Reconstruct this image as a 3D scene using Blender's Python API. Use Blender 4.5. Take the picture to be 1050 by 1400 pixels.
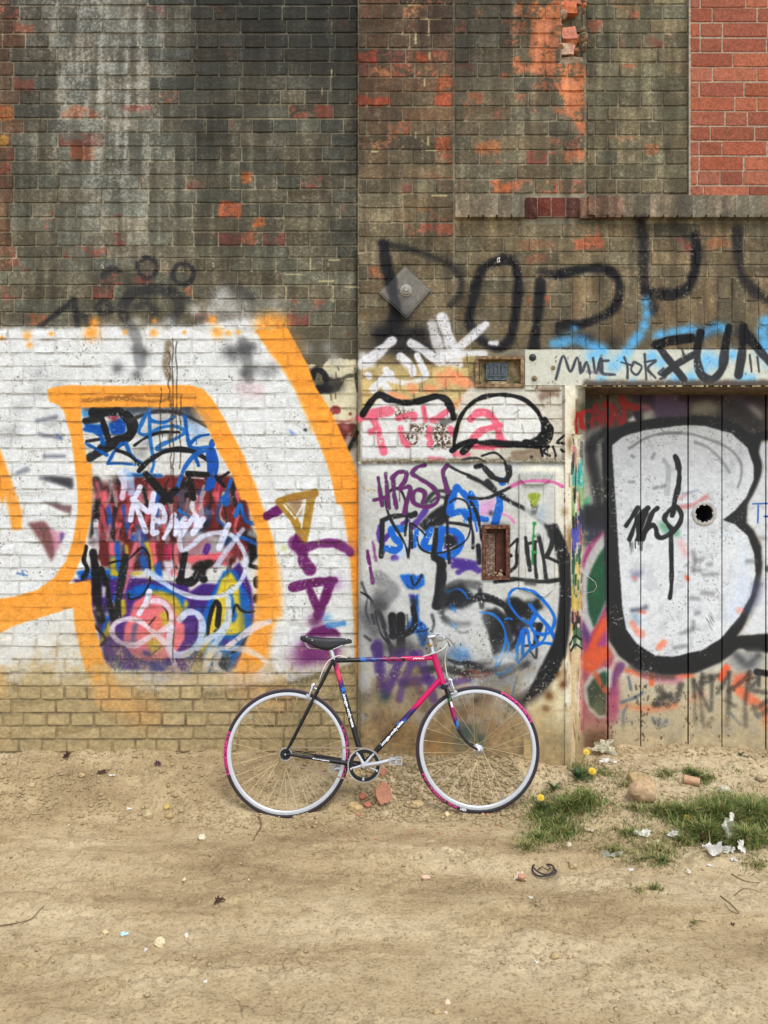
import bpy, bmesh, math, random
import numpy as np
from mathutils import Vector, Matrix

scene = bpy.context.scene
for _o in list(bpy.data.objects):
    bpy.data.objects.remove(_o)

# ------------------------------------------------------------------ camera, sky, sun, exposure
CAM_Y, CAM_Z, FPX = -4.6, 1.6, 1101.0          # camera distance from the wall face, eye height, focal length in photo pixels
cam_data = bpy.data.cameras.new('camera')
cam = bpy.data.objects.new('camera', cam_data)
scene.collection.objects.link(cam)
cam.location = (0.0, CAM_Y, CAM_Z)
cam.rotation_euler = (math.radians(90), 0, 0)
cam_data.sensor_fit = 'VERTICAL'
cam_data.sensor_height = 24.0
cam_data.lens = 24.0 * FPX / 1400.0
cam_data.clip_start = 0.05
cam_data.clip_end = 300.0
scene.camera = cam

SUN_EL, SUN_AZ = math.radians(62), math.radians(28)     # high soft sun through cloud, from behind and right of the camera
world = bpy.data.worlds.new('World')
scene.world = world
world.use_nodes = True
_nt = world.node_tree
_nt.nodes.clear()
_sky = _nt.nodes.new('ShaderNodeTexSky')
_sky.sky_type = 'NISHITA'
_sky.sun_disc = False
_sky.sun_elevation = SUN_EL
_sky.sun_rotation = math.pi - SUN_AZ
_sky.air_density = 1.0
_sky.dust_density = 1.0
_hsv = _nt.nodes.new('ShaderNodeHueSaturation')
_hsv.inputs['Saturation'].default_value = 0.42
_bg = _nt.nodes.new('ShaderNodeBackground')
_bg.inputs['Strength'].default_value = 0.15
_wo = _nt.nodes.new('ShaderNodeOutputWorld')
_nt.links.new(_sky.outputs[0], _hsv.inputs['Color'])
_nt.links.new(_hsv.outputs[0], _bg.inputs['Color'])
_nt.links.new(_bg.outputs[0], _wo.inputs[0])

sun_data = bpy.data.lights.new('sun', 'SUN')
sun_data.energy = 1.0
sun_data.angle = math.radians(24)
sun_data.color = (1.0, 0.985, 0.96)
sun = bpy.data.objects.new('sun', sun_data)
scene.collection.objects.link(sun)
sun.location = (3, -6, 8)
_sd = Vector((math.sin(SUN_AZ) * math.cos(SUN_EL), -math.cos(SUN_AZ) * math.cos(SUN_EL), math.sin(SUN_EL)))
sun.rotation_euler = _sd.to_track_quat('Z', 'Y').to_euler()

vs = scene.view_settings
vs.view_transform = 'Standard'
vs.look = 'None'
vs.exposure = 0.92
vs.gamma = 1.0
vs.use_curve_mapping = False
scene.render.resolution_x, scene.render.resolution_y = 768, 1024

COL = scene.collection
rng = np.random.default_rng(7)
random.seed(11)

# ------------------------------------------------------------------ object helpers
def tag(o, label=None, cat=None, group=None, kind=None):
    if label: o['label'] = label
    if cat: o['category'] = cat
    if group: o['group'] = group
    if kind: o['kind'] = kind
    return o

def empty(name, loc=(0, 0, 0), rot=(0, 0, 0)):
    o = bpy.data.objects.new(name, None)
    o.empty_display_size = 0.1
    o.location = loc
    o.rotation_euler = rot
    COL.objects.link(o)
    return o

def link(name, me, mat=None, parent=None, loc=(0, 0, 0), rot=(0, 0, 0), scale=(1, 1, 1)):
    o = bpy.data.objects.new(name, me)
    if mat is not None and not me.materials:
        me.materials.append(mat)
    o.location = loc
    o.rotation_euler = rot
    o.scale = scale
    COL.objects.link(o)
    if parent is not None:
        o.parent = parent
    return o

def mesh(name, verts, faces, smooth=False, mat=None):
    me = bpy.data.meshes.new(name)
    me.from_pydata([tuple(map(float, v)) for v in verts], [], [tuple(map(int, f)) for f in faces])
    if smooth:
        me.polygons.foreach_set('use_smooth', [True] * len(me.polygons))
    if mat: me.materials.append(mat)
    me.update()
    return me

def bm_mesh(name, bm, smooth=False, mat=None, recalc=True):
    if recalc:
        bmesh.ops.recalc_face_normals(bm, faces=bm.faces[:])
    me = bpy.data.meshes.new(name)
    bm.to_mesh(me)
    bm.free()
    if smooth:
        me.polygons.foreach_set('use_smooth', [True] * len(me.polygons))
    if mat: me.materials.append(mat)
    return me

class MB:
    """collects shapes; build() links them as one mesh object"""
    def __init__(s):
        s.v, s.f, s.c = [], [], []
    def add(s, verts, faces, cols=None):
        n = len(s.v)
        s.v += [tuple(p) for p in verts]
        s.f += [tuple(i + n for i in f) for f in faces]
        s.c += list(cols) if cols is not None else [(1, 1, 1)] * len(verts)
        return s
    def box(s, c, d, rot=None, bev=0.0):
        bm = bmesh.new()
        bmesh.ops.create_cube(bm, size=1.0)
        bmesh.ops.scale(bm, vec=d, verts=bm.verts[:])
        if bev > 0:
            bmesh.ops.bevel(bm, geom=bm.edges[:], offset=bev, segments=2, profile=0.6, affect='EDGES')
        M = Matrix.Translation(c) @ (rot.to_4x4() if rot is not None else Matrix())
        bm.verts.ensure_lookup_table()
        vv = [tuple(M @ v.co) for v in bm.verts]
        ff = [[v.index for v in f.verts] for f in bm.faces]
        bm.free()
        return s.add(vv, ff)
    def tube(s, pts, r, seg=10, cap=True, closed=False, colf=None, flat=None):
        pts = [Vector(p) for p in pts]
        n = len(pts)
        rr = r if hasattr(r, '__len__') else [r] * n
        vv, ff, cc = [], [], []
        prev = None
        for i, p in enumerate(pts):
            a = pts[(i - 1) % n] if (i > 0 or closed) else p
            b = pts[(i + 1) % n] if (i < n - 1 or closed) else p
            t = (b - a)
            t = t.normalized() if t.length > 1e-9 else Vector((0, 0, 1))
            if prev is None:
                u = t.cross(Vector((0, 1, 0)))
                if u.length < 1e-3: u = t.cross(Vector((0, 0, 1)))
            else:
                u = prev - t * prev.dot(t)
            u.normalize()
            prev = u
            w = t.cross(u)
            for k in range(seg):
                an = 2 * math.pi * k / seg
                fu, fw = (1, 1) if flat is None else flat
                vv.append(tuple(p + (u * math.cos(an) * fu + w * math.sin(an) * fw) * rr[i]))
                cc.append(colf(i / max(1, n - 1), an) if colf else (1, 1, 1))
        m = n if closed else n - 1
        for i in range(m):
            j = (i + 1) % n
            for k in range(seg):
                k2 = (k + 1) % seg
                ff.append((i * seg + k, i * seg + k2, j * seg + k2, j * seg + k))
        if cap and not closed:
            ff.append(tuple(range(seg - 1, -1, -1)))
            ff.append(tuple((n - 1) * seg + k for k in range(seg)))
        return s.add(vv, ff, cc)
    def lathe(s, prof, c, axis='y', seg=24, closed=False):
        """prof: list of (r, along axis)"""
        vv, ff = [], []
        n = len(prof)
        for r, a in prof:
            for k in range(seg):
                an = 2 * math.pi * k / seg
                x, z = r * math.cos(an), r * math.sin(an)
                if axis == 'y': vv.append((c[0] + x, c[1] + a, c[2] + z))
                elif axis == 'z': vv.append((c[0] + x, c[1] + z, c[2] + a))
                else: vv.append((c[0] + a, c[1] + x, c[2] + z))
        for i in range(n if closed else n - 1):
            j = (i + 1) % n
            for k in range(seg):
                k2 = (k + 1) % seg
                ff.append((i * seg + k, i * seg + k2, j * seg + k2, j * seg + k))
        if not closed:
            ff.append(tuple(range(seg)))
            ff.append(tuple((n - 1) * seg + k for k in range(seg - 1, -1, -1)))
        return s.add(vv, ff)
    def build(s, name, mat, parent=None, smooth=False, loc=(0, 0, 0), rot=(0, 0, 0), cols=False, kind=None, auto=None):
        bm = bmesh.new()
        vs_ = [bm.verts.new(v) for v in s.v]
        for f in s.f:
            try: bm.faces.new([vs_[i] for i in f])
            except ValueError: pass
        bm.normal_update()
        bmesh.ops.recalc_face_normals(bm, faces=bm.faces[:])
        me = bpy.data.meshes.new(name)
        bm.to_mesh(me); bm.free()
        if smooth:
            me.polygons.foreach_set('use_smooth', [True] * len(me.polygons))
        if auto is not None:
            try: me.set_sharp_from_angle(angle=math.radians(auto))
            except Exception: pass
        if cols:
            ca = me.color_attributes.new('paint', 'FLOAT_COLOR', 'POINT')
            ca.data.foreach_set('color', np.array([(*c, 1.0) for c in s.c], np.float32).ravel())
        o = link(name, me, mat, parent, loc, rot)
        if kind: o['kind'] = kind
        return o

def srgb(r, g, b):
    f = lambda c: (c / 255 / 12.92) if c <= 10.3 else ((c / 255 + 0.055) / 1.055) ** 2.4
    return (f(r), f(g), f(b), 1.0)

def sc(y):                       # metres per photo pixel on a wall plane at depth y
    return (y - CAM_Y) / FPX
def wx(px, y=0.0): return (px - 525.0) * sc(y)
def wz(py, y=0.0): return CAM_Z - (py - 700.0) * sc(y)

# ------------------------------------------------------------------ numpy noise at arbitrary points
def _hash(ix, iy, seed):
    h = (ix.astype(np.int64) * 374761393 + iy.astype(np.int64) * 668265263 + seed * 974634541) & 0xFFFFFFFF
    h = ((h ^ (h >> 13)) * 1274126177) & 0xFFFFFFFF
    return ((h ^ (h >> 16)) & 0xFFFFFF) / float(0xFFFFFF)
def pnoise(x, y, seed=0):
    x = np.asarray(x, float); y = np.asarray(y, float)
    ix, iy = np.floor(x), np.floor(y)
    fx, fy = x - ix, y - iy
    fx = fx * fx * (3 - 2 * fx); fy = fy * fy * (3 - 2 * fy)
    a = _hash(ix, iy, seed); b = _hash(ix + 1, iy, seed)
    c = _hash(ix, iy + 1, seed); d = _hash(ix + 1, iy + 1, seed)
    return (a * (1 - fx) + b * fx) * (1 - fy) + (c * (1 - fx) + d * fx) * fy
def pfbm(x, y, seed=0, octv=4):
    t, a, n = 0.0, 1.0, 0.0
    for k in range(octv):
        t = t + a * pnoise(x * 2 ** k + 17.3 * k, y * 2 ** k - 9.1 * k, seed + k); n += a; a *= 0.5
    return t / n
def sstep(a, b, x):
    t = np.clip((np.asarray(x, float) - a) / (b - a), 0, 1)
    return t * t * (3 - 2 * t)
# ------------------------------------------------------------------ brick layout, in photo-pixel wall units (x right, y down)
def joints(anch, lo, hi):
    ks = [a[0] for a in anch]; ys = [a[1] for a in anch]
    d0 = (ys[1] - ys[0]) / (ks[1] - ks[0]); d1 = (ys[-1] - ys[-2]) / (ks[-1] - ks[-2])
    out = []
    for k in range(-20, 80):
        if k < ks[0]: y = ys[0] + (k - ks[0]) * d0
        elif k > ks[-1]: y = ys[-1] + (k - ks[-1]) * d1
        else: y = float(np.interp(k, ks, ys))
        if lo - 25 <= y <= hi + 25: out.append((k, y))
    return out
JL = [(0, 7), (17, 335.8), (18, 352.5), (35, 670), (50, 938), (52, 974.5), (55, 1028.6)]
JR = [(0, 6), (17, 344), (32, 630)]
JI = [(0, 10.5), (12, 253.5)]
lr = random.Random(3)
def fill_rows(zone, anch, x0, x1, y0, y1, depth, phs=16.7, phh=30.0, P=62.5, gap=2.3, flemish=False, quoin=False):
    out = []
    js = joints(anch, y0, y1)
    for (k, ya), (_, yb) in zip(js[:-1], js[1:]):
        a, b = max(ya, y0), min(yb, y1)
        if b - a < 7: continue
        head = (k % 2 == 0)
        edges = []
        if flemish:
            x = x0 + lr.choice([0, -20, -34, -48, -12]); sh = lr.random() < 0.5
            edges.append(x)
            while x < x1:
                r = lr.random()
                x += (P if r < 0.72 else P * 0.5) + lr.uniform(-1, 1)
                edges.append(x)
        else:
            pitch = P / 2 if head else P
            off = (phh if head else phs) + lr.uniform(-5, 5)
            x = off + math.floor((x0 - off) / pitch) * pitch
            while x < x1 + pitch:
                edges.append(x + lr.uniform(-1.6, 1.6)); x += pitch
                if head and lr.random() < 0.05: x += pitch * 0.5
        e = [x0] + [q for q in edges if x0 + 9 < q < x1 - 9] + [x1]
        wob = lr.uniform(-0.35, 0.35)
        for xa, xb in zip(e[:-1], e[1:]):
            if xb - xa < 5: continue
            g = gap * 0.5
            out.append(dict(z=zone, x0=xa + g * lr.uniform(.7, 1.3), x1=xb - g * lr.uniform(.7, 1.3), y0=a + g * lr.uniform(.75, 1.25) + wob, y1=b - g * lr.uniform(.75, 1.25) + wob,
                            d=depth, k=k, r=lr.random(), r2=lr.random()))
    return out

XL, XR, YT = -420, 1470, -170
D_LEFT, D_REC, D_INF, D_DOOR = 0.05, 0.07, 0.055, 0.28
B_left = fill_rows('left', JL, XL, 489, YT, 1062, D_LEFT)
B_right = []
B_right += fill_rows('r1', JR, 489.5, 620, YT, 482, 0.0, phs=487, phh=502)
B_right += fill_rows('r2', JR, 621, 800, YT, 268, 0.0, phs=640, phh=655)
B_right += fill_rows('r3', JR, 801.5, 941, YT, 268, D_REC, phs=830, phh=812)
B_right += fill_rows('r5', JR, 621, 1470, 299, 379, 0.0, phs=640, phh=655)
B_right += fill_rows('r5', JR, 621, 782, 379, 482, 0.0, phs=640, phh=655)
B_right += fill_rows('r6', JR, 494, 770, 482, 630, 0.0, phs=500, phh=515)
# soldier arch over the steel beam: one and a half bricks tall, alternately long and short
_x, _i = 783.0, 0
while _x < 1468:
    w_ = 18.3 + lr.uniform(-1, 1)
    split = 411 if _i % 2 else 443
    split += lr.uniform(-3, 3)
    for a, b in ((380, split - 1), (split + 1, 477)):
        B_right.append(dict(z='r7', x0=_x, x1=_x + w_ - 1.8, y0=a, y1=b, d=0.0, k=_i, r=lr.random(), r2=lr.random(), n='soldier_brick'))
    _x += w_; _i += 1
# broken hollow at the head of the pier: bricks missing here
def in_hole(b, rect): return b['x0'] < rect[2] - 3 and b['x1'] > rect[0] + 3 and b['y0'] < rect[3] - 3 and b['y1'] > rect[1] + 3
HOLLOW = (766, -30, 800, 84)
B_hollow_cut = []
def cut_list(lst, rect):
    keep = []
    for b in lst:
        if in_hole(b, rect):
            if b['x0'] < rect[0] - 8:
                c = dict(b); c['x1'] = rect[0] + lr.uniform(-5, 3); keep.append(c)
            if b['x1'] > rect[2] + 8:
                c = dict(b); c['x0'] = rect[2] + lr.uniform(-3, 3); keep.append(c)
            continue
        keep.append(b)
    return keep
B_right = cut_list(B_right, HOLLOW)
VENT = (649, 486, 717, 530)
B_right = cut_list(B_right, VENT)
B_right = [b for b in B_right if not (b['x0'] > 716 and b['y0'] > 470 and b['y1'] < 532)]
for b in B_right:
    if b['x1'] > 720 and b['x0'] < 720 and b['y0'] > 470 and b['y1'] < 532: b['x1'] = 719
B_inf = fill_rows('r4', JI, 943.5, 1470, YT, 268, D_INF, P=61, gap=2.5, flemish=True)
# header-on-edge ledge
B_ledge = []
_x = 622.0
while _x < 1468:
    w_ = 18.6 + lr.uniform(-1.5, 1.8)
    B_ledge.append(dict(z='ledge', x0=_x, x1=_x + w_ - 1.9, y0=270, y1=298.5, d=-0.045, r=lr.random(), r2=lr.random(), k=0))
    _x += w_
for b in B_ledge:
    c = (b['x0'] + b['x1']) / 2
    if 712 < c < 790: b['d'] = -0.012 + 0.006 * b['r']; b['broken'] = True; b['y1'] -= 1 + 3 * b['r2']
    elif 790 <= c < 852: b['d'] = -0.03 if c < 812 else -0.042; b['half'] = True
# ------------------------------------------------------------------ the painted-surface canvas: soot, brick tones and spray paint (flat print on the wall and door)
CS = 1.5
CX0, CY0, CX1, CY1 = -260, -150, 1310, 1080
CW, CH = int((CX1 - CX0) * CS), int((CY1 - CY0) * CS)
nrng = np.random.default_rng(21)
def vnoise(sx, sy, seed):
    r = np.random.default_rng(seed)
    gh, gw = int(CH / (sy * CS)) + 3, int(CW / (sx * CS)) + 3
    g = r.random((gh, gw)).astype(np.float32)
    yy = np.arange(CH, dtype=np.float32) / (sy * CS); iy = yy.astype(int); fy = (yy - iy); fy = (fy * fy * (3 - 2 * fy))[:, None]
    rows = g[iy] * (1 - fy) + g[iy + 1] * fy
    xx = np.arange(CW, dtype=np.float32) / (sx * CS); ix = xx.astype(int); fx = (xx - ix); fx = (fx * fx * (3 - 2 * fx))[None, :]
    return rows[:, ix] * (1 - fx) + rows[:, ix + 1] * fx
def fbm(sx, sy, seed, o=3):
    t, a, n = 0, 1.0, 0
    for k in range(o):
        t = t + a * vnoise(max(sx / 2 ** k, .7), max(sy / 2 ** k, .7), seed + 31 * k); n += a; a *= 0.55
    return t / n
class Cv: pass
C = Cv()
C.a = np.zeros((CH, CW, 3), np.float32)
NW = fbm(14, 14, 1, 3)          # wobble and wear
NF = fbm(2.2, 2.2, 2, 2)        # flecks
NS = nrng.random((CH, CW)).astype(np.float32)   # spray speckle
NV = fbm(9, 90, 3, 3)           # vertical streaks
NH = fbm(60, 60, 4, 3)
NG = fbm(4.5, 3.5, 9, 3)
NB = fbm(38, 26, 6, 2)
NCH = np.clip(NF - .655, 0, 1) * 13 * np.clip((NB - .48) * 6, 0, 1)     # where paint has flaked
YYg = (np.arange(CH, dtype=np.float32) / CS + CY0)[:, None]
XXg = (np.arange(CW, dtype=np.float32) / CS + CX0)[None, :]
def c3(c): return np.array(c, np.float32) / 255
def win(x0, y0, x1, y1):
    a = max(0, int((x0 - CX0) * CS)); b = min(CW, int((x1 - CX0) * CS) + 2)
    c = max(0, int((y0 - CY0) * CS)); d = min(CH, int((y1 - CY0) * CS) + 2)
    return (slice(c, d), slice(a, b)) if a < b and c < d else None
def lay(w, al, col):
    al = np.clip(al, 0, 1)[..., None]
    C.a[w] = C.a[w] * (1 - al) + (col if isinstance(col, np.ndarray) and col.ndim == 3 else c3(col)) * al
def spline(p, n=7):
    p = [np.array(q, float) for q in p]
    if len(p) < 3: 
        return [p[0] + (p[1] - p[0]) * t for t in np.linspace(0, 1, 4)] if len(p) == 2 else p
    q = [2 * p[0] - p[1]] + p + [2 * p[-1] - p[-2]]
    out = []
    for i in range(1, len(q) - 2):
        for t in np.linspace(0, 1, n, endpoint=False):
            a, b, c, d = q[i - 1], q[i], q[i + 1], q[i + 2]
            out.append(0.5 * (2 * b + (c - a) * t + (2 * a - 5 * b + 4 * c - d) * t ** 2 + (3 * b - a - 3 * c + d) * t ** 3))
    out.append(p[-1])
    return out
class View:
    """reads points given in an enlarged view: photo = origin + point / scale"""
    def __init__(s, x, y, k): s.x, s.y, s.k = x, y, k
    def __call__(s, *v): return [(s.x + v[i] / s.k, s.y + v[i + 1] / s.k) for i in range(0, len(v), 2)]
V0 = View(0, 0, 1)
dpr = random.Random(77)
def stroke(v, col, w, *pts, soft=0.9, op=1.0, cur=True, w2=None, chip=0.25, spk=0.0, drip=True):
    """a sprayed or brushed line; w in view units"""
    P = v(*pts); w = w / v.k; w2 = w if w2 is None else w2 / v.k
    P = spline(P) if cur else [np.array(p, float) for p in P]
    m = max(w, w2) / 2 * 1.25 + soft + 4
    xs = [p[0] for p in P]; ys = [p[1] for p in P]
    W = win(min(xs) - m, min(ys) - m, max(xs) + m, max(ys) + m)
    if W is None: return
    oy, ox = W[0].start, W[1].start
    D = np.full((W[0].stop - oy, W[1].stop - ox), 99.0, np.float32)
    n = len(P) - 1; pht = (P[0][0] * 1.7 + P[0][1] * 2.3) % 6.283
    for i in range(n):
        a, b = P[i], P[i + 1]
        r = (w + (w2 - w) * (i + .5) / n) / 2 * (1 + .13 * math.sin(i * .37 + pht) + .07 * math.sin(i * .91 + 2 * pht))
        q = win(min(a[0], b[0]) - r - soft - 2, min(a[1], b[1]) - r - soft - 2, max(a[0], b[0]) + r + soft + 2, max(a[1], b[1]) + r + soft + 2)
        if q is None: continue
        X = XXg[:, q[1]]; Y = YYg[q[0]]
        d = b - a; L = max(float(d @ d), 1e-6)
        t = np.clip(((X - a[0]) * d[0] + (Y - a[1]) * d[1]) / L, 0, 1)
        dist = np.hypot(X - a[0] - t * d[0], Y - a[1] - t * d[1]) - r
        s = (slice(q[0].start - oy, q[0].stop - oy), slice(q[1].start - ox, q[1].stop - ox))
        D[s] = np.minimum(D[s], dist)
    D += (NW[W] - 0.5) * min(1.6, 0.25 * w + .4)
    if spk: D += (NS[W] - .5) * spk
    al = np.clip((soft - D) / (2 * soft), 0, 1)
    al = al * al * (3 - 2 * al) * op * np.clip(.80 + .42 * NW[W] + .12 * (NS[W] - .5), 0, 1)
    if chip: al = al * np.clip(1 - chip * NCH[W] * 1.3, 0, 1)
    lay(W, al, col)
    if drip and 3 < w < 14 and soft < 1.4 and dpr.random() < .16:
        p = P[dpr.randrange(len(P))]; L = dpr.uniform(5, 16)
        stroke(V0, col, dpr.uniform(.9, 1.5), p[0], p[1] + w * .3, p[0] + .2, p[1] + w * .4 + L, soft=.6, op=op * .85, drip=False)
def inpoly(X, Y, P):
    r = np.zeros(np.broadcast(X, Y).shape, bool)
    n = len(P)
    for i in range(n):
        x0, y0 = P[i]; x1, y1 = P[(i + 1) % n]
        if y0 == y1: continue
        c = ((y0 > Y) != (y1 > Y)) & (X < (x1 - x0) * (Y - y0) / (y1 - y0) + x0)
        r ^= c
    return r
def blur(a, r):
    r = int(round(r * CS))
    if r < 1: return a
    for _ in range(2):
        for ax in (0, 1):
            p = np.pad(a, [(r + 1, r) if k == ax else (0, 0) for k in (0, 1)], mode='edge').cumsum(ax)
            n = a.shape[ax]
            a = (np.take(p, range(2 * r + 1, 2 * r + 1 + n), ax) - np.take(p, range(0, n), ax)) / (2 * r + 1)
    return a
def fill(v, col, *pts, soft=0.8, op=1.0, cur=False, chip=0.2, spk=0.0, wob=2.0, tex=None):
    P = v(*pts)
    if cur: P = spline(P + [P[0]])
    m = soft * 2 + 4
    W = win(min(p[0] for p in P) - m, min(p[1] for p in P) - m, max(p[0] for p in P) + m, max(p[1] for p in P) + m)
    if W is None: return
    Y = YYg[W[0]] + (NW[W] - .5) * 2 * wob; X = XXg[:, W[1]] + (NH[W] - .5) * wob
    al = inpoly(X, Y, [tuple(p) for p in P]).astype(np.float32)
    al = blur(al, soft)
    if spk: al = np.clip(al + (NS[W] - .5) * spk * (al > .02) * (al < .98), 0, 1)
    al = al * op
    if tex is not None: al = al * tex[W]
    if chip: al = al * np.clip(1 - chip * NCH[W] * 1.3, 0, 1)
    lay(W, al, col)
def mist(v, col, r, *pts, op=0.6, ry=None):
    r = r / v.k; ry = r if ry is None else ry / v.k
    for (x, y) in v(*pts):
        W = win(x - r * 2, y - ry * 2, x + r * 2, y + ry * 2)
        if W is None: continue
        g = np.exp(-(((XXg[:, W[1]] - x) / r) ** 2 + ((YYg[W[0]] - y) / ry) ** 2) * 1.3)
        al = np.clip(g * op * (0.65 + 0.7 * NW[W]) + (NS[W] - .5) * 0.35 * g, 0, 1)
        lay(W, al, col)

# --- bricks and mortar under the paint
def band(c0, c1, t): return [c0[i] + (c1[i] - c0[i]) * t for i in range(3)]
C.a[:] = c3((142, 134, 114))
C.a *= (0.82 + 0.36 * NW)[..., None]
_w = win(942, -150, 1310, 268)
C.a[_w] = c3((178, 164, 144)) * (0.9 + .2 * NF[_w])[..., None]      # mortar of the clean infill
dr = random.Random(5)
def brick_col(b):
    x = (b['x0'] + b['x1']) / 2; y = (b['y0'] + b['y1']) / 2; z = b['z']; r = b['r']
    if z == 'left':
        base = band((91, 89, 79), (108, 103, 86), min(1, max(0, y / 300)))
        if x > 230: base = band(base, (64, 63, 56), min(1, (x - 230) / 120) * max(0, 1 - y / 130))
        if y < 380: base = band(base, (166, 165, 154), .66 * math.exp(-((x - 150) / 75) ** 2) * (1 - .5 * max(0, y) / 380))
        if x < 20 and y < 380: base = band(base, (125, 82, 58), .55)
    elif z == 'r1':
        base = band((104, 84, 66), (126, 114, 90), min(1, max(0, y / 260)))
        if x > 585 or x < 520: base = band(base, (140, 84, 60), .30 * max(0, 1 - y / 330))
    elif z == 'r2': base = band((112, 102, 84), (124, 114, 92), max(0, y) / 260)
    elif z == 'r3': base = (126, 118, 94)
    elif z == 'r4': base = dr.choice([(170, 106, 80), (174, 110, 84), (165, 102, 80), (176, 113, 88), (168, 104, 80)])
    elif z == 'ledge':
        base = (132, 122, 104)
        if b.get('half'): base = dr.choice([(124, 96, 78), (112, 90, 74), (132, 104, 86)])
        if b.get('broken'): base = dr.choice([(110, 56, 44), (100, 50, 42), (122, 66, 52), (92, 58, 48)])
    elif z == 'r7': base = (128, 114, 90)
    elif z == 'r6': base = (188, 168, 120)
    else: base = (126, 114, 90)
    j = (0.97 + 0.16 * (r - .5)) if z == 'r4' else (0.82 + 0.24 * r)
    hj = (b['r2'] - .5) * 9
    return np.array([base[0] * j + hj, base[1] * j, base[2] * j - hj * .6], np.float32) / 255
ALLB = B_left + B_right + B_inf + B_ledge
for b in ALLB:
    W = win(b['x0'] + .3, b['y0'] + .3, b['x1'] - .3, b['y1'] - .3)
    if W is None: continue
    col = brick_col(b)
    if b['z'] in ('r4',):
        C.a[W] = col * (0.9 + 0.2 * NF[W])[..., None]
        continue
    al = np.clip((NF[W] * .5 + NW[W] * .5 - .20) * 7, 0, .96)[..., None]
    C.a[W] = C.a[W] * (1 - al) + col * (0.80 + 0.22 * NW[W] + 0.16 * NF[W])[..., None] * al
    # spalled faces showing raw red or orange clay
    p = {'left': .05, 'r1': .30, 'r2': .26, 'r3': .16, 'ledge': .0, 'r7': .03, 'r5': .07, 'r6': .0}.get(b['z'], .05)
    x = (b['x0'] + b['x1']) / 2; y = (b['y0'] + b['y1']) / 2
    if b['z'] == 'left': p = .09 if y < 360 else 0.07
    if b['z'] == 'left' and x < 18: p = .6
    if b['z'] == 'r1' and y > 300: p = .12
    if b['z'] == 'r2' and x > 690: p = .38
    if dr.random() < p:
        rc = dr.choice([(158, 96, 74), (166, 106, 78), (174, 120, 86), (146, 90, 76), (138, 88, 78), (162, 100, 78)])
        if b['z'] == 'left': rc = dr.choice([(142, 84, 66), (132, 80, 68), (124, 78, 68), (154, 100, 72), (118, 76, 64)])
        th = dr.uniform(.40, .62)
        n = vn = (NW[W] * .7 + NF[W] * .3)
        al = np.clip((n - th) * 7, 0, .9)
        lay(W, al, rc)
# named exposed bricks seen in the photograph
for (x0, y0, x1, y1, cc, o) in [(98, 201, 129, 219, (150, 84, 58), .95), (299, 277, 330, 296, (196, 112, 76), .95), (330, 238, 344, 254, (200, 118, 66), .9), (345, 298, 360, 312, (196, 110, 62), .9),
    (329, 317, 350, 332, (160, 92, 66), .8), (18, 107, 47, 124, (160, 84, 62), .8), (16, 30, 46, 46, (150, 78, 58), .7), (0, 145, 18, 163, (186, 116, 60), .8), (0, 187, 12, 200, (196, 150, 62), .7),
    (486, 69, 513, 87, (178, 80, 52), .95), (570, 70, 586, 84, (180, 84, 54), .8), (486, 130, 532, 144, (176, 76, 50), .8), (596, 124, 619, 143, (184, 88, 56), .85), (594, 186, 616, 204, (180, 92, 60), .8), (598, 106, 620, 122, (190, 96, 58), .7),
    (785, 325, 826, 341, (184, 96, 66), .75), (880, 195, 900, 210, (190, 116, 74), .6), (965, 326, 1000, 339, (180, 110, 74), .6), (719, 348, 747, 360, (150, 92, 68), .6), (712, 328, 756, 341, (140, 96, 70), .6), (650, 193, 684, 207, (206, 128, 76), .85), (675, 248, 700, 262, (204, 116, 70), .85)]:
    fill(V0, cc, x0, y0, x1, y0, x1, y1, x0, y1, soft=1.2, op=o * .9, wob=7, tex=np.clip((NF - .22) * 5, .25, 1))
# raw orange scar below the hollow on the pier
for q in [(724, 5, 765, 2, 768, 44, 724, 44), (724, 46, 762, 44, 764, 66, 724, 66), (724, 66, 757, 64, 757, 83, 724, 83), (704, 84, 800, 84, 800, 102, 726, 102, 704, 97), (756, 102, 800, 102, 799, 122, 764, 126, 758, 112), (770, 122, 800, 122, 799, 142, 772, 142), (772, 142, 800, 140, 799, 163, 776, 160), (785, 160, 800, 160, 800, 182, 790, 182), (772, 204, 799, 200, 798, 222, 772, 222), (706, 4, 726, 0, 726, 20, 700, 22)]:
    fill(V0, (200, 126, 82), *q, soft=1.2, op=.93, wob=15, tex=np.clip((NW * .55 + NF * .45 - .33) * 7, 0, 1))
    fill(V0, (196, 136, 106), *[c + (3 if i % 2 else 1) for i, c in enumerate(q)], soft=1.5, op=.6, wob=12, tex=np.clip((NW - .42) * 6, 0, 1))
for (x, y, r) in [(716, 90, 7), (700, 60, 6), (690, 100, 5), (708, 40, 8), (750, 115, 7), (738, 122, 5), (764, 150, 6), (692, 30, 6), (760, 190, 6), (780, 196, 7), (730, 150, 4), (712, 130, 5)]:
    fill(V0, (176, 112, 82), x - r * 1.6, y - r, x + r * 1.3, y - r * .8, x + r * 1.7, y + r * .7, x - r, y + r, soft=1, op=.85, wob=9, tex=np.clip((NF - .36) * 7, 0, 1))
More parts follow.
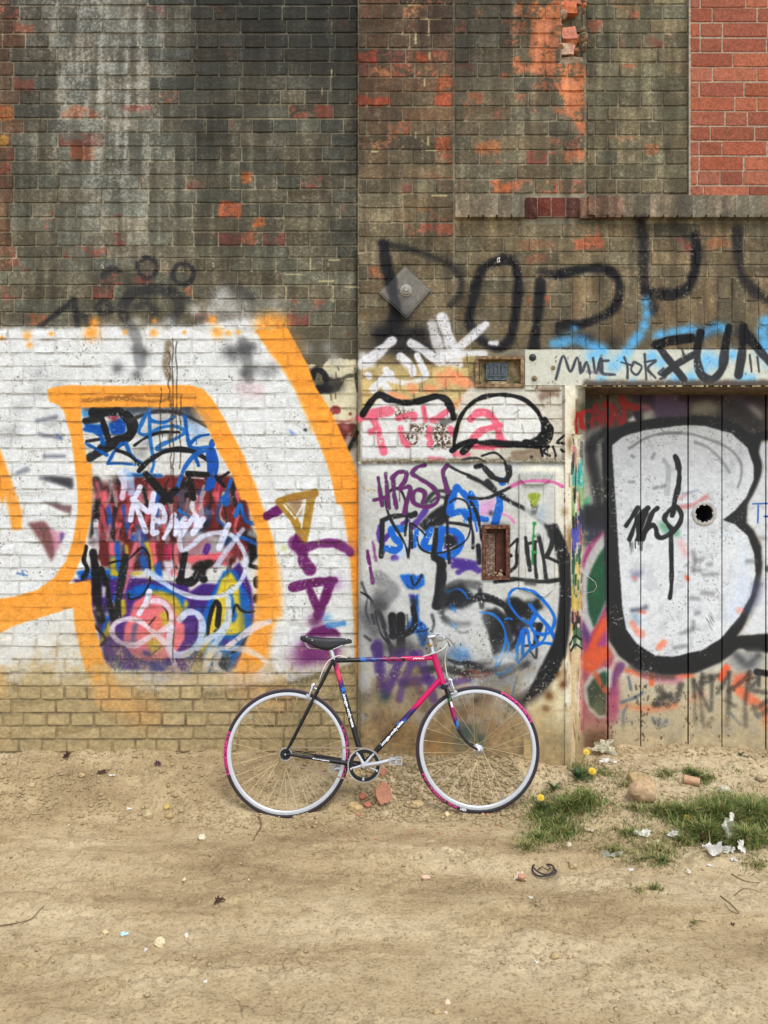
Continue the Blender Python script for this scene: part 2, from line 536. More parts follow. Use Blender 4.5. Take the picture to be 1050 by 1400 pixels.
# soot streaks, lime bloom, drips
up = np.clip((470 - YYg) / 60, 0, 1)
wallm = up * ((XXg < 942) | (YYg > 268))
C.a *= (1 + wallm * (NV - .5) * 0.5)[..., None]
C.a *= (1 + wallm * (NH - .5) * 0.24)[..., None]
bl = wallm * np.clip((NV * .5 + NF * .3 + NW * .2 - .46) * 4.2, 0, 1) * np.exp(-((XXg - 145) / 85) ** 2) * np.clip((400 - YYg) / 260, 0, 1) * 0.7
C.a = C.a * (1 - bl[..., None]) + c3((186, 188, 182)) * bl[..., None]
bl = wallm * np.clip((NF - .60) * 6, 0, 1) * np.clip((NV - .38) * 3, 0, 1) * .38
C.a = C.a * (1 - bl[..., None]) + c3((172, 166, 146)) * bl[..., None]
# dark soot at the wall head; under the ledge soot plus painted-in shadow
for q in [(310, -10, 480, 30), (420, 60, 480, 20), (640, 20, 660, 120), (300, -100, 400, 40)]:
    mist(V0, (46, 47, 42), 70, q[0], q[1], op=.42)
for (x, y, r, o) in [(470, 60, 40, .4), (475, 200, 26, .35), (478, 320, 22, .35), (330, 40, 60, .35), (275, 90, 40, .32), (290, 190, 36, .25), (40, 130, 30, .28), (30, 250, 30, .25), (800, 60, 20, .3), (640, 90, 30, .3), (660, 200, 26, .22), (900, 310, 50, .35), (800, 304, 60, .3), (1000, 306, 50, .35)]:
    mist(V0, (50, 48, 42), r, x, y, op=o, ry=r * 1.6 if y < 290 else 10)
# pale bits of old pointing
for (x, y, l, vert) in [(558, 6, 16, 0), (575, 25, 28, 0), (568, 45, 14, 1), (586, 28, 20, 1), (587, 72, 8, 1), (453, 96, 9, 1), (440, 120, 8, 1), (424, 352, 18, 1), (436, 384, 20, 0), (455, 390, 22, 1), (390, 375, 22, 0), (391, 392, 14, 1), (580, 108, 9, 1), (582, 205, 14, 0), (508, 207, 8, 0), (568, 180, 8, 1), (590, 267, 20, 0), (488, 346, 8, 0), (450, 355, 14, 0), (470, 392, 20, 0), (585, 185, 12, 1)]:
    stroke(V0, (202, 192, 150), 2.2, x, y, x + (0 if vert else l), y + (l if vert else 0), op=.8, chip=.5)
# ================= left wall paint
VA, VB, VC, VD = View(100, 540, 5.25), View(200, 640, 5.25), View(100, 740, 5.25), View(220, 780, 5.25)
VQ, VR, VS, VT = View(0, 330, 3), View(300, 330, 3), View(0, 640, 3), View(300, 640, 3)
VU = View(400, 440, 6.364)
WHT, ORG, BLK, BLU = (230, 232, 231), (244, 170, 72), (34, 34, 37), (22, 98, 178)
PUR, YEL, PNK, MAR, VIO = (112, 34, 104), (214, 190, 60), (226, 112, 122), (126, 48, 44), (78, 44, 128)
# faded grey-black tag above the white
GB = (46, 46, 50)
stroke(VQ, GB, 24, 160, 350, 230, 295, 300, 240, 318, 350, soft=2, op=.8, cur=False, spk=3)
stroke(VQ, GB, 22, 320, 290, 350, 310, 360, 350, soft=2, op=.6, spk=3)
stroke(VQ, GB, 24, 395, 270, 420, 245, 450, 262, 448, 290, 415, 296, 395, 272, soft=2, op=.6, spk=3)
stroke(VQ, GB, 20, 565, 90, 600, 65, 640, 90, 632, 135, 595, 148, 566, 120, 565, 92, soft=1.6, op=.7, spk=3)
stroke(VQ, GB, 20, 708, 125, 735, 92, 785, 105, 790, 150, 750, 176, 712, 155, 708, 128, soft=1.6, op=.75, spk=3)
stroke(VQ, GB, 26, 420, 140, 455, 112, 485, 122, soft=2.4, op=.6, spk=3)
stroke(VQ, GB, 46, 510, 310, 500, 270, 540, 215, 610, 195, 700, 205, 735, 265, 700, 330, soft=3, op=.62, spk=4)
stroke(VQ, GB, 30, 560, 270, 600, 252, 640, 280, soft=3, op=.5, spk=4)
stroke(VQ, GB, 20, 690, 195, 770, 240, soft=3, op=.5, spk=4)
stroke(VQ, GB, 34, 890, 215, 930, 190, 990, 195, 1030, 235, soft=4, op=.45, spk=4)
mist(VQ, (50, 50, 52), 40, 430, 150, 980, 230, 600, 210, op=.3)
mist(VQ, (196, 194, 188), 36, 915, 205, 905, 245, 945, 262, op=.65)
mist(VQ, (206, 204, 198), 30, 800, 280, 870, 285, 560, 330, 690, 330, op=.7)
# white ground
WM = np.clip(.86 + .3 * NW, 0, 1)
fill(V0, WHT, -260, 450, 60, 449, 150, 447, 185, 451, 250, 446, 300, 440, 345, 438, 372, 440, 400, 480, 430, 530, 452, 575, 489, 640, 489, 905, 400, 930, 250, 945, -260, 915, soft=2.2, op=.97, wob=4, tex=WM, spk=.5)
mist(V0, WHT, 26, 30, 452, 90, 452, 150, 450, 215, 448, 300, 444, 340, 440, 250, 455, op=.7, ry=9)
mist(V0, (190, 190, 188), 22, 330, 425, 372, 425, 300, 420, op=.5)
# cream peeling paint by the corner
CRM = (222, 214, 184)
fill(VU, CRM, 290, 345, 400, 332, 566, 330, 566, 420, 540, 430, 560, 600, 566, 720, 566, 880, 370, 880, 250, 690, 240, 625, 410, 600, 440, 560, 460, 510, 540, 490, 540, 430, 380, 500, 305, 490, 260, 400, soft=.6, wob=8, chip=.5)
fill(VU, CRM, 60, 372, 190, 372, 200, 385, 130, 400, soft=.6, wob=4)
stroke(VU, BLK, 46, 175, 490, 185, 430, 230, 415, 280, 460, 290, 530, 250, 590, 215, 570, soft=1.5)
fill(VU, BLK, 200, 560, 260, 545, 350, 550, 350, 600, 280, 620, 220, 620, soft=1)
mist(VU, (60, 60, 58), 70, 330, 530, 400, 560, op=.6)
mist(VU, (182, 182, 178), 60, 300, 220, 360, 310, 120, 240, op=.6)
for q in [(390, 390, 400, 415), (375, 440, 378, 500), (540, 400, 550, 500), (555, 520, 560, 600), (330, 630, 335, 680), (370, 620, 375, 670)]:
    stroke(VU, (84, 72, 52), 14, *q, op=.7, chip=.8)
stroke(VU, (150, 52, 62), 64, 330, 790, 370, 760, 385, 770, soft=1.6, op=.85)
fill(VU, (120, 50, 52), 370, 880, 500, 880, 560, 870, 520, 1000, 470, 1110, 440, 1080, soft=1, op=.8, wob=5)
fill(VU, (206, 140, 140), 400, 900, 480, 890, 500, 970, soft=2, op=.6)
fill(VU, (196, 192, 180), 440, 1040, 500, 960, 520, 1000, 470, 1110, soft=1.4, op=.7)
stroke(VU, BLK, 34, 560, 960, 520, 1040, 470, 1140, 410, 1060, 390, 960, soft=1, op=.9, cur=False)
stroke(VU, (190, 110, 110), 26, 380, 860, 450, 868, 520, 845, soft=2, op=.6)
for (x, y) in [(480, 110), (500, 800), (530, 1340), (490, 950), (510, 985), (545, 985)]:
    mist(VU, (130, 60, 36), 16, x, y, op=.8)
fill(VU, (206, 200, 188), 480, 1170, 566, 1050, 566, 1330, 540, 1320, soft=1, op=.7, wob=6)
# crossed-out marks and dirt in the white field at left
for q in [(160, 790, 250, 808), (165, 970, 290, 1000), (180, 880, 260, 880), (70, 950, 110, 935), (150, 735, 230, 720)]:
    stroke(VQ, (70, 74, 96), 16, *q, soft=3, op=.5, chip=.8)
fill(VQ, (74, 76, 84), 170, 965, 295, 968, 295, 1010, soft=2, op=.8)
fill(VQ, (42, 90, 160), 215, 785, 255, 800, 250, 815, soft=1, op=.6)
fill(VS, (74, 72, 76), 170, 38, 295, 38, 295, 80, soft=2, op=.8)
fill(VS, (116, 76, 76), 170, 138, 250, 152, 295, 152, 285, 190, soft=1.6, op=.75)
fill(VS, (70, 72, 78), 165, 132, 255, 150, 250, 162, soft=2, op=.7)
fill(VS, (118, 66, 66), 110, 222, 180, 215, 215, 262, 235, 310, 210, 385, 165, 300, soft=2, op=.8)
fill(VS, (206, 150, 170), 205, 250, 262, 262, 245, 320, 225, 350, soft=1.5, op=.8)
fill(VS, (96, 80, 150), 245, 262, 268, 265, 245, 310, soft=1, op=.8)
for q in [(70, 430, 110, 440), (90, 420, 96, 440)]: stroke(VS, (60, 100, 170), 8, *q, soft=1.5, op=.6)
for (x, y) in [(80, 680), (160, 540), (20, 800), (150, 620), (210, 740), (60, 780), (240, 590)]: mist(VQ, (150, 150, 152), 40, x, y, op=.35)
for (x, y) in [(985, 440), (1000, 540), (950, 450), (560, 440), (480, 520), (560, 545), (590, 460), (1030, 430)]: mist(VQ, (70, 70, 72), 26, x, y, op=.6)
for (x, y) in [(90, 450), (150, 520), (190, 540), (60, 480), (120, 440), (220, 520), (30, 450)]: mist(VR, (80, 80, 82), 30, x, y, op=.4)
stroke(VQ, (116, 116, 118), 46, 530, 350, 560, 400, 575, 500, soft=3, op=.6)
stroke(VQ, (70, 70, 70), 40, 995, 410, 1010, 460, 1020, 560, soft=4, op=.5)
for (x, y) in [(560, 200), (600, 420), (640, 500), (420, 690), (480, 760), (430, 860), (620, 640)]: mist(V0, (168, 166, 160), 16, x - 180, y, op=.22)
fill(VR, (80, 120, 186), 280, 765, 315, 795, 290, 795, soft=1, op=.7)
mist(VR, (60, 62, 66), 9, 352, 772, op=.9)
mist(VR, (206, 150, 160), 40, 1000 - 900, 600, 150, 610, op=.3)
mist(VT, (196, 196, 120), 14, 262, 328, op=.7)
# the big orange outline: halo spots along the top
for (x, y, r) in [(8, 395, 10), (110, 385, 20), (210, 378, 12), (375, 375, 34), (385, 330, 22), (512, 372, 12), (630, 375, 18), (755, 372, 10), (890, 372, 26), (870, 320, 20), (975, 372, 12), (935, 375, 14), (120, 425, 14), (632, 325, 12)]:
    mist(VQ, ORG, r, x, y, op=.9)
# mural inside the letter: base patches first
W0 = (214, 214, 210)
inner = (112, 556, 284, 556, 300, 575, 318, 625, 338, 690, 352, 760, 356, 830, 350, 890, 322, 922, 250, 932, 180, 935, 150, 880, 130, 800, 122, 700)
fill(V0, W0, *inner, soft=1)
fill(V0, (74, 78, 88), 112, 556, 284, 556, 290, 564, 200, 562, 114, 566, soft=2.5, op=.9)
mist(VA, (70, 76, 92), 60, 500, 100, 420, 110, 820, 110, 860, 150, op=.7)
mist(VA, (130, 132, 134), 60, 520, 330, 480, 420, 560, 260, 640, 180, op=.4)
mist(VA, (160, 190, 220), 60, 840, 230, 900, 260, op=.7)
fill(VA, (92, 158, 206), 60, 110, 160, 118, 150, 150, 70, 165, soft=1.2)
fill(VA, (20, 88, 170), 75, 200, 210, 205, 260, 240, 250, 300, 90, 262, soft=1.4)
fill(VA, (20, 84, 168), 250, 205, 330, 160, 380, 190, 370, 285, 270, 290, soft=1)
fill(VA, (150, 66, 82), 230, 150, 335, 150, 290, 195, soft=1)
# maroon and black lower field
fill(V0, (106, 44, 44), 124, 655, 300, 650, 330, 655, 348, 740, 330, 770, 250, 778, 160, 780, 128, 760, soft=2, wob=6)
fill(VA, (226, 226, 222), 140, 500, 330, 490, 360, 560, 320, 620, 200, 660, 170, 600, soft=5, op=.9, wob=10)
fill(VA, (196, 190, 184), 130, 610, 190, 600, 200, 680, 150, 900, 130, 840, soft=3)
fill(VA, BLK, 130, 590, 180, 580, 200, 640, 185, 900, 170, 1000, 110, 1040, 130, 880, 160, 740, soft=2, wob=5)
mist(VA, (40, 38, 40), 50, 230, 700, 300, 760, 330, 620, 700, 850, 780, 800, 860, 760, op=.8)
fill(VA, (126, 48, 42), 560, 590, 700, 590, 700, 690, 620, 710, soft=1.5)
fill(VA, (180, 60, 84), 650, 590, 710, 590, 710, 640, 690, 650, soft=3, op=.8)
fill(VA, PNK, 190, 690, 240, 680, 270, 800, 300, 900, 330, 920, 320, 960, 250, 970, 265, 860, 220, 800, 180, 760, soft=2)
fill(VA, (206, 100, 112), 330, 800, 380, 760, 400, 840, 350, 880, 300, 900, soft=3, op=.8)
fill(VA, PNK, 540, 690, 580, 680, 620, 760, 640, 900, 610, 940, 530, 860, soft=3, op=.7)
fill(VA, (150, 130, 140), 430, 640, 560, 690, 540, 780, 430, 800, soft=4, op=.7)
fill(VB, PNK, 180, 190, 215, 185, 220, 330, 190, 420, 120, 480, 110, 380, 165, 330, soft=2)
fill(VB, PNK, 330, 290, 400, 220, 440, 250, 330, 340, 300, 420, 260, 500, 240, 430, soft=3, op=.85)
fill(VB, PNK, 430, 180, 520, 165, 530, 260, 500, 330, 460, 350, 470, 270, soft=2, op=.95)
fill(VB, MAR, 330, 90, 400, 110, 560, 290, 640, 280, 700, 330, 660, 420, 560, 450, 470, 420, 490, 330, soft=1.6)
fill(VB, (186, 46, 110), 500, 140, 560, 130, 560, 160, 510, 170, soft=2)
fill(VB, (120, 110, 116), 550, 180, 650, 160, 680, 240, 590, 260, soft=3, op=.7)
fill(VB, (34, 74, 150), 320, 420, 400, 300, 460, 270, 470, 330, 440, 420, 360, 470, soft=3, op=.85)
mist(VB, (120, 116, 122), 40, 430, 320, 360, 210, op=.7)
mist(VB, BLK, 44, 300, 250, 250, 200, 280, 290, 420, 400, 740, 480, op=.85)
fill(VB, BLK, 245, 85, 290, 80, 310, 180, 300, 270, 250, 260, soft=1.5)
for i in range(130):
    x, y = dr.uniform(128, 326), dr.uniform(652, 752)
    cc = dr.choice([(226, 116, 126), (206, 96, 108), (40, 36, 38), (60, 44, 46), (150, 140, 142), (190, 186, 184), (120, 50, 48), (228, 226, 226), (120, 104, 118), (36, 92, 170), (232, 130, 140)])
    stroke(V0, cc, dr.uniform(2.5, 8), x, y, x + dr.uniform(-6, 6), y + dr.uniform(6, 30), x + dr.uniform(-8, 8), y + dr.uniform(14, 46), soft=dr.uniform(.8, 2), op=dr.uniform(.5, .95), spk=1, chip=.8)
# grey, blue and purple mid field
fill(VB, (170, 168, 170), 270, 440, 460, 470, 640, 500, 640, 640, 440, 640, 260, 620, soft=3)
fill(VB, (172, 112, 122), 300, 510, 430, 490, 480, 560, 300, 640, 250, 600, soft=4, op=.7)
fill(VB, (30, 66, 110), 530, 500, 620, 470, 660, 540, 560, 560, soft=2)
fill(VB, PNK, 270, 630, 620, 590, 640, 620, 540, 660, 400, 660, 300, 690, soft=1.6)
fill(VB, (120, 40, 44), 560, 560, 690, 500, 740, 560, 720, 640, 620, 660, soft=2.5, op=.8)
fill(VB, (26, 26, 28), 690, 430, 790, 480, 800, 640, 740, 700, 730, 560, soft=1.2)
fill(VB, (210, 210, 206), 730, 440, 790, 470, 790, 510, 720, 480, soft=2, op=.7)
# purple arches and wedges
fill(VC, VIO, 0, 270, 130, 255, 380, 260, 540, 270, 720, 300, 1050, 300, 1050, 500, 980, 900, 820, 940, 240, 900, 160, 560, soft=1.4, wob=3)
fill(VC, (24, 96, 178), 20, 215, 120, 200, 330, 210, 440, 250, 260, 275, 120, 262, 60, 285, soft=1.4)
fill(VC, (28, 98, 186), 260, 0, 330, 0, 350, 180, 340, 260, 260, 250, soft=1.6)
fill(VC, (112, 46, 46), 185, 0, 265, 0, 265, 190, 200, 180, soft=1.5)
fill(VC, PNK, 255, 0, 300, 0, 300, 110, 262, 110, soft=1.5)
fill(VC, (112, 46, 46), 360, 0, 440, 0, 420, 90, 380, 110, soft=1.5)
fill(VC, (206, 118, 132), 440, 0, 470, 0, 440, 130, 410, 240, 365, 400, 355, 380, 400, 120, soft=1.2)
fill(VC, (200, 176, 52), 265, 120, 300, 110, 305, 200, 330, 230, 320, 250, 265, 245, soft=1)
fill(VC, (200, 176, 52), 410, 225, 480, 215, 485, 238, 410, 245, soft=1)
fill(VC, (200, 176, 52), 510, 0, 545, 0, 580, 100, 585, 280, 555, 270, 545, 100, soft=1.4)
fill(VC, PNK, 545, 0, 590, 0, 605, 160, 575, 180, soft=1.6)
fill(VC, (30, 94, 176), 580, 170, 625, 130, 640, 260, 620, 300, 585, 280, soft=1.4)
fill(VC, (112, 46, 46), 590, 0, 660, 0, 650, 130, 610, 150, soft=1.6)
fill(VC, (206, 60, 110), 660, 30, 720, 10, 720, 100, 650, 130, soft=2.5, op=.8)
fill(VC, (206, 204, 212), 640, 140, 720, 130, 720, 220, 690, 290, 660, 210, soft=1.4)
fill(VC, (216, 120, 130), 720, 20, 750, 10, 750, 170, 725, 165, soft=1.5)
fill(VC, (214, 206, 204), 820, 290, 900, 280, 920, 300, 830, 360, soft=1.2)
fill(VC, (206, 200, 204), 800, 140, 850, 160, 840, 230, 800, 280, soft=1.6)
fill(VC, (24, 104, 188), 440, 320, 560, 310, 700, 340, 800, 400, 830, 480, 760, 500, 640, 420, 540, 370, 400, 420, 370, 380, soft=1.5)
fill(VC, (200, 176, 62), 540, 360, 640, 355, 740, 400, 790, 480, 770, 560, 720, 560, 700, 470, 620, 400, 545, 385, soft=1.8)
fill(VC, (228, 122, 132), 430, 440, 520, 390, 600, 385, 690, 440, 760, 560, 800, 600, 800, 700, 740, 800, 640, 850, 540, 860, 450, 840, 400, 780, 360, 700, 370, 600, 400, 560, soft=1.6)
fill(VC, (26, 100, 180), 190, 680, 250, 480, 260, 540, 240, 640, soft=1.2)
fill(VC, (196, 174, 58), 180, 735, 260, 560, 270, 660, 200, 730, soft=1.2)
fill(VC, (196, 174, 58), 280, 440, 370, 410, 380, 520, 330, 560, soft=1.6)
fill(VC, (26, 100, 180), 285, 380, 300, 370, 330, 430, 280, 450, soft=1.6)
fill(VC, (204, 180, 60), 620, 510, 690, 500, 690, 600, 640, 620, soft=2)
fill(VC, (204, 180, 60), 530, 720, 600, 690, 640, 780, 560, 800, soft=2)
fill(VC, (70, 90, 140), 430, 600, 470, 580, 440, 700, 470, 720, 400, 740, soft=2, op=.8)
fill(VC, (58, 60, 130), 500, 770, 560, 800, 540, 830, 500, 810, soft=2)
fill(VC, (226, 118, 112), 560, 560, 640, 540, 640, 640, 560, 660, soft=3, op=.8)
fill(VC, (58, 86, 160), 470, 860, 640, 870, 720, 860, 700, 920, 540, 930, soft=2.5, op=.8)
fill(VC, (26, 100, 182), 830, 790, 980, 540, 1010, 430, 1050, 330, 1050, 560, 940, 780, 860, 930, 800, 940, soft=1.2)
fill(VC, VIO, 820, 560, 900, 540, 880, 660, 820, 740, 790, 830, 700, 850, 800, 700, soft=1.5)
# right-hand arch: purple, blue, yellow
fill(VD, VIO, 330, 180, 440, 60, 560, -60, 610, 30, 650, 130, 668, 250, 668, 350, 620, 480, 540, 700, 300, 740, 180, 700, 330, 400, soft=1.3)
fill(VD, (24, 104, 190), 300, 300, 350, 180, 450, 0, 540, 0, 590, 120, 640, 200, 650, 400, 600, 520, 500, 720, 190, 750, 270, 560, soft=1.3)
fill(VD, (220, 196, 60), 205, 730, 260, 600, 330, 440, 380, 200, 430, 60, 500, 10, 560, 100, 570, 280, 600, 430, 540, 460, 470, 460, 400, 440, 300, 600, 270, 720, soft=1.4)
fill(VD, (24, 104, 190), 470, 150, 500, 120, 520, 200, 550, 330, 520, 380, 490, 360, 500, 230, soft=1.4)
fill(VD, (150, 146, 76), 555, 250, 600, 300, 600, 440, 560, 460, soft=2, op=.8)
fill(VD, (24, 84, 160), 430, 470, 560, 470, 600, 540, 560, 560, 420, 540, soft=1.4)
fill(VD, VIO, 430, 500, 520, 500, 500, 540, 440, 540, soft=2)
fill(VD, (98, 112, 60), 455, 20, 490, 15, 480, 45, soft=1)
for (cc, q) in [((214, 190, 60), (370, 20, 390, 20, 400, 90, 380, 110)), ((36, 100, 180), (470, 120, 520, 100, 540, 190, 500, 220)), ((40, 36, 40), (220, 250, 260, 240, 262, 300, 230, 320)), ((96, 56, 150), (300, 260, 360, 255, 350, 330, 310, 330)), ((200, 196, 200), (610, 250, 640, 240, 640, 280, 616, 284)), ((214, 96, 120), (690, 200, 716, 190, 716, 250, 700, 260)), ((30, 96, 178), (880, 480, 920, 470, 900, 540, 870, 540)), ((214, 190, 60), (800, 420, 830, 430, 810, 480, 790, 470))]:
    fill(VC, cc, *q, soft=1.4, op=.9, wob=5)
# loose black shapes
stroke(VC, (28, 28, 30), 62, 140, 80, 165, 250, 170, 420, 200, 560, soft=1.5)
stroke(VC, (28, 28, 30), 40, 200, 200, 240, 330, 260, 450, 290, 560, soft=1.5)
stroke(VC, (40, 44, 44), 52, 375, 110, 350, 250, 320, 430, 320, 560, soft=1.5)
stroke(VC, (34, 34, 36), 34, 85, 40, 75, 130, 100, 200, 75, 260, soft=1)
stroke(VC, (36, 36, 38), 20, 150, 600, 230, 700, 190, 750, soft=1.4)
fill(VC, (190, 190, 186), 205, 320, 235, 330, 225, 400, 205, 390, soft=1)
mist(VC, (196, 188, 160), 20, 150, 480, 180, 520, 240, 520, op=.6)
for (x, y) in [(180, 540), (170, 600), (210, 480), (240, 700), (300, 520), (230, 820)]: mist(VC, (40, 40, 42), 34, x, y, op=.55)
stroke(VC, BLK, 14, 260, 155, 320, 140, 390, 130, 470, 60, 500, 45, 540, 100, 550, 200, 545, 290, 500, 380, 440, 410, 400, 410, 395, 370, soft=1)
stroke(VC, BLK, 46, 800, 90, 780, 200, 770, 270, soft=1.2)
stroke(VC, BLK, 60, 760, 280, 840, 290, 900, 240, 935, 270, soft=1.4)
fill(VC, (38, 36, 34), 850, 190, 900, 140, 980, 135, 1010, 160, 960, 200, 930, 250, 880, 230, soft=1.2)
stroke(VC, BLK, 26, 965, 690, 975, 560, 1010, 450, 1040, 470, 1030, 600, soft=1)
stroke(VD, BLK, 22, 335, 450, 350, 340, 390, 220, 425, 260, 410, 400, 385, 440, soft=1)
stroke(VD, BLK, 18, 505, 335, 535, 245, 570, 280, 620, 300, 668, 290, soft=1)
stroke(VD, BLK, 18, 500, 590, 570, 550, 610, 480, soft=1)
mist(VD, (44, 42, 44), 60, 450, 650, 440, 690, 290, 620, 320, 690, op=.8)
stroke(VD, BLK, 60, 690, 70, 690, 100, soft=1); stroke(VD, BLK, 50, 685, 190, 680, 215, soft=1)
stroke(VB, BLK, 30, 730, 695, 800, 715, soft=1)
stroke(VC, (60, 30, 50), 14, 640, 460, 670, 500, 680, 560, soft=1.2)
stroke(VC, (60, 40, 40), 12, 540, 600, 585, 545, soft=1.2); stroke(VC, (60, 50, 40), 16, 560, 815, 620, 765, soft=1.2)
# blue and black scribble at the top of the letter
stroke(VA, BLK, 74, 150, 125, 300, 112, 390, 160, 425, 230, 395, 295, 310, 335, 210, 385, soft=1.2)
stroke(VA, (46, 48, 50), 56, 250, 360, 180, 410, 115, 450, soft=1.5)
stroke(VA, BLK, 44, 205, 165, 230, 250, 250, 310, soft=1)
stroke(VA, (44, 46, 50), 46, 85, 185, 190, 165, soft=1.2)
stroke(VA, BLK, 26, 95, 330, 190, 315, soft=1)
B2 = (24, 100, 176)
stroke(VA, B2, 32, 80, 245, 150, 255, 200, 300, 215, 350, soft=1)
stroke(VA, B2, 24, 90, 345, 160, 385, 240, 430, soft=1)
stroke(VA, B2, 24, 345, 345, 290, 410, 245, 490, 330, 488, 440, 498, soft=.9, cur=False)
stroke(VA, B2, 26, 375, 345, 415, 430, 490, 490, soft=.9)
stroke(VA, BLK, 26, 310, 395, 400, 430, 490, 515, soft=.9)
stroke(VA, (62, 62, 66), 26, 400, 185, 500, 140, 620, 115, 760, 130, 870, 175, 960, 220, soft=1.6)
stroke(VA, (40, 116, 186), 26, 720, 155, 650, 195, 560, 180, 530, 130, 490, 200, 470, 265, 530, 285, 620, 235, 730, 222, 795, 262, 735, 312, 640, 352, 600, 388, 700, 396, 850, 388, 960, 372, soft=1)
stroke(VA, BLK, 22, 440, 360, 520, 305, 620, 268, 760, 265, soft=.9)
stroke(VA, (40, 116, 186), 24, 545, 100, 550, 300, 575, 480, 560, 550, soft=1)
stroke(VA, B2, 28, 800, 150, 815, 270, 840, 370, 910, 385, soft=.9)
stroke(VA, B2, 24, 840, 345, 890, 300, 970, 282, soft=.9)
stroke(VA, BLK, 36, 470, 545, 540, 470, 640, 412, 740, 388, 860, 405, 960, 460, soft=1)
stroke(VA, (30, 92, 176), 46, 1000, 335, 975, 420, 985, 520, 965, 655, soft=1)
stroke(VA, (30, 92, 176), 36, 1000, 400, 1025, 500, 1000, 640, 960, 670, soft=1)
stroke(VA, (34, 106, 184), 30, 960, 395, 870, 430, 800, 520, 760, 620, 735, 700, soft=1)
stroke(VA, B2, 28, 870, 430, 898, 505, soft=1)
stroke(VA, BLK, 36, 820, 560, 960, 570, soft=1); stroke(VA, BLK, 40, 830, 570, 865, 740, soft=1)
stroke(VA, (200, 200, 196), 12, 850, 592, 935, 598, soft=1)
stroke(VA, B2, 28, 400, 572, 625, 578, soft=1.6, op=.85)
stroke(VA, BLK, 52, 520, 565, 620, 680, 700, 760, soft=1.5); stroke(VA, BLK, 48, 735, 680, 640, 765, soft=1.5)
stroke(VB, BLK, 26, 500, 60, 560, 130, soft=1); stroke(VB, BLK, 24, 590, 30, 510, 80, soft=1)
stroke(VB, (34, 106, 184), 30, 605, 85, 580, 170, 560, 240, soft=1); stroke(VB, (34, 106, 184), 54, 570, 210, 570, 245, soft=1.2)
stroke(VB, (44, 116, 190), 32, 640, 340, 670, 260, 690, 320, soft=1); stroke(VB, (34, 96, 170), 30, 690, 320, 720, 380, 790, 400, soft=1)
stroke(VB, (34, 96, 170), 26, 640, 480, 720, 510, 790, 545, soft=1)
stroke(VB, (40, 116, 186), 22, 230, 300, 290, 340, 330, 370, soft=1)
stroke(VB, (96, 50, 140), 40, 425, 600, 440, 560, soft=1.2)
# lavender-white lettering over it
LV = (222, 226, 244); LB = (176, 204, 236)
stroke(VA, LV, 44, 335, 560, 365, 640, 350, 735, soft=1.5, op=.85)
stroke(VA, LB, 44, 375, 540, 410, 600, 415, 700, soft=1.5, op=.75)
for q in [(478, 660, 435, 760, 410, 895), (425, 745, 470, 850, 520, 975), (440, 755, 535, 835, 560, 780, 575, 710), (580, 895, 650, 900, 640, 810, 590, 800, 570, 900, 570, 985, 600, 985), (725, 860, 690, 950, 650, 1025), (740, 900, 725, 1000), (735, 985, 800, 880, 790, 960, 770, 1010), (790, 980, 870, 870, 880, 930, 860, 990), (860, 990, 930, 890)]:
    stroke(VA, LV, 38, *q, soft=1.1, op=.97)
stroke(VB, (214, 220, 236), 34, 240, 460, 240, 550, 262, 590, 330, 550, 400, 490, 500, 462, 590, 470, 660, 530, 705, 620, 710, 720, 670, 820, 590, 890, 480, 925, 350, 925, 220, 880, 120, 820, 0, 735, soft=1.3, op=.92)
stroke(VB, LB, 40, 20, 740, 110, 810, 200, 870, soft=2, op=.5)
stroke(VB, LV, 38, 590, 405, 520, 570, soft=1.3, op=.95); stroke(VB, (206, 212, 232), 36, 690, 440, 600, 560, 500, 700, soft=1.5, op=.85)
stroke(VC, LV, 40, 545, 360, 520, 440, 470, 520, soft=1.3)
stroke(VC, (232, 218, 230), 38, 500, 470, 560, 430, 640, 440, 700, 510, 690, 600, 620, 650, 540, 690, 440, 745, 330, 720, 280, 660, 300, 590, 390, 555, 480, 575, 560, 640, 620, 690, 690, 790, 740, 920, 780, 1010, soft=1.5, op=.9)
stroke(VC, (214, 224, 244), 46, 700, 620, 690, 740, 730, 810, 820, 800, 900, 720, 925, 600, 890, 520, 820, 510, 760, 560, soft=1.4, op=.9)
stroke(VC, LB, 30, 800, 810, 880, 750, 970, 690, 1050, 650, soft=1.4, op=.9)
stroke(VD, (196, 214, 240), 42, 250, 560, 330, 500, 420, 440, 470, 390, soft=1.4, op=.9)
stroke(VD, (206, 220, 240), 50, 480, 200, 480, 350, 420, 470, 350, 600, 310, 720, soft=1.5, op=.85)
stroke(VD, LB, 30, 290, 700, 340, 560, 380, 520, soft=2, op=.7)
mist(VD, (196, 206, 222), 26, 310, 680, 340, 640, 370, 590, 390, 700, op=.7)
# teal and dust drips at the foot of the mural
for i in range(26):
    x = 150 + 42 * dr.random(); y = 895 + 18 * dr.random()
    stroke(V0, (70, 120, 104), 1.6, x, y, x + dr.uniform(-2, 2), y + dr.uniform(4, 14), soft=1, op=.6)
for i in range(14):
    x = 12 + 70 * dr.random(); y = 915 + 12 * dr.random()
    stroke(V0, (96, 128, 100), 2, x, y, x + 5, y + dr.uniform(-1, 3), soft=1.2, op=.6)
mist(V0, (84, 70, 92), 22, 150, 885, 170, 895, 200, 905, 230, 915, 265, 910, op=.45)
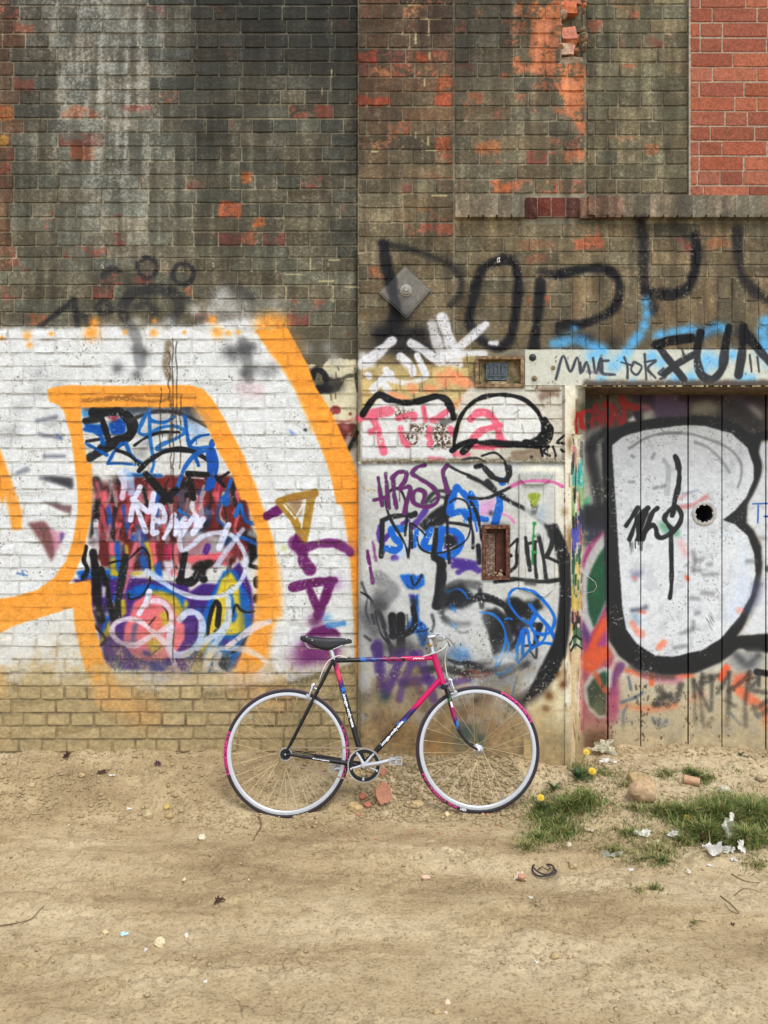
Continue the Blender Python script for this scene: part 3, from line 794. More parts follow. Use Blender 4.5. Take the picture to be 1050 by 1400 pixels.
# the orange outline itself
fill(VQ, ORG, 192, 612, 215, 596, 300, 588, 480, 592, 640, 588, 780, 588, 830, 600, 870, 645, 930, 745, 1000, 880, 1046, 1062, 985, 1062, 945, 945, 890, 850, 830, 720, 790, 680, 330, 680, 335, 760, 352, 880, 370, 1000, 378, 1080, 325, 1080, 310, 960, 290, 800, 262, 700, 240, 668, 200, 655, soft=.8, wob=1.5, chip=.12)
fill(VS, ORG, 318, -20, 375, -20, 378, 80, 372, 200, 340, 350, 300, 450, 280, 475, 372, 455, 376, 560, 395, 680, 430, 800, 480, 900, 540, 985, 400, 985, 360, 870, 325, 740, 305, 640, 300, 572, 180, 605, 60, 645, -30, 690, -780, 800, -780, 640, -30, 540, 60, 525, 150, 500, 220, 450, 270, 380, 300, 290, 318, 180, soft=.9, wob=1.5, chip=.12)
fill(VD, ORG, 520, 720, 560, 620, 600, 520, 640, 440, 670, 340, 690, 200, 694, 0, 694, -60, 830, -60, 850, 120, 850, 300, 800, 420, 775, 560, 770, 640, 690, 740, 560, 760, soft=4, wob=1.5, chip=.12)
fill(VB, ORG, 590, -20, 720, -20, 780, 120, 850, 330, 910, 520, 940, 700, 950, 900, 960, 1060, 790, 1060, 800, 900, 805, 700, 790, 480, 740, 300, 660, 120, soft=1, wob=1.5, chip=.12)
stroke(VB, (250, 196, 120), 40, 930, 700, 955, 880, 960, 1060, soft=5, op=.55)
stroke(VS, (250, 176, 76), 60, 430, 840, 480, 930, 540, 985, soft=5, op=.7)
fill(VS, ORG, -30, 5, 10, 45, 40, 40, 62, 100, 88, 180, 88, 250, 46, 254, 36, 180, 20, 110, -30, 80, soft=1.2, op=.95, wob=2)
fill(V0, ORG, -120, 520, 0, 614, 14, 655, 4, 690, -20, 640, -120, 560, soft=1, wob=2)
fill(V0, ORG, -120, 700, 28, 720, 30, 724, 12, 726, -120, 760, soft=1, wob=2, op=.0)
fill(VS, ORG, -60, 760, 0, 810, 20, 880, 30, 940, -60, 960, soft=3, op=.75)
fill(VR, ORG, 145, 362, 280, 355, 305, 400, 360, 505, 390, 590, 460, 700, 520, 830, 555, 920, 590, 1080, 480, 1080, 450, 940, 410, 830, 370, 740, 310, 610, 250, 510, 180, 420, soft=.9, wob=1.5, chip=.15)
fill(VT, ORG, 450, -20, 545, -20, 580, 80, 590, 300, 590, 870, 560, 870, 552, 700, 545, 500, 530, 330, 505, 170, soft=1, wob=1.5, chip=.15)
mist(VR, ORG, 44, 210, 330, 250, 340, 180, 340, op=.75)
mist(VR, (190, 140, 80), 30, 330, 450, 310, 400, op=.4)
stroke(VR, (244, 196, 120), 14, 200, 445, 290, 570, 350, 700, 380, 780, soft=2, op=.6)
stroke(VD, (232, 220, 222), 46, 780, 365, 690, 395, 590, 460, 480, 545, soft=1.4, op=.9)
stroke(VD, (226, 218, 216), 40, 310, 700, 350, 610, 420, 560, 560, 560, 680, 600, 760, 670, 740, 720, 640, 760, 500, 760, 420, 720, 390, 660, 420, 600, soft=1.6, op=.75)
# scuffed double line in the orange head
stroke(VQ, (110, 78, 44), 16, 340, 652, 500, 645, 640, 655, 700, 640, soft=2, op=.5, chip=.9)
stroke(VQ, (120, 84, 50), 10, 440, 636, 620, 632, 760, 640, 800, 640, soft=2, op=.5, chip=.9)
stroke(VQ, (190, 150, 100), 40, 800, 690, 850, 740, soft=3, op=.5)
# gold and purple letters on the white strip
GLD = (178, 140, 56)
stroke(VT, PUR, 44, 195, 195, 240, 170, soft=1.5)
stroke(VT, PUR, 24, 250, 130, 330, 115, 395, 105, soft=1.5); stroke(VT, PUR, 30, 320, 275, 310, 320, soft=2)
stroke(VT, GLD, 34, 245, 138, 300, 200, 345, 290, 355, 230, 375, 120, 390, 100, 300, 118, 245, 134, soft=1.3, cur=False)
fill(VT, (150, 112, 66), 275, 135, 340, 120, 335, 200, 310, 190, soft=2, op=.7)
stroke(VT, (226, 222, 212), 9, 265, 150, 310, 205, 350, 135, 335, 245, soft=1, cur=False)
stroke(VT, PUR, 60, 310, 305, 330, 330, soft=3, op=.8)
stroke(VT, PUR, 46, 340, 340, 345, 380, 370, 415, soft=2, op=.95); stroke(VT, PUR, 36, 340, 330, 400, 312, 470, 308, 520, 330, 535, 345, soft=2, op=.9)
stroke(VT, PUR, 36, 300, 488, 380, 470, 470, 460, soft=1.5); stroke(VT, PUR, 40, 455, 465, 430, 540, 405, 600, soft=2); stroke(VT, PUR, 36, 370, 500, 400, 570, soft=2)
mist(VT, PUR, 30, 400, 610, 390, 630, op=.6); mist(VT, (150, 90, 150), 34, 480, 470, 535, 330, op=.4)
fill(VT, PUR, 345, 690, 380, 655, 440, 640, 480, 660, 498, 690, soft=1.5)
fill(VT, PUR, 325, 740, 340, 690, 430, 700, 500, 740, 470, 790, 340, 800, soft=4, op=.85)
mist(VT, (130, 60, 124), 50, 350, 760, 440, 770, 330, 780, op=.6)
stroke(VT, (66, 134, 196), 22, 445, 645, 510, 636, soft=2, op=.8); mist(VT, (110, 170, 216), 24, 440, 615, op=.6)
# long rust and dirt run below an old fixing, and the seam line down the wall
stroke(V0, (120, 104, 76), 9, 230, 470, 226, 500, 231, 515, soft=3, op=.75, chip=.9)
for (x, y0, y1) in [(236, 462, 640), (231, 480, 545), (241, 466, 600), (219, 530, 620), (246, 540, 640), (237, 640, 905), (233, 600, 660)]:
    P = [(x + dr.uniform(-1.4, 1.4), y) for y in np.linspace(y0, y1, 12)]
    stroke(V0, (62, 50, 38), 1.5, *[c for p in P for c in p], soft=.9, op=.75, chip=.9)
stroke(V0, (70, 54, 40), 5, 233, 548, 235, 575, 232, 600, soft=2, op=.6, chip=.9)
# ground splash: khaki mud over the bottom courses
mud = np.clip((YYg - 880 + (NW - .5) * 80 + (NF - .5) * 40 + (NH - .5) * 40) / 70, 0, 1); mud = mud * mud * (3 - 2 * mud) * .86 * (XXg < 491)
C.a = C.a * (1 - mud[..., None]) + (c3((188, 168, 128)) * (.80 + .22 * NW + .18 * NG)[..., None]) * mud[..., None]
hz = np.clip((YYg - 800) / 90, 0, 1) * .28 * (XXg < 491) * np.clip(NH * 1.6 - .2, 0, 1)
C.a = C.a * (1 - hz[..., None]) + c3((190, 172, 128)) * hz[..., None]
stroke(V0, (226, 150, 74), 44, 150, 950, 200, 975, soft=14, op=.22); stroke(V0, (222, 158, 96), 50, 330, 930, 380, 950, soft=16, op=.25)
# ================= right wall paint
VE, VF, VG, VH = View(490, 620, 7), View(640, 620, 7), View(490, 760, 7), View(640, 760, 7)
VN, VO, VP = View(490, 300, 3.5), View(780, 300, 3.889), View(490, 480, 3.5)
VW, VX = View(600, 330, 2.333), View(600, 640, 2.333)
SB = (36, 35, 38)
# iron wall plate (its own surface shows this patch)
fill(VN, (124, 120, 110), 92, 355, 225, 222, 352, 342, 230, 488, soft=.6, wob=.3)
fill(VN, (142, 138, 126), 100, 355, 225, 226, 235, 240, 120, 355, soft=1.5, op=.6)  # paler strip: highlight on the upper left edge painted into the colour
# big soft black letters
kw = dict(soft=3.6, spk=3, op=1.0)
stroke(VN, SB, 52, 120, 115, 130, 200, 160, 330, 175, 430, 165, 520, **kw)
stroke(VN, SB, 30, 105, 110, 220, 135, 330, 170, 440, 220, 490, 290, 480, 360, 440, 410, soft=3.4, spk=4, op=.65)
stroke(VN, SB, 50, 100, 545, 180, 545, 300, 540, soft=5, spk=5, op=.8)
stroke(VN, SB, 44, 700, 190, 610, 220, 570, 290, 545, 390, 530, 480, 570, 560, 640, 605, 700, 600, 735, 540, 755, 420, 765, 290, 740, 205, 690, 185, **kw)
stroke(VN, SB, 48, 870, 300, 862, 400, 850, 520, 840, 600, 838, 660, **kw)
stroke(VN, SB, 36, 880, 245, 960, 265, 1050, 240, soft=4, spk=5, op=.75)
stroke(VO, SB, 46, -70, 290, 60, 265, 170, 260, 240, 300, 260, 380, 230, 470, 150, 520, 60, 555, -60, 560, **kw)
stroke(VO, SB, 56, 375, 10, 385, 150, 385, 260, 395, 370, 440, 480, soft=4, spk=5, op=.8)
stroke(VO, SB, 54, 395, 375, 480, 395, 600, 380, 650, 300, 668, 180, 660, 90, **kw)
stroke(VO, SB, 52, 885, 60, 890, 180, 910, 290, 970, 370, 1050, 430, 1200, 470, soft=4, spk=5, op=.75)
stroke(VO, SB, 36, 560, 30, 620, 100, soft=5, spk=5, op=.4)
# sky-blue mist round the beam
BL = (104, 182, 232)
for q in [(400, 440, 14), (405, 500, 22), (390, 560, 26), (360, 620, 30), (330, 650, 30), (480, 610, 24), (540, 600, 24), (600, 590, 22), (640, 585, 18), (700, 600, 30), (770, 570, 30), (820, 580, 26), (60, 640, 34), (120, 670, 30), (20, 580, 24), (1010, 600, 26), (1040, 540, 26), (1030, 650, 30), (-40, 640, 40), (-90, 660, 30)]:
    mist(VO, BL, q[2], q[0], q[1], op=.8)
mist(VO, SB, 46, 40, 630, 100, 640, 230, 660, 700, 600, 760, 580, 900, 600, 940, 640, -60, 600, op=.6)
for w_, q in [(34, (400, 430, 405, 500, 385, 580, 345, 640, 310, 690)), (36, (450, 620, 540, 600, 650, 580)), (40, (-60, 660, 30, 640, 110, 670, 160, 690)), (36, (690, 610, 790, 570, 830, 580)), (50, (1030, 540, 1030, 640, 1040, 690))]:
    stroke(VO, BL, w_, *q, soft=6, spk=9, op=.75)
# steel beam: cream with blue
BM = (204, 204, 190)
fill(V0, BM, 716, 477.5, 1310, 477.5, 1310, 530, 716, 530, soft=.5, wob=.4)
fill(V0, BM, 716, 528, 790, 528, 790, 545, 716, 545, soft=.5, wob=.4)
for q in [(120, 720, 50), (170, 700, 40), (220, 780, 40), (160, 850, 30), (270, 740, 40), (300, 700, 36), (330, 860, 20), (430, 730, 40), (480, 760, 36), (560, 850, 44), (640, 840, 34), (720, 740, 50), (780, 760, 40), (700, 800, 40), (860, 720, 36), (960, 850, 30), (1030, 700, 50), (910, 840, 36), (1080, 760, 50)]:
    mist(VO, (112, 188, 234), q[2], q[0], q[1], op=.8)
for i in range(120):
    x, y = dr.uniform(722, 1300), dr.uniform(480, 528)
    if dr.random() < .5: y = dr.uniform(520, 528)
    stroke(V0, (112, 80, 48), dr.uniform(.8, 2), x, y, x + dr.uniform(-1.5, 1.5), y + dr.uniform(0, 2.5), soft=.8, op=.7)
MK = (44, 52, 62)
for q in [(380 - 0, 0)]: pass
mkk = dict(soft=.9, op=.9)
for q in [(372, 440, 395, 365, 418, 415, 440, 370, 450, 420), (450, 385, 455, 415, 470, 385, 480, 420), (490, 372, 500, 420, 515, 372, 520, 415), (540, 380, 510, 385, 520, 420, 560, 425), (590, 370, 600, 400, 600, 435), (580, 385, 612, 395), (620, 385, 612, 410, 630, 425, 645, 400, 625, 385), (655, 360, 660, 440), (655, 385, 690, 380, 665, 405, 690, 435), (715, 405, 700, 420, 720, 432, 705, 438)]:
    stroke(VW, MK, 8, *q, **mkk)
stroke(VW, (100, 80, 110), 10, 470, 415, 520, 420, soft=1.5, op=.4)
# FUNK in heavy black
BF = (30, 31, 34)
stroke(VO, BF, 44, 455, 665, 520, 645, 640, 630, soft=1.5, cur=False); stroke(VO, BF, 40, 470, 680, 530, 760, 600, 850, soft=1.3, cur=False); stroke(VO, BF, 36, 495, 820, 560, 770, 650, 720, soft=1.3, cur=False)
stroke(VO, BF, 42, 690, 600, 670, 720, 690, 820, 745, 850, 800, 800, 820, 690, 840, 570, soft=1.5)
stroke(VO, BF, 44, 920, 570, 910, 700, 890, 825, soft=1.4); stroke(VO, BF, 46, 930, 600, 990, 680, 1060, 760, 1120, 800, soft=1.5); stroke(VO, BF, 44, 1130, 560, 1120, 800, soft=1.5)
stroke(VO, (60, 60, 66), 12, 590, 690, 600, 720, soft=1); stroke(VO, (50, 50, 56), 12, 950, 720, 960, 810, soft=1); stroke(VO, (50, 50, 56), 10, 990, 730, 1000, 810, soft=1)
# white spray word at the corner
wk = dict(soft=1.8, op=.93, spk=1.6)
WS = (226, 226, 228)
mist(V0, SB, 20, 520, 470, 535, 455, 570, 470, 550, 480, 585, 480, 545, 440, op=.7)
mist(VN, (140, 140, 140), 50, 380, 500, 400, 560, 590, 520, 60, 650, op=.5)
stroke(VN, WS, 50, 20, 690, 90, 640, 160, 580, **wk)
stroke(VN, WS, 44, 250, 590, 310, 625, 390, 680, **wk); stroke(VN, WS, 40, 200, 655, 235, 700, **wk)
stroke(VN, WS, 56, 400, 470, 430, 560, 470, 690, **wk); stroke(VN, WS, 50, 350, 500, 380, 600, 420, 680, soft=2.5, op=.8, spk=2)
stroke(VN, WS, 40, 610, 500, 540, 560, 470, 620, **wk); stroke(VN, WS, 34, 400, 650, 520, 640, 600, 640, **wk); stroke(VN, WS, 30, 630, 590, 660, 590, **wk)
# cream-yellow painted bricks and the orange-white patch
fill(V0, (214, 192, 140), 494, 500, 560, 498, 640, 500, 640, 540, 600, 545, 494, 545, soft=1.2, op=.55, wob=3, tex=np.clip((NW - .2) * 3, 0, 1))
for (x0, y0, x1, y1) in [(494, 541, 521, 558), (543, 520, 572, 537), (591, 502, 640, 520), (494, 520, 510, 536), (521, 522, 540, 536), (600, 540, 640, 556)]:
    fill(V0, (218, 196, 140), x0, y0, x1, y0, x1, y1, x0, y1, soft=.8, op=.85, wob=2)
for q in [(20, 650, 60, 690), (30, 700, 20, 690)]: stroke(VN, WS, 40, *q, soft=3, op=.6)
stroke(VP, WS, 42, 130, 90, 160, 130, soft=1.5); stroke(VP, WS, 40, 70, 180, 110, 140, 150, 110, soft=1.4); stroke(VP, WS, 36, 110, 140, 140, 185, soft=1.4); stroke(VP, WS, 34, 200, 20, 250, 70, 260, 110, soft=1.4); stroke(VP, WS, 30, 280, 20, 320, 110, soft=1.4)
stroke(VP, WS, 26, 160, 140, 240, 150, 320, 125, soft=1.6, op=.8); stroke(VP, WS, 30, 40, 110, 50, 120, soft=1.5)
for q in [(430, 100, 470, 140, 520, 150), (250, 170, 260, 180), (390, 120, 410, 150), (470, 120, 540, 180, 480, 260, 490, 300), (150, 210, 220, 230), (330, 180, 360, 180)]:
    stroke(VP, (240, 164, 122), 44, *q, soft=2.4, op=.75)
CW2 = (216, 212, 200)
fill(V0, CW2, 640, 530, 720, 530, 783, 530, 783, 632, 700, 632, 620, 632, 494, 632, 494, 572, 520, 545, 560, 552, 610, 545, 624, 560, 632, 540, soft=1, wob=2, op=.95)
fill(V0, (222, 222, 220), 500, 570, 520, 541, 560, 551, 600, 542, 618, 556, 622, 590, 618, 628, 494, 630, 494, 580, soft=1.2, op=.95)
fill(V0, (226, 226, 222), 626, 600, 640, 560, 670, 541, 700, 541, 730, 560, 745, 580, 745, 600, 700, 610, 640, 605, soft=1)
# worn-through bricks under the paint
for q in [(180, 280, 260, 330), (240, 350, 300, 390), (350, 350, 430, 400), (200, 400, 280, 450), (340, 400, 440, 470), (300, 340, 330, 400), (170, 270, 200, 310)]:
    x0, y0, x1, y1 = q
    fill(VP, (122, 92, 66), x0, y0, x1, y0, x1, y1, x0, y1, soft=1, op=.8, wob=5, tex=np.clip((NF - .45) * 8, 0, 1), chip=0)
    fill(VP, (60, 52, 48), x0 + 10, y0 + 8, x1 - 8, y0 + 6, x1 - 4, y1 - 8, x0, y1, soft=1, op=.7, wob=5, tex=np.clip((NF - .56) * 9, 0, 1), chip=0)
fill(VP, (130, 104, 84), 840, 180, 970, 175, 970, 260, 900, 300, 870, 240, soft=1.2, op=.7, wob=5, tex=np.clip((NW - .4) * 5, 0, 1), chip=0)
fill(VP, (134, 112, 90), 640, 480, 780, 480, 860, 460, 980, 500, 900, 520, 700, 520, soft=1.2, op=.7, wob=4, tex=np.clip((NW - .35) * 5, 0, 1), chip=0)
# pink letters
PK = (228, 110, 132)
for (w, q) in [(44, (0, 320, 60, 300, 150, 285)), (34, (70, 320, 90, 370, 105, 430, 120, 480)), (30, (60, 385, 95, 375)), (30, (190, 320, 260, 300, 265, 320)), (30, (200, 370, 210, 420, 235, 450)), (26, (310, 270, 320, 330)), (26, (340, 370, 335, 410)), (28, (345, 430, 340, 445)), (30, (430, 280, 380, 320, 350, 330)), (30, (440, 370, 450, 390))]:
    stroke(VP, PK, w, *q, soft=1.6, op=.88, chip=.6)
stroke(VP, PK, 36, 535, 325, 570, 295, 620, 300, 660, 350, 680, 440, soft=1.4, op=.95); stroke(VP, PK, 34, 675, 355, 590, 380, 545, 425, 560, 450, 700, 440, soft=1.4, op=.95); stroke(VP, PK, 26, 550, 455, 640, 460, soft=1.5); stroke(VP, PK, 26, 460, 490, 520, 492, soft=1.5, op=.8); stroke(VP, PK, 26, 340, 515, 400, 520, soft=2, op=.7)
# black outlines
stroke(VP, BF, 30, 20, 300, 60, 240, 100, 208, 150, 230, 230, 246, 310, 232, 370, 215, 420, 232, 445, 280, 455, 320, soft=1)
stroke(VP, BF, 30, 460, 310, 440, 330, 400, 340, soft=2, op=.5)
stroke(VP, BF, 20, 455, 470, 462, 400, 490, 310, 540, 250, 600, 218, 700, 208, 790, 230, 850, 280, 880, 340, 885, 380, soft=.9)
stroke(VP, BF, 34, 890, 330, 915, 370, 905, 420, 860, 450, 800, 440, soft=.9); fill(VP, BF, 560, 430, 640, 420, 720, 430, 800, 430, 850, 410, 885, 370, 910, 380, 900, 440, 820, 465, 720, 460, 640, 450, 580, 450, soft=.9)
stroke(VP, BF, 26, 445, 475, 500, 440, 560, 430, soft=1); stroke(VP, BF, 28, 500, 480, 540, 440, soft=1.2)
for q in [(870, 455, 880, 500), (870, 460, 910, 455, 885, 480, 915, 500), (930, 455, 945, 500), (1000, 390, 950, 435, 980, 440, 1000, 460, 985, 480, 970, 470)]:
    stroke(VP, BF, 11, *q, soft=.8)
for (x, y) in [(825, 505), (1005, 488)]: stroke(VP, BF, 16, x, y, x + 2, y, soft=.8)
for q in [(740, 300, 770, 280), (620, 290, 650, 292), (780, 350, 790, 390)]: stroke(VP, (120, 120, 120), 6, *q, soft=1.2, op=.5)
# rendered panel: grey white
RW = (206, 206, 200)
pn = win(490, 631, 770, 1080)
C.a[pn] = c3(RW) * (0.93 + .12 * NW[pn])[..., None]
al = np.clip((NH[pn] - .4) * 2, 0, .5); lay(pn, al, (190, 190, 186))
fill(V0, (226, 222, 204), 715, 635, 771, 635, 771, 760, 757, 800, 757, 648, 708, 645, soft=2, op=.85)
fill(V0, (124, 112, 84), 494, 627, 772, 626, 772, 633, 494, 635, soft=1, op=.75, wob=1, tex=np.clip((NF - .25) * 4, .2, 1))
for q in [(40, 320, 60, 340), (110, 340, 125, 345), (140, 345, 160, 355), (55, 800, 70, 810), (90, 350, 95, 360)]: stroke(VE, (176, 150, 90), 12, *q, soft=1, op=.8)
mist(VG, (150, 150, 150), 130, 300, 250, 220, 420, 900, 180, 100, 500, 100, 700, op=.5)
mist(VG, (186, 188, 188), 110, 560, 80, 380, 120, 400, 330, 700, 450, op=.8)
# loose colour on the panel
fill(VF, (216, 126, 182), 100, 480, 250, 430, 230, 540, 200, 580, 100, 590, soft=2, op=.85)
fill(VF, (206, 196, 226), 0, 440, 300, 420, 300, 640, 100, 700, 40, 800, 0, 900, soft=5, op=.5)
stroke(VE, (96, 62, 160), 60, 640, 540, 560, 650, 520, 700, soft=1.4, op=.95)
stroke(VE, (96, 62, 160), 36, 470, 640, 420, 670, soft=1.3); stroke(VE, (90, 56, 156), 46, 210, 700, 190, 780, 220, 840, 290, 770, soft=1.3)
stroke(VE, (90, 56, 156), 60, 345, 1000, 350, 1005, soft=1.6); stroke(VE, (90, 56, 156), 44, 830, 900, 880, 860, 930, 790, soft=2)
stroke(VG, (88, 56, 150), 44, 900, 100, 980, 60, 1050, 100, soft=1.6); fill(VG, (88, 56, 150), 880, 80, 1000, 30, 1000, 140, 940, 120, soft=1.6)
mist(VE, (180, 204, 236), 50, 300, 660, 440, 900, 560, 880, 640, 760, 400, 960, op=.7)
# black soft shapes on the panel
stroke(VE, BF, 40, 215, 980, 225, 800, 225, 640, 300, 605, 420, 590, 540, 585, soft=1.2, cur=False)
stroke(VE, (56, 56, 60), 36, 640, 470, 700, 390, 780, 355, 850, 365, soft=2); stroke(VE, (60, 60, 64), 26, 690, 460, 760, 415, 840, 425, soft=2)
fill(VE, (34, 34, 38), 570, 690, 680, 570, 800, 490, 850, 520, 880, 600, 800, 680, 720, 700, 640, 750, soft=1.4)
stroke(VE, BF, 60, 870, 380, 840, 500, 830, 600, soft=1.2)
# blue letters
SKY = (14, 108, 200)
stroke(VE, SKY, 62, 420, 720, 310, 720, 340, 800, 400, 870, 360, 920, 270, 905, soft=.9)
stroke(VE, SKY, 56, 555, 740, 530, 880, soft=.9); stroke(VE, SKY, 64, 690, 720, 650, 800, 620, 900, 690, 900, soft=.9)
stroke(VE, SKY, 70, 790, 730, 780, 860, 770, 960, 880, 970, 960, 900, 970, 800, 900, 740, 790, 735, soft=.9)
stroke(VE, SKY, 70, 930, 330, 890, 460, 880, 570, 990, 550, 1050, 600, 1080, 500, soft=.9); stroke(VE, SKY, 60, 940, 320, 1000, 380, 1060, 440, soft=.9)
stroke(VF, SKY, 64, 20, 380, 60, 480, 60, 620, soft=.9); stroke(VF, SKY, 60, 80, 620, 170, 630, soft=.9); stroke(VF, SKY, 70, 300, 400, 290, 520, 250, 670, soft=.9); stroke(VF, SKY, 74, 320, 265, 324, 270, soft=.8); stroke(VF, SKY, 20, 60, 640, 80, 740, soft=.9)
fill(VE, (206, 206, 214), 905, 460, 1000, 470, 1000, 530, 910, 510, soft=1)
fill(VE, (34, 34, 40), 820, 800, 860, 770, 930, 800, 950, 860, 880, 900, 820, 900, soft=1); fill(VE, (80, 56, 150), 910, 790, 950, 800, 940, 840, soft=1)
for q in [(1010, 620, 1015, 680), (1000, 640, 1003, 660), (1025, 600, 1030, 690)]: stroke(VE, SKY, 7, *q, soft=.7)
# thin black line drawing
TL = dict(soft=.8)
stroke(VE, BF, 24, 480, 1000, 440, 860, 340, 690, 290, 590, 262, 470, 280, 380, 340, 335, 400, 350, 445, 450, 460, 580, 445, 780, **TL)
stroke(VE, BF, 24, 470, 1000, 490, 850, 490, 690, 510, 670, 580, 720, 640, 780, **TL)
stroke(VE, BF, 24, 510, 700, 510, 900, **TL); stroke(VE, BF, 46, 740, 720, 730, 850, 710, 1000, soft=1.2); stroke(VE, BF, 28, 845, 640, 850, 850, 865, 1040, **TL)
stroke(VE, BF, 18, 870, 470, 930, 430, 1010, 450, 1060, 530, 1070, 680, 1030, 820, 900, 910, 760, 950, 650, 940, 580, 890, 560, 800, **TL)
stroke(VE, BF, 40, 540, 570, 500, 600, soft=1); stroke(VE, BF, 30, 870, 660, 960, 670, 1050, 690, soft=1.2)
stroke(VF, BF, 30, 0, 420, 90, 430, 190, 420, 280, 380, 400, 320, soft=1.1); stroke(VF, BF, 38, 0, 215, 120, 270, 250, 360, 400, 460, 520, 520, 640, 610, 760, 720, soft=2)
stroke(VF, BF, 30, 20, 460, 80, 580, 110, 720, 125, 820, soft=1); stroke(VF, BF, 30, 0, 620, 40, 760, 40, 900, soft=1.2); stroke(VF, BF, 50, 90, 880, 100, 1040, soft=1.3)
stroke(VE, BF, 26, 870, 120, 960, 170, 1060, 210, soft=1.2); stroke(VF, BF, 24, -60, 60, 60, 40, 150, 70, soft=1.3, op=.8)
stroke(VF, BF, 50, 70, 125, 130, 120, 190, 180, 240, 230, 320, 260, soft=1); stroke(VF, BF, 60, 380, 140, 385, 200, 360, 250, soft=1); stroke(VF, BF, 20, 130, 20, 250, -10, 330, 50, 360, 130, soft=1)
stroke(VF, (40, 40, 44), 50, 180, 270, 240, 340, soft=2); mist(VF, BLK, 28, 215, 570, op=.9)
stroke(VE, (140, 130, 190), 8, 0, 0, 4, 0)
# HRoSS in purple with a thin green edge
for (dx, dy, cc) in [(5, -3, (46, 120, 74)), (0, 0, (116, 38, 112))]:
    k = lambda *p: [c + (dx if i % 2 == 0 else dy) for i, c in enumerate(p)]
    for w, q in [(32, (185, 230, 205, 380, 225, 495)), (32, (255, 195, 265, 300, 285, 520)), (28, (145, 445, 210, 430, 280, 410)), (34, (325, 215, 335, 360, 345, 440, 360, 520)), (40, (315, 235, 380, 180, 450, 185, 440, 260, 390, 340, 470, 320, 490, 350, 460, 450, 435, 570)), (36, (610, 470, 630, 380, 570, 345, 520, 380, 520, 460, 580, 500, 660, 510, 740, 470, 755, 390, 690, 310, 580, 240, 510, 190, 560, 130, 630, 115)), (38, (845, 115, 805, 170, 820, 260, 850, 370))]:
        stroke(VE, cc, w + (2 if dx else 0), *k(*q), soft=.9)
stroke(VE, (110, 40, 108), 28, 85, 930, 95, 1000, 110, 1050, soft=1); stroke(VE, (130, 60, 128), 26, 140, 850, 155, 960, 165, 1020, soft=1.6, op=.85)
stroke(VG, (110, 40, 108), 34, 90, 0, 115, 130, 135, 250, soft=1)
for q in [(605, 655, 615, 690), (640, 620, 655, 660, 670, 640, 650, 610), (680, 620, 672, 650, 690, 640), (700, 625, 710, 645, 718, 620), (735, 610, 740, 615), (640, 680, 660, 665)]: stroke(VE, (190, 196, 206), 5, *q, soft=.7, op=.85)
for q in [(835, 865, 845, 870), (870, 865, 878, 867), (830, 912, 836, 914)]: stroke(VE, (226, 226, 232), 9, *q, soft=.6)
# grey-white blanking and lower shapes
GW = (200, 201, 198)
fill(VG, GW, 200, 80, 350, 30, 480, 40, 690, 10, 700, 100, 690, 160, 600, 170, 500, 180, 400, 190, 440, 300, 480, 330, 500, 400, 510, 520, 470, 570, 420, 570, 340, 480, 280, 400, 200, 260, 190, 140, soft=2.4, wob=3)
fill(VG, GW, 640, 260, 760, 180, 900, 120, 1050, 200, 1200, 300, 1300, 500, 1200, 680, 1050, 760, 900, 790, 720, 760, 640, 660, 600, 560, 580, 400, soft=3, wob=3)
fill(VG, (20, 100, 188), 395, 180, 520, 190, 620, 180, 630, 270, 570, 320, 470, 310, 440, 270, soft=1); stroke(VG, BF, 16, 470, 190, 465, 270, 520, 310, soft=1); stroke(VG, (40, 40, 46), 34, 520, 180, 530, 250, 570, 250, 600, 180, soft=1); stroke(VG, (196, 212, 230), 24, 545, 250, 560, 190, 575, 170, soft=1)
fill(VG, (30, 100, 180), 490, 365, 575, 365, 575, 480, 580, 600, 640, 660, 670, 740, 640, 850, 590, 860, 560, 740, 480, 720, 440, 700, 500, 600, 520, 520, soft=1); fill(VG, (84, 56, 150), 480, 365, 560, 370, 540, 400, 500, 400, soft=1.2); mist(VG, (34, 36, 40), 34, 520, 420, 530, 450, op=.8)
stroke(VG, BF, 40, 540, 540, 540, 640, 500, 710, 420, 750, 320, 760, soft=1.2); stroke(VG, BF, 14, 560, 720, 640, 710, 650, 690, soft=1); stroke(VG, BF, 16, 590, 650, 600, 640, soft=1)
fill(VG, (34, 34, 36), 365, 560, 435, 590, 440, 900, 380, 890, 375, 740, soft=1.6)
fill(VG, (184, 184, 184), 290, 500, 350, 500, 365, 700, 330, 740, 280, 700, soft=2); fill(VG, BF, 305, 640, 325, 640, 335, 740, 310, 740, soft=1.2)
stroke(VG, BF, 22, 25, 345, 100, 390, 160, 480, soft=1.2); stroke(VG, (44, 44, 48), 40, 180, 500, 230, 620, 260, 740, 300, 850, 310, 920, soft=1.8); stroke(VG, BF, 16, 160, 520, 180, 640, 220, 750, 290, 840, soft=1)
fill(VG, (84, 84, 84), 160, 420, 270, 340, 190, 300, 180, 200, 150, 400, soft=5, op=.7); mist(VG, (70, 70, 72), 50, 230, 470, 180, 460, op=.6)
stroke(VG, BF, 50, 780, 40, 765, 180, 745, 440, soft=2); stroke(VG, BF, 70, 740, 20, 800, 70, 790, 110, soft=1.8)
fill(VG, (36, 38, 42), 780, 360, 860, 280, 990, 260, 1050, 320, 1120, 420, 1050, 480, 900, 500, 790, 490, soft=3, wob=4); stroke(VG, (46, 48, 50), 60, 780, 470, 810, 580, 900, 640, 1050, 640, soft=4, op=.8)
fill(VG, SKY, 820, 330, 880, 310, 870, 350, 830, 360, soft=1.4); stroke(VG, SKY, 20, 870, 330, 950, 310, 1010, 350, 1060, 440, soft=1); fill(VG, (196, 196, 196), 850, 520, 960, 500, 1060, 540, 1060, 600, 960, 620, 870, 580, soft=2)
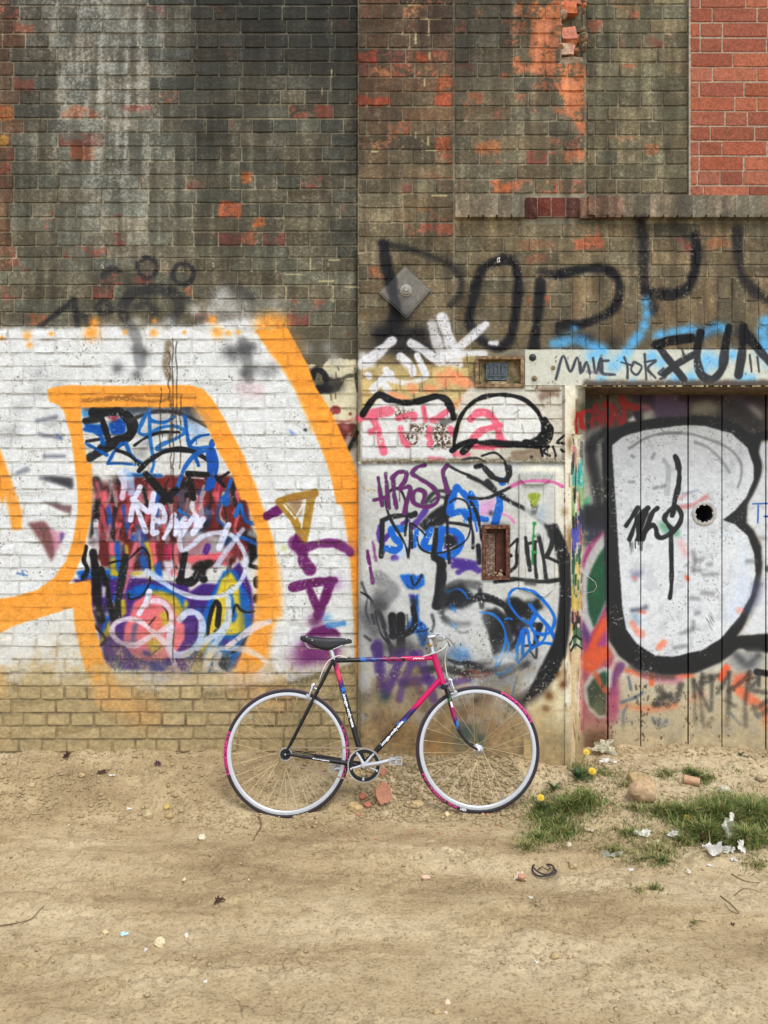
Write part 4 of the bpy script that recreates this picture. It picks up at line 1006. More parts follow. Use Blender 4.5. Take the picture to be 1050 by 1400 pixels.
fill(VG, (36, 92, 160), 850, 880, 1050, 880, 1080, 1000, 900, 1000, soft=5, op=.75); mist(VG, (140, 180, 210), 60, 1000, 900, 900, 960, op=.6)
stroke(VG, (44, 48, 52), 30, 860, 990, 960, 1020, 1050, 1010, soft=1.4)
for (x, y) in [(880, 470, ), (910, 490), (890, 640), (920, 650)]: stroke(VG, SKY, 26, x, y, x + 10, y + 30, soft=2, op=.7)
for q in [(150, 870, 190, 850, 200, 910, 190, 1020, 190, 1100), (300, 1000, 340, 900, 370, 930, 320, 1000), (500, 930, 530, 940, 560, 1050)]: stroke(VG, (82, 48, 130), 60, *q, soft=1.6, op=.9)
V3 = View(430, 840, 3)
for q in [(250, 130, 265, 240, 270, 300), (300, 290, 340, 210, 390, 150, 410, 260, 430, 310), (330, 250, 450, 250)]: stroke(V3, (88, 54, 130), 36, *q, soft=2.4, op=.75, chip=.6)
stroke(V3, (70, 66, 56), 26, 330, 240, 400, 225, 480, 230, soft=3, op=.6, chip=.9); stroke(V3, (56, 54, 48), 22, 560, 240, 680, 215, soft=3, op=.5); stroke(V3, (52, 50, 44), 24, 620, 210, 720, 185, soft=2, op=.7); stroke(V3, (50, 50, 46), 26, 760, 250, 870, 200, soft=2.5, op=.7)
V5 = View(485, 620, 3.3333)
fill(V5, (84, 54, 146), 440, 470, 560, 490, 556, 520, 500, 530, 470, 520, 430, 500, soft=1.6, wob=3); stroke(V5, (84, 54, 146), 26, 470, 540, 520, 512, 560, 530, soft=2, op=.9)
fill(V5, (38, 38, 40), 580, 730, 640, 690, 700, 760, 720, 840, 690, 910, 640, 930, 610, 860, soft=1.6, wob=6, op=.85, chip=1); fill(V5, (34, 34, 36), 690, 660, 740, 655, 770, 680, 830, 665, 840, 700, 790, 760, 740, 740, soft=1.6, wob=4, op=.9)
stroke(V5, BF, 34, 560, 650, 620, 660, 680, 690, 740, 750, soft=1.6, op=.85); stroke(V5, BF, 40, 390, 490, 395, 560, 372, 690, soft=1.6, op=.95); stroke(V5, (60, 60, 62), 40, 560, 600, 480, 590, 420, 620, 390, 680, soft=3, op=.6)
stroke(V5, (120, 122, 122), 60, 110, 560, 170, 620, 110, 680, soft=4, op=.7, spk=3); mist(V5, (70, 70, 72), 46, 110, 690, 90, 740, 130, 780, op=.6)
stroke(V5, BF, 34, 170, 740, 175, 830, soft=1.6); stroke(V5, BF, 40, 208, 740, 210, 890, soft=1.6); stroke(V5, BF, 26, 265, 700, 270, 780, 230, 820, 165, 830, soft=1.4)
fill(V5, (206, 208, 204), 110, 490, 330, 470, 350, 520, 300, 550, 200, 560, 130, 540, soft=1.6, op=.8, wob=3); fill(V5, SKY, 205, 560, 240, 550, 310, 560, 300, 600, 250, 612, soft=1); stroke(V5, (40, 40, 46), 12, 255, 560, 270, 600, 300, 560, soft=1)
stroke(V5, (90, 88, 84), 30, 120, 880, 300, 880, 340, 900, soft=5, op=.5)
for x in (708.5, 717, 741, 757): stroke(V0, (140, 138, 126), 1.1, x, 650, x + .3, 720, x, 800, soft=.7, op=.6)
mist(V5, (120, 116, 108), 80, 160, 980, 420, 1000, 620, 1000, 260, 920, op=.35)
# right part of the panel: black splashes, blue tag, big black arc
fill(VH, (36, 37, 38), 120, 520, 200, 490, 300, 540, 340, 640, 340, 800, 300, 930, 250, 960, 220, 840, 170, 700, 130, 620, soft=2, wob=8, chip=1)
stroke(VH, BF, 50, 0, 430, 100, 400, 220, 410, 320, 460, soft=2, chip=.8); stroke(VH, BF, 50, 110, 330, 125, 480, soft=2.5, op=.85)
fill(VH, BF, 340, 420, 420, 390, 480, 410, 530, 430, 600, 410, 560, 520, 500, 580, 440, 600, soft=2.6); mist(VH, BF, 40, 680, 480, 650, 430, op=.8)
stroke(VH, BF, 70, 380, 520, 420, 640, 440, 720, soft=2.6); stroke(VH, BF, 60, 420, 640, 540, 640, 660, 660, soft=2, op=.8); fill(VH, (40, 36, 66), 440, 720, 500, 640, 580, 720, 520, 760, 480, 850, 440, 840, soft=2)
stroke(VH, BF, 50, 680, 660, 650, 760, 640, 820, soft=1.5); stroke(VH, BF, 50, 460, 820, 380, 900, 330, 960, soft=2); fill(VH, BF, 360, 920, 440, 900, 430, 990, 370, 980, soft=1.5)
stroke(VH, BF, 24, 540, 855, 660, 845, soft=1.3); stroke(VH, (60, 60, 60), 20, 590, 910, 640, 970, 650, 880, soft=1.3); mist(VH, BF, 24, 540, 1030, op=.7)
for i in range(70):
    x, y = dr.gauss(215, 80), dr.gauss(730, 120)
    stroke(VH, (30, 30, 32) if dr.random() < .55 else (206, 206, 200), dr.uniform(2, 8), x, y, x + dr.uniform(-3, 3), y + dr.uniform(1, 9), soft=.8, op=.8)
for i in range(50):
    x, y = dr.uniform(560, 680), dr.uniform(840, 930)
    stroke(V0, (40, 38, 36), dr.uniform(.6, 1.6), x, y, x + dr.uniform(-.6, .6), y + dr.uniform(.4, 2.5), soft=.5)
stroke(VH, BF, 36, 250, 245, 380, 225, 480, 220, 700, 240, 870, 225, soft=1.6); fill(VH, (70, 70, 72), 530, 220, 640, 225, 640, 280, 530, 275, soft=1.5, op=.8)
stroke(VH, BF, 16, 300, 245, 450, 225, soft=1)
# JHK strokes beside the box
stroke(VF, BF, 26, 390, 890, 465, 815, 455, 950, 460, 1050, soft=.9, cur=False); stroke(VF, BF, 34, 400, 972, 404, 976, soft=.8); stroke(VH, BF, 26, 460, -10, 450, 90, 400, 140, soft=.9)
stroke(VF, BF, 40, 540, 800, 560, 960, 580, 1110, soft=1); stroke(VF, BF, 34, 560, 860, 640, 840, soft=1); stroke(VF, BF, 36, 625, 860, 630, 1040, 645, 1180, soft=1); stroke(VF, BF, 36, 660, 775, 700, 940, 735, 1190, soft=1); stroke(VF, BF, 44, 800, 700, 790, 860, 740, 980, soft=1.1); stroke(VF, BF, 26, 740, 985, 860, 1040, soft=1)
# plaster niche: green drip
fill(VF, (176, 180, 172), 488, 190, 830, 190, 790, 260, 720, 310, 520, 310, 488, 250, soft=1, op=.8); fill(VF, (150, 152, 146), 520, 310, 720, 310, 680, 330, 530, 330, soft=1, op=.7)
fill(VF, (206, 208, 202), 530, 330, 680, 330, 720, 420, 720, 760, 640, 800, 530, 700, soft=1, op=.8)
fill(VF, (120, 160, 190), 640, 560, 710, 460, 720, 720, 690, 640, soft=3, op=.4)
stroke(VF, (216, 90, 160), 32, 410, 310, 500, 275, 620, 262, 760, 268, 830, 280, 895, 315, soft=1.2, op=.8)
stroke(VF, (220, 120, 180), 24, 320, 575, 380, 600, 435, 655, soft=1.5, op=.7)
fill(VF, (112, 116, 108), 600, 480, 660, 480, 640, 580, 590, 580, soft=1.5); fill(VF, (150, 164, 44), 555, 385, 620, 370, 685, 385, 660, 450, 630, 510, 600, 500, 580, 450, soft=1.4)
stroke(VF, (70, 74, 44), 10, 590, 460, 600, 500, soft=1)
for q in [(620, 660, 615, 780), (612, 780, 608, 940), (604, 930, 606, 1050)]: stroke(VF, (42, 140, 66), 18, *q, soft=1)
for (x, y) in [(622, 668), (618, 790), (625, 940)]: stroke(VF, (46, 150, 72), 34, x, y, x + 3, y, soft=1)
# big black arc down the right of the panel
fill(VX, BF, 350, 190, 372, 180, 400, 240, 415, 300, 418, 400, 412, 520, 390, 600, 350, 670, 310, 715, 270, 735, 320, 640, 360, 560, 382, 480, 385, 380, 380, 280, soft=1.3)
stroke(VX, (60, 58, 52), 40, 300, 710, 270, 735, 240, 740, soft=5, op=.5)
stroke(VF, (40, 160, 70), 14, 850, 800, 840, 880, soft=1)
for i in range(40):
    stroke(VF, (206, 214, 206) if i % 2 else (60, 160, 90), dr.uniform(4, 9), *(lambda x, y: (x, y, x + 3, y + 4))(dr.uniform(860, 960), dr.uniform(820, 1050)), soft=.6)
# blue tag
BT = (18, 116, 206)
stroke(VH, BT, 26, 520, 308, 440, 310, 390, 360, 385, 440, 430, 520, 490, 590, 560, 630, soft=.8)
stroke(VH, BT, 30, 520, 308, 620, 340, 720, 430, 800, 540, 820, 620, 780, 720, 700, 745, 620, 715, 590, 640, 620, 570, 660, 560, soft=.8)
stroke(VH, BT, 36, 585, 465, 660, 560, 770, 690, 870, 880, soft=.8); stroke(VH, BT, 30, 870, 880, 800, 840, 700, 830, 610, 870, 540, 940, 470, 1020, soft=.8)
stroke(VH, BT, 24, 620, 720, 660, 830, 720, 790, 745, 680, soft=.8); stroke(VH, BT, 40, 590, 640, 640, 580, soft=.9)
stroke(VH, BT, 24, 110, 535, 220, 550, 310, 630, 350, 740, 340, 860, 300, 950, 250, 965, soft=.8); stroke(VH, BT, 34, 395, 930, 460, 990, 460, 860, 520, 700, 520, 800, 515, 930, soft=.8, cur=False)
stroke(VH, BT, 26, 500, 720, 560, 710, 575, 800, 590, 880, soft=.8); stroke(VH, BT, 22, 350, 600, 380, 590, 410, 600, soft=.8); stroke(VH, BT, 20, 360, 780, 380, 880, 330, 960, 280, 1050, soft=.8)
stroke(V3, BT, 8, 745, 180, 742, 240, 790, 230, 820, 200, soft=.8, op=.8); stroke(V3, BT, 8, 835, 230, 815, 300, 800, 350, soft=.9, op=.6); stroke(VH, BT, 14, 420, 1030, 360, 1090, soft=.8)
stroke(VX, BT, 10, 0, 0, 1, 0, op=0)
stroke(VX, (170, 70, 44), 16, 75, 655, 110, 648, 165, 650, soft=2, op=.75, chip=1); stroke(VX, (180, 80, 50), 6, 60, 668, 150, 662, soft=1.5, op=.6, chip=1)
for i in range(16): stroke(VX, (226, 226, 222), 4, *(lambda x, y: (x, y, x + 1, y + 6))(dr.uniform(110, 165), dr.uniform(665, 690)), soft=.6, op=.7)
# crowding of small black and violet marks low on the panel
for w, q in [(20, (30, 250, 60, 330, 90, 400)), (16, (80, 420, 70, 520, 110, 640)), (24, (130, 560, 150, 640)), (14, (330, 600, 350, 700)), (18, (460, 560, 470, 650, 450, 720)), (22, (700, 560, 720, 640, 700, 720)), (16, (660, 830, 700, 860)), (30, (60, 760, 110, 800)), (18, (930, 700, 980, 730, 1040, 720)), (22, (320, 860, 350, 930))]:
    stroke(VG, dr.choice([BF, (52, 52, 56), (70, 70, 74)]), w, *q, soft=2.2, op=.75)
mist(VG, (88, 90, 92), 70, 100, 640, 150, 720, 620, 780, 480, 830, 60, 560, op=.5)
mist(V0, (74, 72, 74), 20, 520, 880, 545, 885, 600, 905, 660, 915, 690, 925, 715, 905, op=.5)
stroke(V0, (40, 40, 42), 9, 560, 918, 600, 912, 640, 921, soft=2.4, op=.7, chip=.8); stroke(V0, (44, 44, 44), 8, 636, 905, 668, 915, 700, 908, soft=2, op=.7, chip=.8)
stroke(V0, (206, 206, 204), 10, 640, 880, 655, 900, 700, 895, soft=3, op=.6); mist(V0, (206, 208, 206), 22, 625, 860, 650, 845, 690, 900, op=.6)
# foot of the panel: bare muddy render with patches of old paint
mud = np.clip((YYg - 934 + (NW - .5) * 90 + (NF - .5) * 40 + (NH - .5) * 60 + np.clip(XXg - 700, 0, 90) * -.35) / 60, 0, 1) * ((XXg > 490) & (XXg < 770)) * .93
tone = c3((164, 140, 100)) * (.66 + .36 * NW + .26 * NG)[..., None]
C.a = C.a * (1 - mud[..., None]) + tone * mud[..., None]
for (x, y, r, cc, o) in [(560, 950, 30, (150, 124, 84), .7), (610, 960, 26, (112, 92, 62), .5), (640, 975, 22, (140, 104, 74), .45), (670, 990, 26, (150, 116, 80), .45), (700, 960, 22, (110, 92, 64), .5), (540, 1000, 24, (118, 90, 54), .5), (520, 940, 18, (100, 82, 58), .5), (660, 950, 20, (96, 84, 70), .5), (590, 1010, 30, (170, 126, 70), .5), (630, 1010, 20, (90, 96, 82), .5), (730, 990, 26, (176, 146, 96), .6), (560, 920, 20, (180, 164, 128), .6), (502, 960, 10, (186, 172, 136), .7), (502, 910, 12, (176, 170, 150), .6)]:
    mist(V0, cc, r, x, y, op=o)
for i in range(150):
    x, y = dr.uniform(494, 765), 900 + 130 * dr.random() ** .8
    stroke(V0, dr.choice([(70, 56, 38), (84, 84, 70), (190, 176, 140), (150, 84, 46), (60, 78, 72), (206, 196, 170)]), dr.uniform(1, 3), x, y, x + dr.uniform(-2, 2), y + dr.uniform(-2, 3), soft=1.4, op=.4, chip=.8)
for q in [(516, 878, 520, 905, 526, 948), (548, 890, 540, 920, 528, 950), (566, 896, 552, 930, 545, 955), (572, 892, 586, 930, 592, 955), (548, 932, 590, 928), (600, 935, 640, 928)]:
    stroke(V0, (86, 56, 128), 11, *q, soft=2.6, op=.62, chip=.9, spk=2)
for i in range(40):
    x, y = dr.uniform(496, 760), dr.gauss(975, 30)
    mist(V0, dr.choice([(92, 78, 58), (110, 96, 76), (74, 66, 54), (176, 160, 128), (130, 96, 66)]), dr.uniform(4, 13), x, y, op=dr.uniform(.25, .6))
for (x, y, s) in [(525, 951, 10), (640, 1000, 14), (655, 1010, 10)]: mist(V0, (60, 84, 80), s, x, y, op=.7)
# cream jamb strip and its rust
fill(V0, (226, 220, 198), 757, 530, 786, 530, 786, 820, 775, 905, 760, 940, 745, 960, 770, 760, 757, 760, soft=1, op=.0)
fill(V0, (228, 222, 200), 771, 527, 785.5, 527, 785.5, 1060, 771, 1060, soft=.5, wob=.5)
fill(V0, (224, 210, 172), 716, 955, 740, 935, 771, 860, 771, 1000, 735, 1000, soft=2, op=.9, wob=4)
for i in range(16): mist(V0, (140, 104, 66), dr.uniform(2, 6), dr.choice([771, 778, 785]), dr.uniform(540, 1000), op=.5, ry=dr.uniform(6, 20))
for i in range(44):
    y = dr.uniform(560, 1000); x = dr.choice([771.5, 771.5, 784.5, 784.5, 778]) + dr.gauss(0, 1)
    stroke(V0, dr.choice([(130, 84, 40), (170, 110, 44), (96, 66, 40)]), dr.uniform(.6, 2.2), x, y, x + dr.uniform(-.6, .6), y + dr.uniform(1, 16) ** 1.1, soft=1.1, op=.6, chip=.9)
for (x, y, r) in [(760, 920, 8), (768, 935, 7), (750, 950, 8), (762, 905, 5), (745, 968, 6)]: mist(V0, (112, 70, 36), r, x, y, op=.9)
stroke(V0, BF, 9, 773, 760, 773, 830, 768, 880, soft=1.5)
mud = np.clip((YYg - 950 + (NW - .5) * 60) / 50, 0, 1) * ((XXg >= 715) & (XXg < 786)) * .85
C.a = C.a * (1 - mud[..., None]) + (c3((184, 162, 120)) * (.8 + .35 * NW)[..., None]) * mud[..., None]
fill(VX, BF, 338, 182, 372, 176, 402, 235, 415, 300, 419, 400, 416, 500, 402, 590, 368, 665, 322, 716, 262, 745, 300, 690, 340, 620, 366, 540, 378, 460, 384, 380, 380, 310, 368, 250, 345, 215, soft=1.3, wob=3, chip=.6)
stroke(VX, (52, 50, 46), 36, 330, 690, 290, 730, 250, 752, soft=6, op=.6)
# the narrow post strip, many colours of runny paint (786-797)
stp = win(780, 594, 798, 1060); C.a[stp] = c3((196, 188, 160)) * (.85 + .3 * NF[stp])[..., None]
for (y0, y1, cc) in [(600, 640, (70, 74, 70)), (625, 670, (66, 176, 172)), (660, 700, (150, 180, 120)), (690, 720, (44, 52, 90)), (716, 752, (86, 90, 176)), (745, 800, (40, 96, 66)), (790, 850, (66, 110, 70)), (800, 840, (206, 176, 90)), (835, 862, (60, 46, 40)), (850, 880, (70, 120, 80))]:
    for k in range(13):
        x = dr.uniform(781, 797); a = dr.uniform(y0, y1 - 5)
        stroke(V0, cc if dr.random() < .7 else dr.choice([(226, 220, 206), (40, 40, 40), (206, 120, 130), (220, 190, 110)]), dr.uniform(1.4, 4), x, a, x + dr.uniform(-1, 1), min(y1 + 8, a + dr.uniform(8, 30)), soft=.8, op=.9)
fill(V0, (214, 190, 150), 780, 885, 798, 885, 798, 1060, 780, 1060, soft=3, op=.85)
for k in range(14): stroke(V0, dr.choice([(226, 206, 200), (190, 150, 110), (236, 226, 216)]), 2, *(lambda x, y: (x, y, x, y + 25))(dr.uniform(787, 797), dr.uniform(880, 960)), soft=1, op=.6)
stroke(VX, BF, 7, 415, 560, 432, 535, 452, 545, soft=.8); stroke(VX, BF, 6, 418, 580, 435, 562, 455, 575, soft=.8)
mud = np.clip((YYg - 970 + (NW - .5) * 40) / 40, 0, 1) * ((XXg >= 786) & (XXg < 797.5)) * .85
C.a = C.a * (1 - mud[..., None]) + (c3((184, 162, 120)) * (.8 + .35 * NW)[..., None]) * mud[..., None]

# ================= door paint (x from 798)
VI, VJ, VK, VL, VM = View(780, 520, 7), View(900, 520, 7), View(780, 700, 7), View(780, 880, 3.889), View(900, 700, 7)
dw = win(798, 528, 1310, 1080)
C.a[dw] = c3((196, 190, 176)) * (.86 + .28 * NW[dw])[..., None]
# top: dark brown band across the boards, purple patches, red lettering
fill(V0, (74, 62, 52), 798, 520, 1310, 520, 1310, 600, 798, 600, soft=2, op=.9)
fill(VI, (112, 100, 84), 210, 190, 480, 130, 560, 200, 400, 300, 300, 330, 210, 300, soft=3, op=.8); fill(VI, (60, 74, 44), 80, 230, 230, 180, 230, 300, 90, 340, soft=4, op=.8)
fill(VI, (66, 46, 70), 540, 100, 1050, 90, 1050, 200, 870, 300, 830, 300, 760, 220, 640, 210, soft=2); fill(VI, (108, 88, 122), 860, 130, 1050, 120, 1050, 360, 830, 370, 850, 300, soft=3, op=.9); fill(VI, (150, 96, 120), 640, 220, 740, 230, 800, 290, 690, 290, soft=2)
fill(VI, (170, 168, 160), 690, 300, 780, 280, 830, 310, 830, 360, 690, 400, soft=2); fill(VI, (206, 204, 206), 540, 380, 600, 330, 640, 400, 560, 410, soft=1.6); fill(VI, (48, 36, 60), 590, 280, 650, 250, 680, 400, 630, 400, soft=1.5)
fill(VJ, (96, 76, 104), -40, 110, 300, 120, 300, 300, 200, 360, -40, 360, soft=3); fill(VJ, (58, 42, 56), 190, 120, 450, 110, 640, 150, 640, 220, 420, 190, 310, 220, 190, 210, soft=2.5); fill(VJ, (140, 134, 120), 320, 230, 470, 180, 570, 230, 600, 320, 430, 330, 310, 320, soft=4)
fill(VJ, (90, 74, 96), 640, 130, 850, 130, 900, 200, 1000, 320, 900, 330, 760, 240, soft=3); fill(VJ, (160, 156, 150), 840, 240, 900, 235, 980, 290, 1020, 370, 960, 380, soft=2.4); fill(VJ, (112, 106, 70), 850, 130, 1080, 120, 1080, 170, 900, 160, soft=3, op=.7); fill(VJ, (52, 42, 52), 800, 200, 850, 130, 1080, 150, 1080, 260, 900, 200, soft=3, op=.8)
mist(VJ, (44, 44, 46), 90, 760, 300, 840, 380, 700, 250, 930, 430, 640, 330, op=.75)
RD = (164, 38, 34)
for w, q in [(34, (70, 310, 45, 400, 55, 490)), (44, (180, 290, 110, 310, 110, 430, 160, 460, 200, 390)), (40, (200, 450, 230, 240, 260, 300, 290, 440)), (36, (215, 370, 280, 360)), (40, (300, 400, 320, 300, 360, 420)), (80, (320, 230, 350, 240)), (44, (380, 420, 400, 330, 400, 240, 470, 400, 500, 400)), (56, (490, 170, 510, 280, 500, 390)), (70, (490, 210, 560, 240, 620, 260))]:
    stroke(VI, RD, w, *q, soft=1.3, op=.95)
stroke(VI, (34, 34, 36), 30, 170, 430, 170, 470, soft=1.5)
# grey-black left board
fill(VI, (150, 148, 142), 110, 480, 300, 430, 330, 560, 300, 700, 320, 1300, 200, 1300, 180, 900, 110, 700, soft=4)
stroke(VI, (40, 40, 42), 90, 200, 620, 200, 760, 250, 1000, 270, 1250, soft=6, op=.9); stroke(VI, (42, 42, 44), 80, 330, 490, 230, 560, 190, 660, soft=5, op=.9); mist(VI, (150, 186, 156), 40, 130, 950, 140, 1200, op=.7); fill(VI, (110, 184, 140), 110, 1150, 190, 1100, 180, 1200, 120, 1220, soft=2)
fill(VI, (62, 60, 72), 110, 1230, 330, 1230, 330, 1420, 110, 1420, soft=4)
# left board lower: green leaf, white line, magenta and orange
fill(V0, (40, 40, 44), 798, 690, 832, 690, 832, 728, 800, 745, soft=3, op=.9); fill(VK, (70, 72, 96), 110, 130, 300, 160, 200, 300, 120, 360, soft=4, op=.8); mist(VK, (170, 168, 120), 26, 150, 200, 140, 280, op=.5)
fill(VK, (168, 64, 120), 110, 460, 160, 330, 300, 180, 330, 170, 340, 1420, 110, 1420, soft=2)
fill(VK, (196, 196, 192), 110, 560, 160, 430, 250, 270, 330, 180, 345, 320, 345, 800, 300, 950, 230, 1100, 160, 1200, 100, 1000, soft=1.3)
fill(VK, (34, 92, 62), 160, 620, 200, 540, 260, 410, 340, 310, 340, 820, 270, 1000, 220, 1110, 170, 980, 150, 800, soft=1.3)
fill(VK, (20, 112, 68), 200, 790, 250, 720, 280, 800, soft=2); mist(VK, (20, 112, 68), 26, 270, 540, 240, 600, 300, 570, op=.8)
fill(VK, (110, 72, 130), 105, 1020, 200, 1200, 160, 1270, 100, 1150, soft=2); fill(VK, (226, 104, 54), 340, 960, 340, 1120, 240, 1280, 300, 1400, 340, 1420, 120, 1420, 170, 1280, 240, 1100, soft=2.4)
fill(VK, (168, 84, 140), 240, 1280, 340, 1130, 340, 1300, 260, 1330, soft=3, op=.8)
# lower left roundel
fill(VL, (176, 98, 108), 56, 60, 200, 20, 260, 120, 270, 300, 220, 430, 180, 500, 56, 470, soft=2.5); fill(VL, (218, 104, 60), 60, 60, 110, 20, 190, 10, 210, 60, 110, 160, 60, 130, soft=2.5); fill(VL, (186, 186, 176), 70, 290, 65, 220, 110, 150, 170, 120, 215, 130, 190, 390, 150, 395, 100, 360, soft=1.5)
fill(VL, (72, 84, 62), 85, 240, 120, 180, 170, 150, 195, 190, 190, 370, 150, 380, 100, 330, soft=1.6); stroke(VL, (206, 106, 70), 26, 130, 160, 165, 220, 185, 250, soft=2.5, op=.8); fill(VL, (40, 90, 66), 165, 150, 190, 150, 192, 210, 170, 210, soft=2)
stroke(VL, (112, 62, 120), 40, 230, 260, 235, 180, 265, 120, soft=3, op=.8); stroke(VL, (200, 198, 190), 22, 205, 220, 215, 140, 240, 80, soft=3, op=.8); fill(VL, (176, 88, 120), 190, 260, 260, 200, 255, 400, 200, 450, soft=4, op=.8)
# muddy lower strip of the door
fill(VL, (192, 182, 156), 250, 170, 1060, 150, 2000, 150, 2000, 420, 270, 420, soft=4); fill(VL, (226, 206, 190), 260, 170, 420, 150, 420, 200, 300, 200, soft=4, op=.6)
stroke(VL, (226, 128, 80), 34, 280, 330, 420, 345, 560, 325, soft=5, op=.7); stroke(VL, (228, 110, 70), 26, 300, 140, 430, 175, 560, 170, 640, 165, soft=4, op=.8); stroke(VL, (206, 120, 150), 40, 390, 165, 500, 190, 580, 190, soft=5, op=.6); stroke(VL, (228, 110, 70), 20, 430, 160, 430, 215, soft=2.5)
stroke(VL, (230, 110, 70), 50, 800, 180, 830, 130, soft=3); stroke(VL, (230, 118, 80), 50, 940, 170, 880, 220, 960, 300, 1030, 350, 1050, 440, soft=4, op=.85); fill(VL, (220, 110, 80), 850, 160, 960, 160, 900, 230, soft=4, op=.7); stroke(VL, (220, 150, 120), 40, 640, 300, 690, 270, soft=5, op=.6)
# black-outlined letter B
OB = (30, 31, 33)
outl = (293, 590, 380, 470, 520, 430, 700, 400, 900, 372, 1090, 366, 1240, 372, 1380, 390, 1500, 440)
fill(V0, OB, 822, 604, 834, 588, 860, 578, 900, 571, 950, 568, 990, 571, 1010, 580, 1026, 594, 1050, 588, 1300, 560, 1300, 596, 1060, 599, 1041, 602, 1037, 616, 1042, 632, 1040, 650, 1034, 666, 1022, 690, 1020, 714, 1030, 725, 1040, 745, 1042, 775, 1038, 800, 1028, 830, 1014, 860, 1006, 870, 1040, 866, 1300, 880, 1300, 900, 1040, 888, 1010, 886, 985, 905, 950, 920, 910, 923, 870, 915, 845, 895, 832, 875, 828, 830, 826, 740, 824, 660, soft=1.3, wob=1)
mist(VI, OB, 30, 330, 480, 300, 530, op=.7)
fill(V0, OB, 1006, 872, 1050, 868, 1300, 884, 1300, 905, 1050, 892, 1020, 890, soft=1.5)
stroke(VL, (60, 60, 60), 34, 320, 120, 420, 165, 540, 175, soft=4, op=.6)
# silver fill of the letter
SV = (219, 221, 222)
fill(V0, SV, 836, 608, 850, 597, 880, 588, 930, 581, 965, 582, 1000, 592, 1022, 612, 1030, 636, 1030, 656, 1020, 680, 1004, 698, 988, 711, 1004, 716, 1022, 732, 1031, 757, 1033, 785, 1026, 815, 1010, 843, 985, 873, 960, 888, 920, 898, 895, 896, 870, 880, 855, 860, 850, 830, 846, 770, 842, 700, soft=.9, wob=1)
fill(V0, SV, 1041, 606, 1080, 600, 1300, 600, 1300, 860, 1060, 864, 1014, 868, 1030, 838, 1042, 800, 1045, 770, 1042, 740, 1032, 722, 1022, 714, 1024, 690, 1036, 664, 1044, 640, 1038, 620, soft=1, wob=1)
mist(V0, (214, 214, 214), 20, 1040, 690, 1045, 800, 1040, 840, op=.4)
s2 = win(836, 580, 1310, 900)
al = np.clip((NW[s2] - .58) * 2, 0, .3) * (C.a[s2].min(-1) > .6); lay(s2, al, (176, 180, 182))
fill(VM, (206, 218, 236), 700, 850, 780, 620, 800, 400, 860, 620, 880, 760, 700, 1080, 640, 1040, soft=5, op=.6); stroke(VM, (214, 226, 236), 40, 640, 200, 740, 240, 800, 360, 820, 500, soft=3, op=.6); stroke(VM, (216, 226, 240), 40, 720, 500, 700, 740, soft=4, op=.5)
stroke(VM, (62, 70, 110), 90, 950, 700, 920, 830, 860, 930, soft=7, op=.45)
G1 = (136, 140, 140)
stroke(VI, G1, 26, 560, 650, 700, 560, 850, 510, 1050, 500, soft=1.2, op=.8); stroke(VJ, G1, 26, 0, 515, 150, 500, 320, 515, 470, 560, 620, 620, 730, 700, 790, 800, 790, 920, 760, 1020, soft=1.4, op=.7); stroke(VJ, (150, 154, 154), 28, 350, 590, 470, 640, 600, 760, 680, 880, soft=1.6, op=.75); stroke(VJ, (180, 184, 184), 46, 55, 760, 95, 860, 80, 1080, soft=1.4, op=.9)
for q in [(560, 970, 600, 970), (800, 1030, 830, 1020), (870, 1020, 900, 1005), (580, 720, 600, 730), (780, 740, 800, 700)]: stroke(VI, (120, 124, 126), 22, *q, soft=3, op=.8)
for q in [(330, 380, 350, 470, 330, 560), (350, 460, 410, 455), (340, 555, 400, 560), (430, 600, 560, 590), (420, 770, 520, 780), (480, 500, 500, 495), (220, 1160, 330, 1120), (150, 1300, 260, 1280), (310, 820, 380, 830), (360, 970, 380, 960), (850, 470, 930, 470), (330, 1050, 330, 1100), (980, 250, 1020, 250)]: stroke(VM, (112, 112, 114), 34, *q, soft=4, op=.6)
for i in range(24):
    x, y = dr.uniform(455, 520), dr.uniform(960, 1090); stroke(VM, (96, 92, 90) if i % 2 else (236, 238, 240), 5, x, y, x + 30, y + 50, soft=.6, op=.7)
stroke(VJ, (206, 120, 116), 40, 210, 1210, 330, 1190, 460, 1110, soft=3, op=.7); stroke(VJ, (206, 130, 126), 26, 200, 1130, 280, 1080, soft=3, op=.6); stroke(VJ, (90, 110, 150), 10, 230, 1085, 380, 1050, soft=3, op=.5)
stroke(VM, (226, 150, 150), 50, 215, 290, 260, 400, soft=5, op=.5); stroke(VM, (236, 100, 60), 36, 270, 620, 280, 640, soft=2.5); stroke(VM, (240, 140, 112), 40, 10, 1300, 50, 1250, soft=3.5, op=.8); stroke(VM, (240, 150, 124), 44, 770, 940, 790, 935, soft=4, op=.8)
fill(VK, (98, 160, 126), 840, 120, 900, 80, 1010, 150, 1050, 160, 1050, 230, 960, 220, 880, 190, soft=3, op=.75); fill(VK, (130, 130, 160), 570, 570, 700, 560, 690, 600, 590, 670, soft=3, op=.7); stroke(VK, (226, 130, 110), 30, 600, 620, 615, 640, soft=3, op=.7); stroke(VK, (60, 72, 90), 36, 590, 940, 660, 930, 720, 910, soft=4, op=.7); stroke(VK, (234, 110, 90), 26, 660, 950, 710, 960, soft=2.5, op=.8); stroke(VK, (238, 150, 124), 60, 590, 1060, 630, 1130, 680, 1170, soft=3, op=.8); stroke(VK, (120, 160, 190), 60, 620, 1000, 640, 1050, soft=5, op=.5); stroke(VK, (240, 150, 120), 50, 850, 1280, 890, 1250, soft=4, op=.8)
fill(VK, (130, 132, 134), 565, 280, 600, 290, 600, 350, 570, 415, soft=1.6, op=.9)
